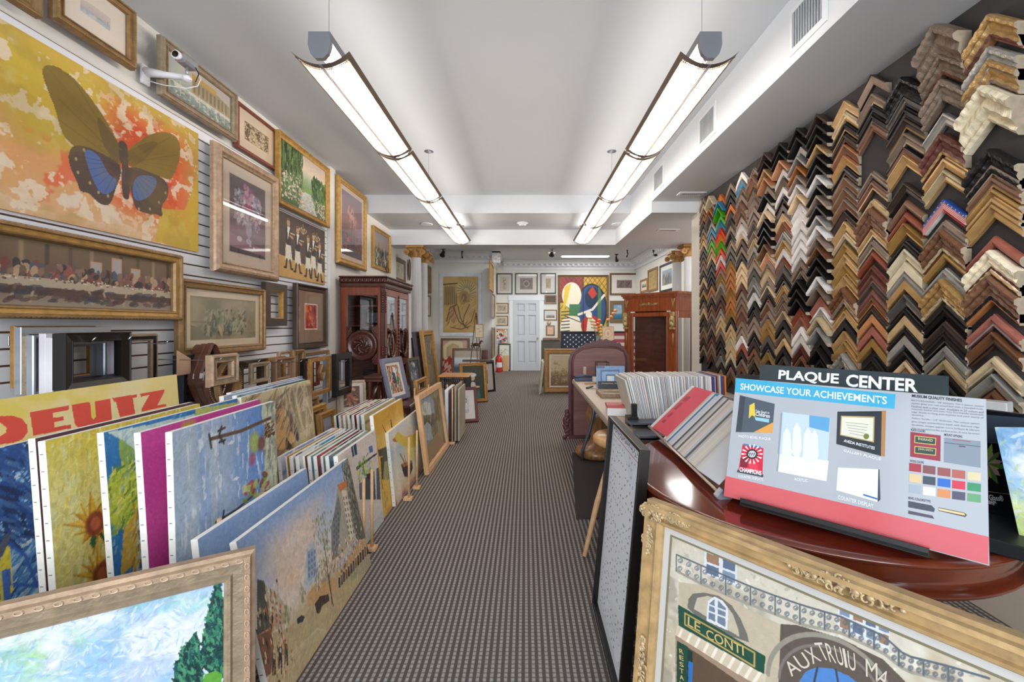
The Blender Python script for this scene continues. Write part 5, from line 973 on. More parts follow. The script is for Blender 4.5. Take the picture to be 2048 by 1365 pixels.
def a_yellow(A):
    A.fill('#d29a34'); A.noise('#dba93f', 3, .45, .2, .8); A.noise('#c58428', 5, .55, .15, .7); A.noise('#d8b46c', 4, .58, .1, .6)
    for p_ in ([(620, 945), (660, 1010), (668, 1040), (650, 1015)], [(685, 880), (705, 980), (700, 1000), (690, 960)]): A.poly(C5(p_), '#2c2018')
    A.poly(C5([(590, 1140), (665, 1110), (665, 1180), (600, 1190)]), '#3c3020'); A.poly(C5([(610, 1200), (690, 1150), (700, 1365), (620, 1365)]), '#39301f'); A.poly(C5([(640, 1230), (670, 1220), (690, 1365), (630, 1365)]), '#8a8a4c'); A.dabs(50, (.05, .1, .6, .35), .03, ['#8f9a58', '#4a4a2c', '#b9a860'], 1.4, .4, .2)
canvas('yellow canvas with dark thorn shapes behind the shell painting', 745, 832, 803, .70, a_yellow, dx=.07, q=True, res=110)
def a_shell(A):
    A.grad([(0, '#8a4a40'), (.1, '#c9a888'), (.25, '#d8cfb0'), (.5, '#c9cdb8'), (.7, '#a9b8c0'), (.85, '#c6cbd0'), (1, '#d4cfc8')]); A.noise('#e6dcc0', 3, .5, .15, .7, 3, 1)
    A.poly(C5([(705, 1065), (740, 1000), (830, 950), (900, 960), (925, 1080), (860, 1120), (800, 1120), (740, 1080)]), '#d8b848'); A.poly(C5([(740, 1000), (830, 950), (900, 960), (910, 1000), (800, 1040)]), '#d9cdb8'); A.poly(C5([(700, 1065), (715, 1045), (740, 1080), (715, 1080)]), '#a8602c'); A.poly(C5([(800, 1120), (860, 1120), (865, 1210), (820, 1210)]), '#dccb6c')
    A.poly(C5([(765, 1250), (850, 1215), (855, 1280), (830, 1350), (790, 1340)]), '#2c2a30'); A.poly(C5([(770, 1245), (850, 1215), (850, 1235), (785, 1270)]), '#a8643c'); A.line(C5([(760, 1170), (800, 1250)]), .008, '#5c3a24'); A.line(C5([(790, 1180), (805, 1240)]), .006, '#7c4a2c')
canvas('pale canvas of a yellow shell-like form and dark vase, nearest the aisle', 775.5, 866.5, 839, .535, a_shell, dx=.055, q=True, res=130)
def a_cave(A):
    A.fill('#7b7058'); A.noise('#a49a78', 4, .48, .12, .8); A.noise('#5c5240', 5, .54, .1, .8); A.poly(C5([(890, 800), (920, 740), (970, 715), (1010, 760), (1020, 860), (900, 860)]), '#8fa3c4'); A.poly(C5([(915, 810), (950, 770), (985, 780), (1000, 870), (910, 880)]), '#d8dcd8'); A.poly(C5([(930, 960), (965, 910), (1000, 950), (1015, 1080), (960, 1110), (930, 1060)]), '#a8b4bc'); A.line(C5([(930, 1070), (935, 950), (965, 912), (1000, 950), (1018, 1090)]), .018, '#4a3c30')
    A.poly(C5([(935, 1070), (1010, 1060), (1000, 1110), (950, 1130)]), '#6f93a8'); A.poly(C5([(940, 1130), (1040, 1010), (1100, 1090), (960, 1250)]), '#9a8464'); A.dabs(200, (0, .3, 1, 1), .04, ['#b9b48c', '#6d6a50', '#8f9468', '#cfc9a8'], 1.2, 1, .2, .6)
a = pt(822, 794, z=.70); M = Mlean((-.88, 3.72, 0), (-.86, 4.62, 0), .13)
picture('pale wood framed painting of a river gorge with two arches', M, .90, .70, art=a_cave, fr=('flat', .055, .04, Gpine), q=True, res=170)
# dowel racks
def rack(Y, xe, zt, n, label, L=.75, dx=.115):
    t = thing('dowel_rack', label, 'rack', (xe, Y, 0), group='wooden dowel racks on the floor')
    MB().bbox(-L, 0.015, -.025, .025, 0, .022, .003).obj('base_bar', Gpine, t)
    for k in range(n): MB().tube([(-.012-k*dx, 0, .02), (-.012-k*dx, 0, zt)], .0085, 10).obj('dowel', Gpine, t)
for y_, z_, l_ in ((1.62, .58, 'nearest the viewer'), (1.83, .48, 'second from the viewer'), (1.90, .57, 'third from the viewer'), (2.13, .476, 'fourth from the viewer')): rack(y_, -1.153, z_, 1, f'pale wooden dowel stand between the two blue canvases, {l_}', .04)
rack(2.385, -.893, .455, 1, 'pale wooden dowel stand at the far end of the street painting', .04); rack(2.49, -.885, .47, 1, 'pale wooden dowel stand in front of the shopfront canvas', .05); rack(3.2, -.862, .47, 1, 'pale wooden dowel rack in front of the shell painting', .05); rack(3.42, -.858, .47, 1, 'pale wooden dowel rack at the far end of the shell painting', .04)
rack(4.70, -.79, .62, 4, 'tall dowel rack holding upright boards, nearer one', .5, .14); rack(4.98, -.79, .62, 5, 'tall dowel rack holding upright boards, farther one', .5, .11)
for px0, wd, zt, c, l in ((893, .04, .57, '#e6e6e8', 'white'), (903.5, .03, .58, '#4a3238', 'dark purple'), (911, .025, .61, '#9a9080', 'grey'), (917.5, .022, .58, '#a69a84', 'beige')):
    x = (px0-VX)*4.74/F; o = MB().bbox(-wd/2, wd/2, 0, .45, 0, zt, .003).obj('upright_board', mat('board_'+l, c, .6)); o.location = (x, 4.73, .023); tag(o, f'{l} board standing on edge in the tall dowel rack', 'board')

# ---------------------------------------------------------------- frames hanging on hooks along the slatwall
def oframe(X, px0, px1, yt, yb, kind, fw, fd, m, label, hook=True, m2=None):
    a = pt(px0, 0, x=X).y; b = pt(px1, 0, x=X).y; h = (yb-yt)/F*b; z = CH+(VY-yb)/F*b; fw = min(fw, .3*(b-a))
    M = basis((X-fd, (a+b)/2, z), (0, 1, 0), (0, 0, 1), (1, 0, 0)); t = thing('empty_frame', label, 'picture frame', M=M, group='empty frames on hooks')
    mb = MB(); frame_ring(mb, b-a, h, prof(kind, fw, fd), [1 if (m2 and i in (4, 5, 6)) else 0 for i in range(len(PROF[kind]))] if m2 else 0); mb.obj('frame', [m, m2] if m2 else m, t)
    return t
def hook(X, px, py, label):
    p = pt(px, py, x=X); t = thing('wall_hook', label, 'hook', (0, p.y, p.z), group='slatwall hooks')
    MB().tube([(-2.348, 0, -.004), (X, 0, -.012), (X+.02, 0, .006)], .003, 6).bbox(-2.349, -2.344, -.012, .012, -.03, .012, .001).obj('rod', Mchrome, t)
Mlav = mat('white_lacquer_frame', '#d6d2d8', .35); Msilv = mat('silver_frame', '#a9aeb4', .3, .5); Mnav = mat('navy_frame', '#2b303c', .35)
oframe(-2.30, 33, 195, 652, 757, 'step', .03, .03, Gor, 'orange gold empty frame at the back of the left hanging pile'); oframe(-2.265, 42, 222, 654, 765, 'flat', .035, .03, Msilv, 'wide silver grey empty frame in the left hanging pile')
oframe(-2.232, 56, 318, 667, 770, 'step', .045, .03, Gsv, 'long beaded silver empty frame reaching furthest right in the left hanging pile', m2=Gbk); oframe(-2.195, 66, 215, 668, 770, 'scoop', .06, .03, Msilv, 'scooped silver empty frame in the left hanging pile')
oframe(-2.155, 91, 240, 665, 768, 'flat', .035, .03, Mlav, 'white lacquered empty frame in the left hanging pile'); oframe(-2.12, 104, 246, 672, 768, 'scoop', .035, .03, Mlav, 'smaller white empty frame next to the black ones')
for k, l in enumerate(('rearmost', 'third', 'second', 'front')): oframe(-2.09+k*.03, 117+k*5, 254+k*3, 665-k*.3, 762+k*1.5, 'slope', .042, .028, Gbk, f'black empty frame, {l} of the four black ones')
hook(-1.98, 183, 678, 'left steel hook holding the black frames'); hook(-1.98, 255, 676, 'right steel hook holding the black frames'); hook(-2.1, 330, 684, 'long steel hook beyond the black frames')
def ovalframe(X, pxc, pyc, ry, rz, m, label, arch=False, bead=None, n=40, wd=.05, d=.035):
    p = pt(pxc, pyc, x=X); t = thing('shaped_picture_frame', label, 'picture frame', M=basis(p, (0, 1, 0), (0, 0, 1), (1, 0, 0)), group='shaped empty frames on hooks')
    def r(a, k):
        s = 1.
        if arch: s = 1+.10*math.cos(4*a)+.03*math.cos(8*a)
        return ((ry*s-k)*math.cos(a), (rz*s-k)*math.sin(a))
    P = [(0, 0), (0, d*.7), (.008, d), (.02, d*.75), (wd*.8, d*.6), (wd, d*.5), (wd, 0)]; vs = []
    for k, z in P: vs += [(*r(2*math.pi*i/n, k), z) for i in range(n)]
    q_ = len(P); MB().add(vs, [(j*n+i, j*n+(i+1) % n, ((j+1) % q_)*n+(i+1) % n, ((j+1) % q_)*n+i) for j in range(q_) for i in range(n)]).obj('frame', m, t)
    if bead:
        mb = MB()
        for i in range(60): c = r(2*math.pi*i/60, .006); mb.ball((c[0], c[1], d), .0045, 6, 4)
        mb.obj('beading', bead, t)['kind'] = 'stuff'
Mdw = wood('dark_walnut', '#4a2c22', '#6b4434')
for k, (px, l) in enumerate(((392, 'rearmost'), (403, 'middle'), (416, 'front'))): ovalframe(-2.27+.06*k, px, 755-k, .11, .2, Mdw, f'dark walnut shaped frame with cut corners, {l} of three', arch=True, wd=.04, d=.05)
ovalframe(-2.07, 436, 764, .13, .165, Mdw, 'oval walnut frame with white beading, nearer one', bead=Gch); ovalframe(-2.01, 452, 768, .115, .15, Gbr, 'oval gilt frame with white beading behind the square gold frame', bead=Gch)
o = MB().prism([(0, 0), (.11, 0), (.11, .1), (.0, .16)], 0, .004, M=basis((-2.2, pt(353, 0, x=-2.2).y, pt(353, 752, x=-2.2).z+.0), (0, 1, 0), (0, 0, 1), (1, 0, 0))).obj('corner_protector', mat('kraft_card', '#c9a88c', .8)); tag(o, 'beige card corner protector hanging left of the walnut frames', 'cardboard corner')
for k in range(3): oframe(-2.28+.03*k, 353+k*7, 392+k*7, 708, 800, 'flat', .03, .025, Mnav, f'narrow navy frame, {("rearmost", "middle", "front")[k]} of three behind the walnut frames')
oframe(-1.93, 425, 480, 706, 765, 'step', .055, .045, Gch, 'square champagne gold frame with beaded rim in front of the oval frames', m2=Gsv)
oframe(-2.06, 482, 536, 717, 785, 'slope', .06, .05, Gdb, 'dark bronze empty frame right of the square gold one'); oframe(-1.98, 505, 541, 723, 762, 'step', .03, .03, Gsv, 'small ragged silver gilt frame over the dark bronze frame'); oframe(-2.1, 520, 572, 712, 785, 'flat', .03, .03, Gor, 'orange wood empty frame behind the brown ones')
oframe(-2.0, 553, 592, 713, 762, 'scoop', .05, .045, mat('taupe_wood_frame', '#8a6a50', .5), 'taupe wooden empty frame in the middle of the hooks'); oframe(-2.12, 560, 596, 700, 780, 'step', .03, .03, Gch, 'tall champagne frame behind the taupe one'); oframe(-2.08, 590, 612, 699, 775, 'step', .03, .05, Gbr, 'narrow antique gold frame beside the taupe one')
oframe(-2.12, 602, 660, 700, 800, 'step', .03, .03, Gbr, 'ornate gold frame behind the plain gold one'); oframe(-2.16, 612, 640, 714, 770, 'flat', .03, .03, mat('rust_frame', '#8c3f24', .5), 'rust red narrow frame among the gold ones'); oframe(-2.02, 609, 628, 716, 782, 'flat', .02, .04, Gbk, 'thin black frame left of the plain gold one')
oframe(-1.97, 622, 663, 712, 782, 'flat', .035, .03, Gor, 'plain gold empty frame fourth from the carved cabinet'); oframe(-2.04, 655, 690, 706, 795, 'step', .05, .05, Msilv, 'beaded silver frame behind the black one nearest the cabinet'); oframe(-1.93, 672, 704, 704, 784, 'flat', .075, .045, Gbk, 'wide black empty frame nearest the carved cabinet')
ovalframe(-2.0, 640, 745, .05, .07, Gbr, 'small gilt shaped frame seen through the plain gold one', arch=True)
for k, px in enumerate((437, 515, 560, 600, 640, 690)): hook(-1.95, px, 722 if k else 718, f'steel hook number {k+1} from the left over the canvas stacks'.replace(f'number {k+1}', ORD[k]))
# low price rail and frames standing under the hooks
def lean(label, c, z0, **k):
    M, w, h = fitquad(c, z0); return picture(label, M, w, h, q=False, **k)
M = Mlean((-1.93, 4.05, 0.02), (-1.75, 4.3, 0.02), .12)
for k, (dx, m, l, fk) in enumerate(((0, Gor, 'honey gold frame, front of the small pile under the black frame', 'step'), (-.07, Gyl, 'yellow gold frame, second in the small pile under the black frame', 'step'), (-.14, Gbr, 'antique gold frame, third in the small pile under the black frame', 'scoop'), (-.21, Msilv, 'silver frame, rearmost in the small pile under the black frame', 'scoop'))):
    picture(l, Mlean((-1.69+dx, 3.5, .22), (-1.69+dx, 3.78, .22), .1), .28, .36+.05*k, art=a_sketch('#a7abb8', '#8c94a4', 4) if k == 0 else None, fr=(fk, .05, .045, m), backing=False, res=20)
o = MB().bbox(-.5, .12, 0, .9, 0, .2, .01).obj('wooden_plinth', Mdw); o.location = (-1.74, 3.2, 0.0); tag(o, 'low dark wooden plinth under the small gold frames', 'plinth')

# ---------------------------------------------------------------- carved china cabinet
Mmah = wood('mahogany', '#6e3320', '#8f4a2c', .3); Mmahd = mat('dark_carved_mahogany', '#4c2319', .32, var=.25, scale=20, bump=.4, bs=60, coat=.3); Mdark = mat('cabinet_inside', '#2e1f19', .7)
def cabinet():
    x0, x1, y0, y1, H = -2.32, -1.765, 5.33, 6.5, 1.93; w, d = x1-x0, y1-y0
    t = thing('china_cabinet', 'carved mahogany china cabinet with round medallion beside the left wall', 'cabinet', (x0, y0, 0))
    mb = MB(); mb.box(0, .02, .02, d-.02, .05, H-.08); mb.box(0, w, .0, d, 0, .1); mb.box(0.0, w, 0.01, d-.01, H-.14, H-.06); mb.box(.02, w-.02, d-.03, d-.005, .1, H-.14); mb.obj('carcass', [Mmah], t)
    for i, z in enumerate((.42, .62, 1.3, 1.55)): MB().box(.03, w-.04, .04, d-.04, z, z+.018).obj('shelf', Mmah, t)
    # near end panel: stiles, rails, glazing, medallion
    sp = MB(); s = .085
    sp.bbox(0, s, 0, .035, .1, H-.14); sp.bbox(w-s, w, 0, .035, .1, H-.14); sp.bbox(s, w-s, 0, .03, .1, .17); sp.bbox(s, w-s, 0, .03, H-.24, H-.14); sp.obj('side_panel', Mmah, t)
    MB().box(s, w-s, .02, .024, .17, H-.24).obj('glass', glassmat('cabinet_glass', (.75, .75, .75), 1.6), t)
    cx, cz = w/2, 1.06; M = basis((cx, 0.012, cz), (1, 0, 0), (0, 0, 1), (0, -1, 0)); md = MB()
    md.lathe([(0, .0), (.19, 0), (.2, .01), (.19, .03), (.165, .035), (.15, .02), (.12, .018), (.11, .03), (0, .03)], 40, M=M)
    for k in range(40): a = 2*math.pi*k/40; md.ball((.175*math.cos(a), .175*math.sin(a), .034), (.007, .007, .006), 6, 4, M=M)
    for k in range(7):
        a = 2*math.pi*k/7; P = [(.02*math.cos(a+.2), .02*math.sin(a+.2), .04)]+[((.03+.07*j/6)*math.cos(a+.25*j), (.03+.07*j/6)*math.sin(a+.25*j), .036) for j in range(7)]; md.tube([M @ Vector(p) for p in P], [.005, .01, .012, .014, .014, .013, .01, .005], 8)
        md.ball((.095*math.cos(a+.9), .095*math.sin(a+.9), .036), (.02, .02, .012), 8, 5, M=M)
    md.ball((0, 0, .036), (.02, .02, .015), 10, 6, M=M); md.obj('carved_medallion', Mmahd, t)
    for sx in (-1, 1):
        for sz in (-1, 1): sp = MB(); sp.prism([(sx*.2, sz*.06), (sx*.2, sz*.24), (sx*.15, sz*.235), (sx*.125, sz*.17), (sx*.18, sz*.1)], 0, .018, M=M); [sp.ball((sx*(.175-.012*j), sz*(.15+.02*j), .02), (.014, .018, .01), 6, 5, M=M) for j in range(4)]; sp.obj('spandrel_carving', Mmahd, t)
    # corner post with leaf carving
    MB().bbox(w-.05, w+.012, -.012, .05, .1, H-.14, .01).obj('corner_post', Mmahd, t); mb = MB()
    for z in [H-.2-.03*k for k in range(9)]+[.95+.03*k for k in range(4)]: mb.ball((w-.018, -.014, z), (.02, .01, .018), 6, 5); mb.ball((w+.014, .02, z), (.01, .02, .018), 6, 5)
    mb.obj('leaf_carving', Mmahd, t)
    # cornice with gadroons
    c = MB(); c.bbox(-.0, w+.05, -.05, d+.04, H-.02, H, .006); c.bbox(0.0, w+.035, -.035, d+.03, H-.085, H-.02, .01); c.bbox(0, w+.02, -.02, d+.02, H-.13, H-.085, .006)
    n = 11
    for k in range(n): c.ball((.02+(w)*k/n+.02, -.036, H-.055), (.02, .014, .032), 8, 5)
    for k in range(22): c.ball((w+.036, -.01+(d+.02)*k/22+.02, H-.055), (.014, .02, .032), 8, 5)
    c.obj('cornice', Mmahd, t)
    for k in range(2):
        ya, yb = .05+k*(d-.08)/2, .05+(k+1)*(d-.08)/2-.01; dr = MB(); s = .07
        dr.bbox(w-.03, w, ya, ya+s, .12, H-.15); dr.bbox(w-.03, w, yb-s, yb, .12, H-.15); dr.bbox(w-.03, w, ya+s, yb-s, .12, .5); dr.bbox(w-.03, w, ya+s, yb-s, H-.24, H-.15); dr.bbox(w-.03, w, ya+s, yb-s, .74, .84)
        dd = dr.obj('door', Mmah, t); MB().box(w-.018, w-.014, ya+s, yb-s, .84, H-.24).obj('glass', glassmat('door_glass', (.95, .95, .95), 3.), dd)
        ring = MB(); m = 32; vs = []
        for rr, zz in ((.10, 0), (.125, .0), (.14, .03), (.12, .045), (.1, .03)): vs += [(w+zz*.6, (ya+yb)/2+rr*1.05*math.cos(2*math.pi*i/m), 1.06+rr*1.5*math.sin(2*math.pi*i/m)) for i in range(m)]
        ring.add(vs, [(j*m+i, j*m+(i+1) % m, (j+1) % 5*m+(i+1) % m, (j+1) % 5*m+i) for j in range(5) for i in range(m)], 0, True)
        for i in range(28): a = 2*math.pi*i/28; ring.ball((w+.028, (ya+yb)/2+.14*math.cos(a), 1.06+.2*math.sin(a)), (.008, .01, .014), 6, 4)
        ring.obj('oval_moulding', Mmahd, dd)
    mb = MB(); [mb.ball((w+.006, d/2+.01, .2+.05*k), (.012, .014, .022), 6, 5) for k in range(31)]; mb.obj('rope_strip', Mmahd, t)['kind'] = 'stuff'
    MB().ball((w+.02, d/2+.04, .95), .012, 8, 6).obj('door_knob', mat('brass'), t)
cabinet()
o = picture('dark framed print standing inside the carved cabinet', Mlean((-2.2, 5.75, .44), (-1.9, 5.7, .44), .1), .3, .28, art=a_sketch('#5a3a30', '#2c1c18', 10), fr=('flat', .03, .02, Gbk), res=20)
o = picture('black framed print on the upper shelf of the carved cabinet', Mlean((-2.22, 5.9, 1.318), (-1.95, 5.85, 1.318), .1), .27, .2, art=a_sketch('#8f9aa8', '#3c4450', 10), fr=('flat', .03, .02, Gbk), res=20)

# carved stand, bench and the framed pictures on them
t = thing('carved_stand', 'small carved mahogany stand with a turned post', 'stand', (-1.63, 4.36, 0))
MB().bbox(-.03, .17, 0, .3, .76, .79, .008).bbox(-.02, .16, .01, .29, .73, .76, .004).obj('top', Mmahd, t)
MB().lathe([(.03, 0), (.03, .08), (.016, .1), (.024, .2), (.016, .3), (.028, .42), (.014, .5), (.03, .55), (.016, .6), (.026, .64), (.026, .73)], 14, c=(.02, .05, 0)).obj('turned_post', Mmahd, t)
MB().lathe([(.026, 0), (.026, .3), (.02, .4), (.026, .73)], 10, c=(.14, .25, 0)).obj('rear_post', Mmahd, t)
MB().tube([(.02, .05, .45), (.08, .06, .66), (.12, .07, .72), (.13, .1, .5), (.14, .12, .42)], [.018, .025, .02, .022, .012], 10).obj('scroll_bracket', Mmahd, t)
t = thing('wooden_bench', 'low dark wooden bench holding two framed pictures', 'bench', (-1.29, 4.28, 0))
MB().bbox(-.13, .13, 0, 1.2, .47, .505, .008).obj('seat', Mmahd, t)
for x, y in ((-.1, .06), (.1, .06), (-.1, 1.14), (.1, 1.14)): MB().lathe([(.02, 0), (.03, .06), (.018, .12), (.028, .28), (.018, .38), (.028, .47)], 12, c=(x, y, 0)).obj('leg', Mmahd, t)
MB().tube([(.11, .06, .3), (.12, .3, .4), (.12, .6, .36), (.12, .9, .4), (.11, 1.14, .3)], .022, 8).obj('apron', Mmahd, t)
def a_cafe(A): A.grad([(0, '#8c8474'), (.5, '#b59078'), (1, '#c86a3c')]); A.dabs(200, (0, 0, 1, 1), .07, ['#c4572c', '#3a4458', '#d8d2c4', '#2f6a48', '#7c6a54', '#b33a2c', '#9a9484', '#e0a060', '#2c2a2c'], 1.3, 1, .3); A.poly([(.45, .6), (.52, .95), (.72, .9), (.68, .55)], '#d8dade'); A.poly([(.35, .35), (.4, .75), (.6, .72), (.62, .35)], '#2f3440'); A.poly([(.62, .4), (.7, .62), (.9, .5), (.8, .36)], '#2f7a54')
M, w, h = fitquad([(757.5, 721.6), (798.5, 712), (816, 796.5), (777, 806.8)], .51, .2); picture('slate blue frame with a busy café scene propped on the bench', M, w, h, art=a_cafe, fr=('flat', .05, .03, Gblue), matw=.03, matc='#e0d8cc', res=110)
M, w, h = fitquad([(801.6, 711), (823, 710), (829, 768), (808, 775)], .51, .2); M = Mlean((-1.33, 4.95, .507), (-1.29, 5.28, .507), .15); picture('dark framed print of grey figures behind the café scene', M, .36, .42, art=a_abstract(['#3c465a', '#5a6a84', '#c9c6bc', '#2a2e38', '#8a8c90'], 60, .12), fr=('flat', .04, .03, Gdb), res=50)
picture('cream matted frame leaning low in front of the carved cabinet', Mlean((-2.0, 4.62, .35), (-1.8, 4.72, .35), .3), .3, .36, art=a_abstract(['#6a4434', '#c9a078', '#3c2a24', '#b06040'], 40, .1), fr=('flat', .03, .02, Gch), matw=.035, matc='#d8cdbb', res=40)
picture('plain gold frame lying behind the café scene', Mlean((-1.24, 4.78, .507), (-1.22, 5.22, .507), .1), .44, .18, art=None, fr=('step', .05, .04, Gor), backing=False)
# tall frames leaning near the left columns
picture('tall gold frame with a dark portrait, nearest the left columns', Mlean((-1.47, 6.5, 0), (-1.47, 7.27, 0), .125), .77, 1.24, art=a_abstract(['#5c5038', '#6d6044', '#4a4030', '#8a7448', '#3c3428'], 90, .1), fr=('step', .085, .06, Gor), res=80)
o = picture('dark purple board behind the tall gold frame', Mlean((-1.56, 6.42, 0), (-1.56, 7.2, 0), .125), .78, 1.22, fr=('flat', .1, .05, mat('dark_purple_frame', '#4a3c48', .5)))
picture('tall dark frame with a pale green picture beside the carved cabinet', Mlean((-1.68, 6.62, 0), (-1.6, 7.1, 0), .1), .45, 1.12, art=a_sketch('#b5b890', '#6a7048', 40), fr=('flat', .05, .04, Gdb), res=50)

# ---------------------------------------------------------------- group of frames on the floor further back
def a_lady(A):   # plain stand-in: seated figure in white turban, loosely brushed
    A.fill('#2f3426'); A.noise('#40462f', 3, .5, .2, .8); A.poly([(.2, 0), (.28, .4), (.42, .55), (.62, .5), (.78, .2), (.85, 0)], '#34382f'); A.poly([(.3, .35), (.4, .52), (.56, .5), (.62, .36), (.5, .3)], '#cfcbc2'); A.ell(.46, .64, .075, .09, '#d2ac90', 1, .2); A.ell(.47, .73, .12, .065, '#c9cdd2', 1, .2); A.poly([(.34, .5), (.36, .68), (.4, .66), (.4, .48)], '#4a342c'); A.poly([(.6, .1), (.72, .3), (.82, .1), (.8, 0), (.6, 0)], '#2f6a58'); A.ell(.66, .36, .1, .03, '#d2ac90', 1, .3)
M, w, h = fitquad([(915, 725), (970.5, 724), (975, 804.6), (922, 806)], 0, .15); picture('gold framed portrait of a person in a white head wrap', M, w, h, art=a_lady, fr=('step', .06, .05, Gor), res=110)
M, w, h = fitquad([(897, 777), (952, 775.5), (957, 844), (900, 848)], 0, .12); picture('burgundy frame with a snowy village print in a white mat', M, w, h, art=lambda A: (A.grad([(0, '#b9c4cc'), (.5, '#dfe2e4'), (1, '#c9ccd0')]), A.dabs(50, (.2, .55, 1, .95), .05, ['#3a3a3c', '#6d6f74', '#b9bcc0'], 1.5, .3, .2), A.dabs(50, (0, .05, 1, .3), .04, ['#8a9298', '#5a6068', '#dfe4e8'], 0, .4, .3)), fr=('flat', .04, .035, Gburg), matw=.085, matc='#e2dcd6', glass=True, res=60)
M, w, h = fitquad([(952, 726), (986, 723), (990, 783), (955, 787)], 0, .12); picture('black framed print with a grey mat right behind the gold portrait', M, w, h, art=a_landscape('#6f7c78', '#4a6a50', '#7c5a50'), fr=('flat', .04, .03, Gbk), matw=.12, matc='#cbbdb4', glass=True, res=50)
picture('brown framed mirror leaning behind the gold portrait', Mlean((-1.62, 9.4, 0), (-.96, 9.4, 0), .1), .66, .80, art=lambda A: (A.grad([(0, '#5c6c80'), (.45, '#4a5668'), (.6, '#c6d2e4'), (.75, '#dfe4ec'), (.8, '#b3a898'), (1, '#c2b4a4')])), fr=('flat', .05, .03, Gwal), cat='mirror', name='framed_mirror', res=40)  # the mirror's reflection is painted as a colour gradient
def a_redfig(A): A.fill('#c9a89c'); A.poly([(.0, 0), (.05, .45), (.3, .55), (.5, .3), (.45, 0)], '#a32c2c'); A.dabs(50, (0, 0, .5, .5), .08, ['#c23a34', '#8c2028', '#dfc0b0'], .9, 1, .3); A.line([(.12, .5), (.1, .8), (.35, .95), (.7, .9), (.75, .7)], .06, '#d9cfa8'); A.line([(.2, .55), (.2, .78), (.4, .88), (.6, .82)], .035, '#b8a878'); A.ell(.45, .68, .12, .14, '#d2a48c', 1, .2); A.poly([(.5, .0), (.55, .4), (.8, .5), (1, .4), (1, 0)], '#2c2826')
M, w, h = fitquad([(881, 676), (938, 675), (936, 751), (881, 753)], 0.0, .08); picture('brown framed painting of a figure in red with pale flowing hair', Mlean((-2.13, 10.72, 0), (-1.4, 10.72, 0), .06), .73, .98, art=a_redfig, fr=('flat', .05, .04, Gwal), res=80)
picture('small dark framed print behind the brown mirror', Mlean((-.98, 10.1, 0), (-.78, 10.1, 0), .06), .28, .48, art=a_sketch('#8a8478', '#3a3630', 20), fr=('flat', .04, .03, Gbk), matw=.03, matc='#d4c8b8', res=30)
t = thing('iron_table', 'small table with pale wooden top and black iron lattice legs', 'table', (-1.01, 6.2, 0)); MB().bbox(-.22, .22, -.2, .2, .575, .6, .008).obj('table_top', wood('honey_top', '#c98c50', '#dba66c', .4, 0), t)
for x in (-.19, .19):
    for y in (-.16, .16): MB().box(x-.008, x+.008, y-.008, y+.008, 0, .575).obj('leg', Gbk, t)
mb = MB()
for y in (-.16, .16):
    for z in (.54, .42, .2): mb.box(-.19, .19, y-.004, y+.004, z, z+.01)
    for k in range(12): x = -.175+k*.032; mb.tube([(x, y, .43), (x+.016, y, .485), (x, y, .54)], .003, 4)
for x in (-.19, .19):
    for z in (.54, .42, .2): mb.box(x-.004, x+.004, -.16, .16, z, z+.01)
mb.obj('lattice', Gbk, t)
t = thing('metal_easel', 'thin bronze metal easel behind the gold portrait', 'easel', (pt(952, 0, y=8.3).x, 8.3, 0)); Mbz = mat('bronze_metal', '#4f3c28', .4, .6)
for x in (-.17, .17): MB().tube([(x, 0, 0), (x*.5, .02, .8), (x*.08, .03, 1.5), (0, .03, 1.56)], .008, 6).obj('leg', Mbz, t)
MB().tube([(0, .35, 0), (0, .03, 1.5)], .008, 6).obj('rear_leg', Mbz, t); MB().bbox(-.26, .26, -.05, .03, .60, .64, .006).obj('ledge', Gwal, t); MB().tube([(-.1, 0, .95), (.1, 0, .95)], .006, 6).obj('crossbar', Mbz, t)
picture('small gold framed sketch standing high on the metal easel', Mlean((-.955+0.0, 8.22, 1.065), (-.815, 8.24, 1.065), .12), .17, .27, art=a_sketch('#d6c8a4', '#8a7c60', 12), fr=('flat', .015, .015, Gbr), res=24)
o = MB().bbox(-.35, .35, -.2, .2, 0, .74, .01).obj('side_chest', Mdw); o.location = (-1.2, 9.95, 0); tag(o, 'dark chest behind the leaning mirror', 'chest')
t = thing('horse_figurine', 'small bronze horse figurine on the chest', 'figurine', (-1.12, 9.8, .74)); mb = MB()
MB().tube([(-.07, 0, .12), (-.03, 0, .125), (.04, 0, .12), (.075, 0, .125)], [.025, .036, .034, .025], 10).tube([(.06, 0, .13), (.1, 0, .19), (.115, 0, .215)], [.026, .02, .014], 8).tube([(.11, 0, .215), (.15, 0, .185)], [.018, .01], 8).tube([(-.08, 0, .13), (-.12, 0, .1), (-.12, 0, .05)], [.01, .012, .004], 6).obj('body', Mbz, t)
for x, y, k in ((-.065, .018, -.01), (-.06, -.018, .02), (.06, .018, .02), (.065, -.018, -.02)): MB().tube([(x, y, .12), (x+k, y, .06), (x+k*.3, y, 0)], [.016, .009, .007], 6).obj('leg', Mbz, t)

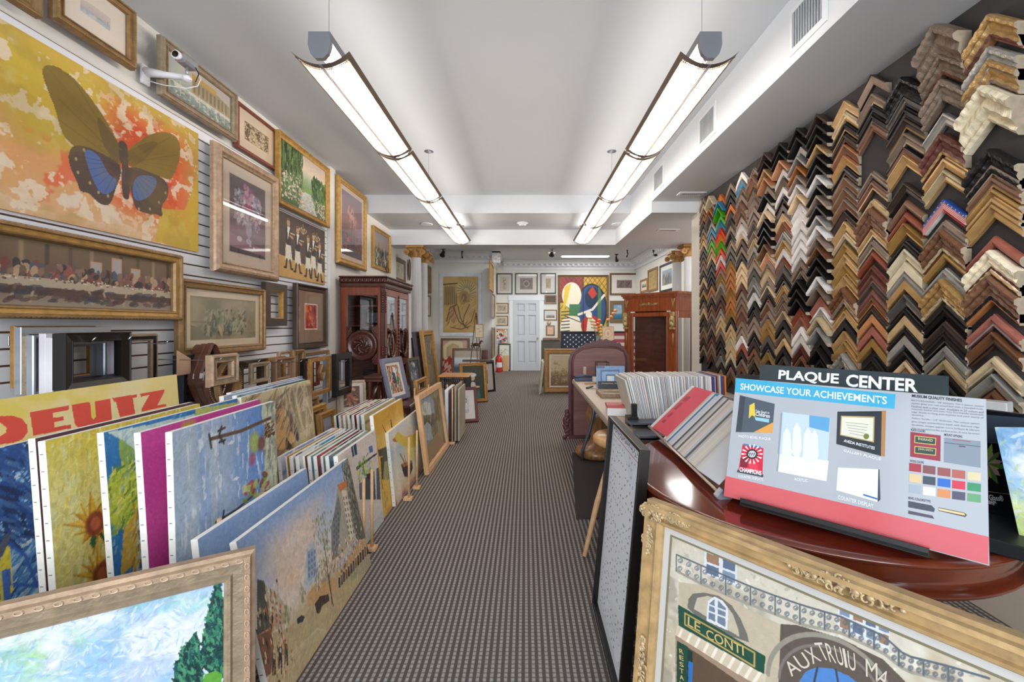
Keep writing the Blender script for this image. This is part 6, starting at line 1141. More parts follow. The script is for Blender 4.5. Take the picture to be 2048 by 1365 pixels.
# ---------------------------------------------------------------- right side: round mahogany table, sample sheets, sign boards
def loc(M, zz, px, py):
    Mi = M.inverted(); d = Vector(((px-VX)/F, 1, (VY-py)/F)); o = Mi @ Vector((0, 0, CH)); dl = Mi.to_3x3() @ d; k = (zz-o.z)/dl.z; return o+dl*k
def ontext(t, M, zz, s, p0, p1, h, m, bold=0., name='lettering', up=None):
    """lettering whose middle line runs between the photo points p0 and p1; h is its height in photo pixels"""
    a = loc(M, zz, *p0); b = loc(M, zz, *p1); c = (a+b)/2; pc = ((p0[0]+p1[0])/2, (p0[1]+p1[1])/2); up_ = loc(M, zz, pc[0], pc[1]-h/2)-loc(M, zz, pc[0], pc[1]+h/2)
    d = b-a; ang = math.atan2(d.y, d.x); H = abs(-math.sin(ang)*up_.x+math.cos(ang)*up_.y)
    o = txt(s, 1., m, t, 0, 0, 0, bold=bold, name=name, ext=0.0); me = o.data; co = np.array([v.co for v in me.vertices]); w = np.ptp(co[:, 0]); hh = np.ptp(co[:, 1]); cc = (co.max(0)+co.min(0))/2
    me.transform(T(c.x, c.y, zz) @ RZ(ang) @ Matrix.Diagonal((d.length/w, H/hh, 1, 1)) @ T(-cc[0], -cc[1], 0)); return o
def onpoly(t, M, zz, pts, m, name='printed_panel', th=.0):
    vs = [loc(M, zz, *p) for p in pts]; return MB().add(vs, [tuple(range(len(vs)))]).obj(name, m, t)
Mtop = mat('polished_mahogany_top', '#5b1d14', .12, col2='#7a2a1a', scale=2.5, stretch=(1, 5, 1), coat=.6); Mapr = mat('mahogany_rim', '#5a2412', .2, col2='#74331a', scale=3, stretch=(2, 2, 8), coat=.6)
TC, TR1, TR2, TZ = (1.0, 1.60), .585, .60, .76
t = thing('round_table', 'round polished mahogany pedestal table carrying the sign boards', 'table', (TC[0], TC[1], 0))
n = 72
MB().lathe([(0, TZ), (1.0, TZ)], n, sx=TR1-.012, sy=TR2-.012).obj('table_top', Mtop, t)
def rim(P, nm, m): MB().add([((TR1+a)*math.cos(2*math.pi*k/n), (TR2+a)*math.sin(2*math.pi*k/n), TZ+b) for a, b in P for k in range(n)], [(i*n+k, i*n+(k+1) % n, (i+1)*n+(k+1) % n, (i+1)*n+k) for i in range(len(P)-1) for k in range(n)], 0, True).obj(nm, m, t)
rim([(-.012, 0), (-.004, -.001), (.004, -.006), (.006, -.012), (.0, -.018), (-.012, -.022), (-.02, -.026)], 'rim_moulding', Mapr)
rim([(-.02, -.024), (-.024, -.06), (-.024, -.075), (-.016, -.08), (-.004, -.083), (-.002, -.09), (-.008, -.097), (-.03, -.1), (-.05, -.09)], 'apron', Mapr)
MB().lathe([(.05, .66), (.3, .655), (.09, .6), (.06, .5), (.08, .4), (.05, .3), (.09, .22), (.1, .16), (0, .14)], 24).obj('pedestal', Mapr, t)
for k in range(4):
    a = math.pi/4+k*math.pi/2; c, s = math.cos(a), math.sin(a); MB().tube([(.05*c, .05*s, .2), (.22*c, .22*s, .15), (.36*c, .36*s, .05), (.42*c, .42*s, .02)], [.04, .032, .026, .02], 10).obj('foot', Mapr, t)
# sign with the showcase of plaques
M6 = lambda l: [(1440+x/2.967, 720+y/2.967) for x, y in l]
def c6(x, y): return (1440+x/2.967, 720+y/2.967)
MS, sw, sh = fitquad([(1472, 756), (1976, 799), (1976.6, 1131), (1446.7, 993.7)], .785, .25)
t = thing('sign_board', 'white sign board with a blue banner and red base strip about achievements', 'sign', M=MS)
Mboard = mat('glossy_white_board', '#a8adb3', .12, var=.02, scale=1, coat=.5)
MB().bbox(-sw/2, sw/2, 0, sh, -.006, .0, .001).obj('board', Mboard, t)
def pm_(nm, c, rough=.12): return mat('print_'+nm, c, rough, var=.03, scale=5)
Pl = lambda pts, c, nm, z=.0004, name='printed_panel': onpoly(t, MS, z, M6(pts), pm_(nm, c), name)
Pl([(33, 690), (1595, 1052), (1592, 1216), (22, 808)], '#cc5a60', 'coral', name='base_strip')
Pl([(93, 108), (1042, 205), (1036, 292), (88, 192)], '#3fa3c8', 'sky_blue', name='banner')
ontext(t, MS, .001, 'SHOWCASE YOUR ACHIEVEMENTS', c6(122, 158), c6(990, 242), 14, pm_('white', '#eef2f4'), .012)
Pl([(118, 210), (325, 262), (310, 433), (93, 430)], '#4b5560', 'slate'); Pl([(200, 430), (318, 370), (310, 435)], '#d99a4a', 'amber', .0008); Pl([(118, 212), (150, 222), (128, 425), (96, 425)], '#39424c', 'dark_slate', .0008)
Pl([(175, 270), (205, 255), (210, 340), (190, 330), (170, 350)], '#d9c24a', 'yellow', .0009); Pl([(205, 340), (292, 352), (290, 374), (212, 360)], '#8fc4d0', 'pale_cyan', .0009)
ontext(t, MS, .0012, 'Take Stock in', c6(210, 303), c6(292, 315), 5, pm_('white', '#eef2f4')); ontext(t, MS, .0012, 'Children', c6(212, 320), c6(296, 335), 8, pm_('white', '#eef2f4'), .01)
Pl([(362, 310), (655, 345), (632, 722), (335, 662)], '#b9cbe0', 'photo_blue'); Pl([(362, 312), (372, 314), (345, 664), (335, 662)], '#8d99a6', 'photo_edge', .0008); Pl([(340, 560), (645, 600), (632, 722), (336, 662)], '#e4e6e8', 'sand', .0006); Pl([(530, 330), (652, 345), (646, 430), (530, 400)], '#5a9cc8', 'deep_sky', .0007)
for x, y, s in ((395, 470, 1.2), (455, 440, 1.2), (520, 470, 1.3), (560, 480, 1.)): Pl([(x-18*s, y-30), (x, y-70), (x+20*s, y-30), (x+26*s, y+90), (x+8, y+130*s), (x-25*s, y+110)], '#d9dde4', 'white_clothes', .0009+.00005*s)
Pl([(697, 308), (960, 305), (955, 572), (690, 500)], '#2b3138', 'charcoal'); Pl([(960, 304), (985, 302), (978, 575), (955, 572)], '#a87a4c', 'walnut_edge', .0006); Pl([(718, 332), (918, 338), (914, 492), (712, 448)], '#b39a68', 'cert_gold', .0007); Pl([(724, 340), (910, 346), (906, 484), (718, 444)], '#d6d4c4', 'cert_paper', .0009)
for k in range(5): Pl([(745+k*6, 370+k*16), (880-k*6, 384+k*17), (880-k*6, 387+k*17), (745+k*6, 373+k*16)], '#8b8a80', 'small_print', .0011, 'small_print')
Pl([(868+17*math.cos(a*.52), 455+17*math.sin(a*.52)) for a in range(12)], '#6e7a3c', 'seal', .0012)
ontext(t, MS, .001, 'AVEDA INSTITUTES', c6(735, 480), c6(918, 526), 6, pm_('white', '#eef2f4'), .01)
ontext(t, MS, .001, 'GALLERY PLAQUE', c6(735, 540), c6(955, 592), 6, pm_('pale', '#f0f2f4')); ontext(t, MS, .001, 'PHOTO BEVEL PLAQUE', c6(110, 455), c6(300, 472), 6, pm_('pale', '#f0f2f4'))
Pl([(135, 500), (258, 525), (252, 680), (110, 652)], '#c92440', 'crimson'); Pl([(143, 498), (243, 516), (242, 526), (140, 507)], '#3a78b0', 'blue_tab', .0008)
cx, cy = 190, 560
for k in range(14):
    a = k*.449; Pl([(cx+28*math.cos(a), cy+28*math.sin(a)), (cx+62*math.cos(a-.09), cy+58*math.sin(a-.09)), (cx+62*math.cos(a+.09), cy+58*math.sin(a+.09))], '#f0e6e6', 'ray', .0009, 'ray')
Pl([(cx+34*math.cos(a*.42), cy+30*math.sin(a*.42)) for a in range(15)], '#26262a', 'black_disc', .001); Pl([(cx+24*math.cos(a*.42), cy+20*math.sin(a*.42)) for a in range(15)], '#c8c8cc', 'grey_disc', .0011)
for k in range(4): Pl([(cx-22+k*11, cy-8), (cx-16+k*11, cy-8), (cx-12+k*11, cy+12), (cx-15+k*11, cy+12)], '#26262a', 'black_disc', .0012, 'claw_mark')
Pl([(122, 585), (160, 575), (175, 640), (120, 640)], '#7d1a30', 'dark_crimson', .0008); Pl([(165, 600), (215, 605), (235, 672), (160, 660)], '#d83a50', 'light_crimson', .0008)
ontext(t, MS, .0012, 'CHAMPIONS', c6(116, 650), c6(246, 674), 9, pm_('white', '#eef2f4'), .02)
Pl([(105, 652), (258, 682), (256, 698), (100, 668)], '#3c424a', 'shelf_grey', .0009); ontext(t, MS, .001, 'COUNTER DISPLAYS', c6(110, 690), c6(255, 712), 5, pm_('pale', '#f0f2f4'))
Pl([(700, 640), (940, 650), (935, 845), (690, 775)], '#dfe3ea', 'paper_white'); Pl([(850, 796), (934, 822), (934, 832), (850, 806)], '#3a68b0', 'line_blue', .0008); Pl([(940, 650), (946, 652), (952, 830), (935, 845)], '#3c4450', 'easel_edge', .0008); ontext(t, MS, .001, 'COUNTER DISPLAY', c6(700, 815), c6(910, 868), 8, pm_('pale', '#f0f2f4')); ontext(t, MS, .001, 'ACRYLIC', c6(440, 708), c6(520, 718), 6, pm_('pale', '#f0f2f4'))
blk = pm_('black_text', '#23262c')
ontext(t, MS, .001, 'MUSEUM QUALITY FINISHES', c6(1140, 215), c6(1436, 243), 7, blk, .015)
L1 = ['RECYCLED WOOD - 5/8" thickness. This 3 options, custom', 'option gives you real wood feel with a beveled look,', 'Finished with a clear coat. Available in 27 colors and', 'materials, finishes and sizes. Very Eco-friendly handmade', 'edge. Ready to hang with keyhole and your stamp of', 'quality.']
for k, s_ in enumerate(L1): f_ = .18 if k == 5 else 1; ontext(t, MS, .001, s_, c6(1137, 242+k*17), c6(1137+428*f_, 242+k*17+(36*f_)), 4.2, pm_('grey_text', '#70757c'))
for k, s_ in enumerate(['Gallery Acrylic - 1/4" thickness. This unique option', 'gives images extraordinary depth with diamond edge', 'durability. Images appear more brilliant & vibrant', 'than in a traditional flat surface print. A new favorite!']): ontext(t, MS, .001, s_, c6(1137, 347+k*20), c6(1540, 382+k*20), 4.2, pm_('grey_text', '#70757c'))
ontext(t, MS, .001, 'PLATE COLORS', c6(1133, 417), c6(1218, 425), 5, blk, .01); ontext(t, MS, .001, 'MOUNT OPTIONS', c6(1332, 445), c6(1438, 457), 5, blk, .01); ontext(t, MS, .001, 'WOOD COLORS', c6(1128, 600), c6(1210, 611), 5, blk, .01); ontext(t, MS, .001, 'BEVEL COLORS/TYPE', c6(1118, 820), c6(1250, 842), 5, blk, .01)
Pl([(1130, 428), (1310, 450), (1308, 603), (1128, 575)], '#8e2338', 'wine')
for y in (0, 62): Pl([(1154, 450+y), (1283, 464+y), (1281, 508+y), (1153, 494+y)], '#c9b46a', 'plate_gold', .0008); Pl([(1159, 455+y), (1278, 468+y), (1276, 503+y), (1158, 490+y)], '#1f3a2c', 'plate_green', .001); ontext(t, MS, .0013, ['ENGRAVED', 'JOHN SMITH'][y > 0], c6(1175, 468+y), c6(1262, 480+y), 5, pm_('pale_gold', '#d9d4a8'))
Pl([(1331, 462), (1546, 484), (1546, 642), (1328, 608)], '#7d8896', 'steel'); Pl([(1331, 490), (1546, 514), (1546, 518), (1331, 494)], '#4c5560', 'steel_line', .0008); Pl([(1380, 472), (1485, 484), (1485, 488), (1380, 476)], '#9c4a50', 'steel_red', .0009); Pl([(1418, 510), (1456, 514), (1456, 519), (1418, 515)], '#2c3038', 'steel_slot', .0009)
sw_ = [['#9c2c3c', '#7a4848', '#8f4a48', '#a8584c', '#cfc49a'], ['#d0b88c', '#3a4450', '#1f62b8', '#c82c48', '#2f8a5a'], ['#98a6b0', '#e2e4ea', '#cc8450', '#4c4a60', '#5f9a6c']]
x_ = [1123, 1205, 1292, 1378, 1469]
for r in range(3):
    for k in range(5):
        x = x_[k]; y = 612+r*62+k*13+(r*2); Pl([(x, y), (x+72+k*2, y+9), (x+71+k*2, y+58), (x-1, y+48)], sw_[r][k], f'swatch_{r}{k}', .0006, 'colour_swatch')
Pl([(1117, 838), (1255, 865), (1275, 885), (1270, 905), (1117, 876)], '#39424e', 'bevel_dark'); Pl([(1117, 895), (1260, 925), (1272, 945), (1117, 915)], '#4a4658', 'bevel_dark2'); Pl([(1297, 877), (1450, 908), (1466, 922), (1455, 934), (1297, 897)], '#3a342c', 'bevel_edge'); Pl([(1297, 881), (1450, 912), (1455, 926), (1297, 893)], '#d9c48c', 'bevel_gold', .0008)
# stand ledge under the sign
Ml = MS @ T(0, 0, 0)
t = thing('sign_stand', 'black wire stand with a narrow ledge under the sign board', 'display stand', M=MS)
MB().bbox(-sw*.40, sw*.33, -.016, -.004, -.012, .03, .002).bbox(-sw*.40, sw*.33, -.016, .006, .026, .03, .001).obj('ledge', Gbk, t); MB().tube([(-.1, -.005, -.01), (-.1, .06, -.02), (-.1, .03, -.05), (-.1, -.012, -.062)], .004, 6).tube([(.05, -.005, -.01), (.05, .06, -.02), (.05, .03, -.05), (.05, -.012, -.062)], .004, 6).obj('wire_leg', Gbk, t)
# board behind: PLAQUE CENTER
o0 = MS @ Vector((0, 0, 0)); nrm = (MS.to_3x3() @ Vector((0, 0, 1))).normalized(); MP = MS.copy(); sh_ = -nrm*.075; MP.translation = o0+Vector((sh_.x, sh_.y, 0))
ps = [loc(MP, 0, *c6(*p)) for p in ((240, 27), (1358, 97))]
pw = ps[1].x-ps[0].x; ph = max(p.y for p in ps); tilt = math.atan2(ps[1].y-ps[0].y, ps[1].x-ps[0].x); cxp = (ps[0].x+ps[1].x)/2
t = thing('plaque_board', 'dark green board lettered PLAQUE CENTER behind the white sign', 'sign', M=MP)
MB().add([(ps[0].x, ps[0].y, -.004), (ps[1].x, ps[1].y, -.004), (ps[1].x, 0.0, -.004), (ps[0].x, 0.0, -.004), (ps[0].x, ps[0].y, 0), (ps[1].x, ps[1].y, 0), (ps[1].x, 0.0, 0), (ps[0].x, 0.0, 0)], [(0, 1, 2, 3), (7, 6, 5, 4), (0, 4, 5, 1), (1, 5, 6, 2), (2, 6, 7, 3), (3, 7, 4, 0)]).obj('board', mat('dark_green_board', '#232f33', .1, var=.1, coat=.5), t)
ontext(t, MP, .0012, 'PLAQUE', c6(347, 92), c6(705, 118), 23, pm_('white', '#eef2f4'), .03); ontext(t, MP, .0012, 'CENTER', c6(748, 122), c6(1175, 155), 26, pm_('white', '#eef2f4'), .03)
# black frame leaning at the left behind PLAQUE CENTER
picture('black framed board propped behind the plaque sign', MP @ T(-.16, .0, -.04), .3, .385, art=None, fr=('flat', .02, .015, Gbk))

# black sample box and cloudy canvas at the right edge
Y8 = lambda x, y: (1780+x/3.791, 740+y/3.791)
p0 = pt(*Y8(748, 1150), z=.775); p1 = pt(*Y8(1100, 1250), z=.775); MQ = Mlean(p0-(p1-p0)*.6, p1, .12)
t = thing('glass_display_box', 'black display panel with a green and pink succulent picture and the word Glass', 'display panel', M=MQ); qw = ((p1-p0)*1.6).length
tl = loc(MQ, 0, *Y8(748, 335)); MB().bbox(-qw/2, qw/2, 0, tl.y+.012, -.07, -.001, .003).obj('box', mat('black_gloss_panel', '#15171a', .12, coat=.4), t)
onpoly(t, MQ, .0003, [Y8(600, 330), Y8(1100, 372), Y8(1100, 590), Y8(600, 540)], mat('slate_panel', '#3a4450', .2), 'top_panel')
cx, cy = 735, 720
for k in range(26):
    a = k*2.4; L = (60+4.2*k)*1.05; c, s = math.cos(a), math.sin(a)
    onpoly(t, MQ, .0006+.00004*k, [Y8(cx+10*s, cy-10*c), Y8(cx+L*.7*c+20*s, cy+L*.7*s-20*c), Y8(cx+L*c, cy+L*s), Y8(cx+L*.7*c-20*s, cy+L*.7*s+20*c)], pm_(['leaf_green', 'leaf_pink', 'leaf_lime'][k % 3], ['#4a6a3a', '#a88a86', '#7da048'][k % 3]), 'leaf')
onpoly(t, MQ, .0004, [Y8(600, 905), Y8(1000, 955), Y8(1000, 958), Y8(600, 908)], pm_('rule', '#b9a58c'), 'rule_line')
ontext(t, MQ, .0012, 'Glass®', Y8(752, 966), Y8(858, 978), 11, pm_('white', '#eef2f4'), .0); ontext(t, MQ, .0012, 'Protection.', Y8(715, 992), Y8(806, 1002), 7, pm_('white', '#eef2f4')); ontext(t, MQ, .0012, 'Clarity.', Y8(735, 1010), Y8(795, 1018), 7, pm_('white', '#eef2f4'))
p0 = pt(2040, 0, y=1.06); p0.z = .80
def a_cl(A): A.grad([(0, '#a9c06c'), (.3, '#cfdc9c'), (.5, '#9cc0dc'), (1, '#7aa8d0')]); A.noise('#e6ecf0', 3, .45, .12, .9, box=(0, .3, 1, 1, .1)); A.dabs(120, (0, 0, 1, 1), .04, ['#dfe8ee', '#8fb4d4', '#c0d09c'], .8, 1, .3, .6)
tlc = pt(2017, 843, y=p0.y+.02)
MC_ = Mlean((p0.x, p0.y, .80), (p0.x+.16, p0.y-.22, .80), .12) @ RZ(.17)
hgt = (tlc.z-.80)/math.cos(.2); t = picture('small canvas of white clouds over green at the right edge of the photo', MC_, .272, hgt, art=a_cl, fr=None, backing=False, name='stretched_canvas', cat='painting', res=90, pm=Pknife); MB().bbox(-.136, .136, 0, hgt, -.022, .0036, .002).obj('canvas_edge', Mcan, t)
o = MB().bbox(-.16, .16, -.12, .1, 0, .035, .003).obj('flat_box', mat('black_card', '#1b1c1f', .4)); o.location = (p0.x+.04, p0.y-.0, .762); o.rotation_euler = (0, 0, -.9); tag(o, 'flat black box under the small cloud canvas', 'box')
# pale boxed moulding lengths behind the display panel
for k, (x0, x1, y, l) in enumerate(((1895, 2015, 792, 'upper'), (1905, 2025, 818, 'lower'))):
    a = pt(x0, y, y=1.75); b_ = pt(x1, y+8, y=1.6); M_ = Mlean(a-Vector((0, 0, .05)), b_-Vector((0, 0, .05)), 0); L_ = (b_-a).length
    o = MB().bbox(-L_/2-.12, L_/2, 0, .04, -.06, 0, .003).obj('moulding_length', mat('primed_white', '#cfcfcc', .5)); o.matrix_world = M_ @ T(0, -.0, 0); tag(o, f'{l} primed white moulding length behind the black display panel', 'moulding', 'white moulding lengths')
t = thing('sample_shelf', 'dark shelf block behind the display panel carrying white mouldings', 'shelf', (1.45, 1.83, .76)); MB().bbox(-.3, .28, -.12, .12, 0, .18, .004).obj('block', mat('black_card'), t)

# ---------------------------------------------------------------- ornate framed street scene leaning on the round table
ML, lw, lh = Mlean((.402-.062*.778*1.45, 1.33-.062*.628*1.45, 0), (1.03, .545, 0), .105), 0, 0
exL = Vector((.628, -.778, 0)); nL = Vector((-.778, -.628, 0)); TLp = Vector((.402, 1.33, .78)); lean_ = math.atan2(.062, .508); A_ = TLp+nL*(.78*math.tan(lean_)); A_.z = 0; LW_ = 1.12; ML = Mlean(A_, A_+exL*LW_, lean_); LH_ = .78/math.cos(lean_)
C9 = lambda l: [(1160+x/2.306, 800+y/2.306) for x, y in l]
def a_conti(A):
    A.fill('#c9c2b2'); A.noise('#d8d2c2', 4, .5, .12, .9); A.noise('#b3a68c', 6, .56, .1, .7); A.noise('#8f8878', 9, .62, .08, .6); A.dabs(700, (0, .3, 1, 1), .006, ['#dcd8ca', '#a89f8c', '#beb49c', '#e4e0d4'], .5, 3, .5, .6)
    A.poly(C9([(455, 840), (640, 870), (760, 960), (930, 1040), (920, 1365), (450, 1365)]), '#b9ad96'); A.noise('#8d8874', 5, .5, .15, .6, box=(0, 0, .4, .6, .05))
    def win(P, W_=2, H_=3):
        A.poly(C9(P), '#cfd4d8'); (x0, y0), (x1, y1), (x2, y2), (x3, y3) = P
        for i in range(W_):
            for j in range(H_):
                f = lambda u, v: (x0+(x1-x0)*u+(x3-x0)*v, y0+(y1-y0)*u+(y3-y0)*v); u0, u1 = (i+.14)/W_, (i+.9)/W_; v0, v1 = (j+.1)/H_, (j+.9)/H_
                A.poly(C9([f(u0, v0), f(u1, v0), f(u1, v1), f(u0, v1)]), ['#7c8ba0', '#94755c', '#5c6c84'][(i+j) % 3])
    win([(575, 645), (725, 700), (722, 860), (572, 800)]); win([(1190, 935), (1430, 1030), (1428, 1160), (1190, 1050)], 4, 2)
    ar = [(495, 960), (500, 920), (520, 895), (570, 890), (640, 905), (700, 950), (740, 1010), (770, 1080), (780, 1120)]; A.poly(C9(ar+[(600, 1060)]), '#6c6a62'); A.poly(C9([(525, 965), (540, 915), (590, 905), (660, 930), (705, 990), (730, 1060), (735, 1095)]), '#bab29c')
    A.poly(C9([(582, 1020), (590, 930), (620, 908), (655, 925), (683, 960), (680, 1065)]), '#d4d8da'); 
    for p_ in ([(592, 1010), (597, 940), (620, 920), (624, 1025)], [(634, 1030), (636, 925), (672, 962), (670, 1050)]): A.poly(C9(p_), '#6f7c8c')
    for p_ in ([(590, 975), (680, 1010)], [(592, 945), (676, 978)]): A.line(C9(p_), .0022, '#d4d8da')
    A.poly(C9([(447, 1040), (860, 1270), (840, 1365), (440, 1100)]), '#cbbda4')
    for k in range(10): A.line(C9([(470+k*40, 1062+k*22), (455+k*38, 1098+k*24)]), .0035, '#e6dccb')
    A.poly(C9([(440, 1085), (700, 1250), (900, 1365), (440, 1365)]), '#9c8470'); A.poly(C9([(450, 1112), (600, 1210), (820, 1365), (445, 1365)]), '#5c4a3a'); A.noise('#8a9a9c', 7, .52, .1, .7, box=(.02, 0, .4, .3, .03))
    A.poly(C9([(452, 945), (855, 1185), (850, 1268), (455, 1042)]), '#1c4a3a'); A.line(C9([(484, 985), (805, 1168), (804, 1232), (484, 1038), (484, 985)]), .0022, '#b99c5a')
    A.poly(C9([(447, 1112), (498, 1140), (490, 1365), (445, 1365)]), '#1d4436'); A.poly(C9([(497, 1150), (520, 1165), (510, 1365), (492, 1365)]), '#14342c'); A.poly(C9([(500, 1205), (522, 1215), (516, 1340), (498, 1330)]), '#2f6cb0')
    A.poly(C9([(925, 1035), (1000, 1040), (1200, 1100), (1400, 1200), (1500, 1300), (1540, 1365), (915, 1365)]), '#5b5148'); A.noise('#3f3a36', 5, .5, .15, .7, box=(.4, 0, .8, .45, .03))
    for r_, c_, w_ in ((280, '#8f8a7c', .005), (230, '#77706a', .003)): A.line(C9([(1160+r_*1.05*math.cos(a*.13), 1365+r_*.95*-math.sin(a*.13)+r_*.33*math.cos(a*.13)) for a in range(25)]), w_, c_)
    A.poly(C9([(1010, 1303), (1040, 1255), (1090, 1235), (1160, 1240), (1240, 1275), (1310, 1330), (1330, 1365), (1000, 1365)]), '#4d7fc0'); A.noise('#b9cce4', 6, .5, .1, .9, box=(.5, 0, .7, .16, .02))
    for p_ in ([(1095, 1235), (1080, 1303)], [(1180, 1245), (1190, 1303)]): A.line(C9(p_), .002, '#3a3a40')
    # wrought balcony railing
    def yb(x): return np.interp(x, [445, 560, 720, 900, 1030, 1200, 1400, 1500, 1700, 1900], [790, 850, 920, 990, 1040, 1075, 1170, 1250, 1300, 1365])
    def yt(x): return np.interp(x, [445, 560, 780, 900, 1030, 1200, 1400, 1500, 1700, 1900], [715, 765, 860, 905, 950, 1000, 1090, 1180, 1230, 1290])
    ir = '#566068'; xs_ = list(range(445, 1900, 40)); A.line(C9([(x, yt(x)) for x in xs_]), .0022, ir); A.line(C9([(x, yb(x)) for x in xs_]), .0036, '#9a9486')
    for k, x in enumerate(range(462, 1760, 38)):
        m_ = (yt(x)+yb(x))/2; h_ = (yb(x)-yt(x))/2; 
        for s_ in (-1, 1):
            cyy = m_+s_*h_*.48
            A.line(C9([(x+(13-.5*j)*math.cos(j*.55+1.5*s_), cyy+(13-.5*j)*math.sin(j*.55+1.5*s_)) for j in range(19)]), .0011, ir, .85)
        if k % 3 == 0: A.line(C9([(x-18, yt(x-18)), (x-18, yb(x-18))]), .0018, ir)
t = picture('ornate gold framed street painting lettered LE CONTI against the round table', ML, LW_, LH_, art=a_conti, fr=('step', .06, .055, gold('old_gold_ornate', '#b59668', .48, .15, .3)), matw=.02, matc='#c4c2bd', inner=.005, innerc='#7d765c', q=True, res=760, pm=paint('street_paint', .5, .25, 60, .08))
zt_ = .055*.35+.001
Mgl = mat('painted_gold_letters', '#c9b070', .5); Mgw = mat('painted_cream_letters', '#cfc4b4', .5)
c9 = lambda x, y: C9([(x, y)])[0]
ontext(t, ML, zt_, 'LE', c9(497, 1020), c9(555, 1052), 18, Mgl, .01); ontext(t, ML, zt_, 'CONTI', c9(582, 1078), c9(755, 1160), 19, Mgl, .01)
for k, ch in enumerate('RESTAU'): ontext(t, ML, zt_, ch, c9(458+k*.4, 1158+k*30), c9(477+k*.4, 1166+k*30), 9, Mgl, .01, name='letter')
for ch, x, y, x2, y2 in (('A', 955, 1250, 1000, 1222), ('U', 1003, 1216, 1048, 1196), ('X', 1052, 1188, 1092, 1172), ('T', 1098, 1162, 1134, 1160), ('R', 1140, 1166, 1170, 1172), ('U', 1180, 1178, 1210, 1186), ('I', 1216, 1190, 1228, 1194), ('U', 1236, 1200, 1270, 1214), ('M', 1318, 1235, 1372, 1260), ('A', 1378, 1268, 1420, 1300)): ontext(t, ML, zt_, ch, c9(x, y), c9(x2, y2), 36, Mgw, .0, name='letter')
# rope and bead rows, corner and centre cartouches
Morn = gold('ornament_highlight', '#b89f78', .45, .15, .2)
b_ = beads(LW_, LH_, .0495, .0425, .003, .0095, 1.2).obj('bead_rope', Morn, t); b_['kind'] = 'stuff'
rg = random.Random(5)
def cart(x, y, w, h, nm):
    mb = MB()
    hz = w > h; L_, T_ = (w, h) if hz else (h, w)
    for k in range(44):
        u = rg.uniform(-1, 1); v = rg.uniform(-1, 1)*(1-.75*abs(u)); a = rg.uniform(0, 6.3); r0 = .009+.004*rg.random(); cx_, cy_ = (u*L_, v*T_) if hz else (v*T_, u*L_)
        P_ = [(x+cx_+r0*.8*math.cos(a+j*.8)*(1-j/7), y+cy_+r0*.8*math.sin(a+j*.8)*(1-j/7), .049+.003*(1-abs(u))) for j in range(6)]; mb.tube(P_, [.0022, .003, .003, .0026, .002, .0015], 6)
    for k in range(9): u = -1+k/4; cx_, cy_ = (u*L_, .2*T_*math.sin(k*2)) if hz else (.2*T_*math.sin(k*2), u*L_); mb.ball((x+cx_, y+cy_, .049), (.010-.004*abs(u), .010-.004*abs(u), .006), 8, 5)
    return mb.obj('cartouche', Morn, t)
cart(-LW_/2+.03, LH_-.03, .035, .03, 'c'); cart(-LW_/2+.026, LH_*.42, .02, .07, 'c'); cart(-.06, LH_-.024, .1, .017, 'c'); cart(LW_/2-.03, LH_-.03, .035, .03, 'c')
cart(-LW_/2+.022, LH_-.11, .013, .04, 'c'); cart(-LW_/2+.11, LH_-.022, .04, .012, 'c')

# ---------------------------------------------------------------- black framed sheet of small marks, facing the aisle
def a_marks(A):
    A.fill('#e4e7ee'); A.noise('#cdd2da', 3, .5, .2, .5); r = A.rng; A.rect(.03, .93, .97, .934, '#a8444c', .8); A.line([(.03, .03), (.97, .03), (.97, .97), (.03, .97), (.03, .03)], .0012, '#6a4c54', .5)
    for i in range(12):
        for j in range(26):
            if r.random() < .2: continue
            u = .07+i*.078; v = .05+j*.034; A.dabs(2, (u, v, u+.035, v+.012), .008, ['#5c6470', '#474e5a', '#747c88', '#8b929c'], .3, 1.5, .35, .8)
    for i in range(24): A.dabs(2, (.05+i*.038, .945, .06+i*.038, .965), .009, ['#3c424e'], .3, 1.5, .4)
picture('black framed tall grey sheet of tiny handwritten marks leaning by the table', Mlean((.352, 2.01, 0), (.352, 1.457, 0), .088), .553, .892, art=a_marks, fr=('flat', .014, .036, Gbk), res=260, pm=Pprint)

# ---------------------------------------------------------------- folding table, stool, mat and what lies about
Mfold = mat('beige_laminate', '#c6b39e', .5, var=.05, scale=4); Mfedge = mat('table_edge_vinyl', '#a39486', .5); Mgrey = mat('grey_tube', '#5c636c', .35, .5)
t = thing('folding_table', 'long beige folding table behind the sample racks', 'table', (0, 0, 0)); MB().bbox(.505, 1.26, 2.24, 4.52, .722, .74, .003).obj('table_top', Mfold, t); MB().bbox(.5, 1.265, 2.235, 4.525, .698, .723, .003).obj('edge_band', Mfedge, t)
for y in (4.1, 2.75):
    for x in (.66, 1.1): MB().tube([(x, y, .70), (x, y, .45), (x-(.03 if x < .9 else -.03), y, .32), (x-(.1 if x < .9 else -.1), y, .12), (x-(.11 if x < .9 else -.11), y, 0.005)], .015, 10).obj('leg', Mgrey, t)
    MB().tube([(.66, y, .47), (1.1, y, .47)], .012, 8).obj('crossbar', Mgrey, t)
t = thing('wooden_stool', 'pale wooden stool with splayed legs beside the black framed sheet', 'stool', (.6, 2.62, 0)); MB().lathe([(0, .58), (.15, .58), (.178, .6), (.18, .625), (.165, .642), (0, .642)], 30).obj('seat', wood('stool_wood', '#c9945c', '#dba873', .4, 0), t)
MB().lathe([(0, .545), (.1, .545), (.11, .56), (.1, .582)], 20).obj('seat_block', mat('stool_wood'), t)
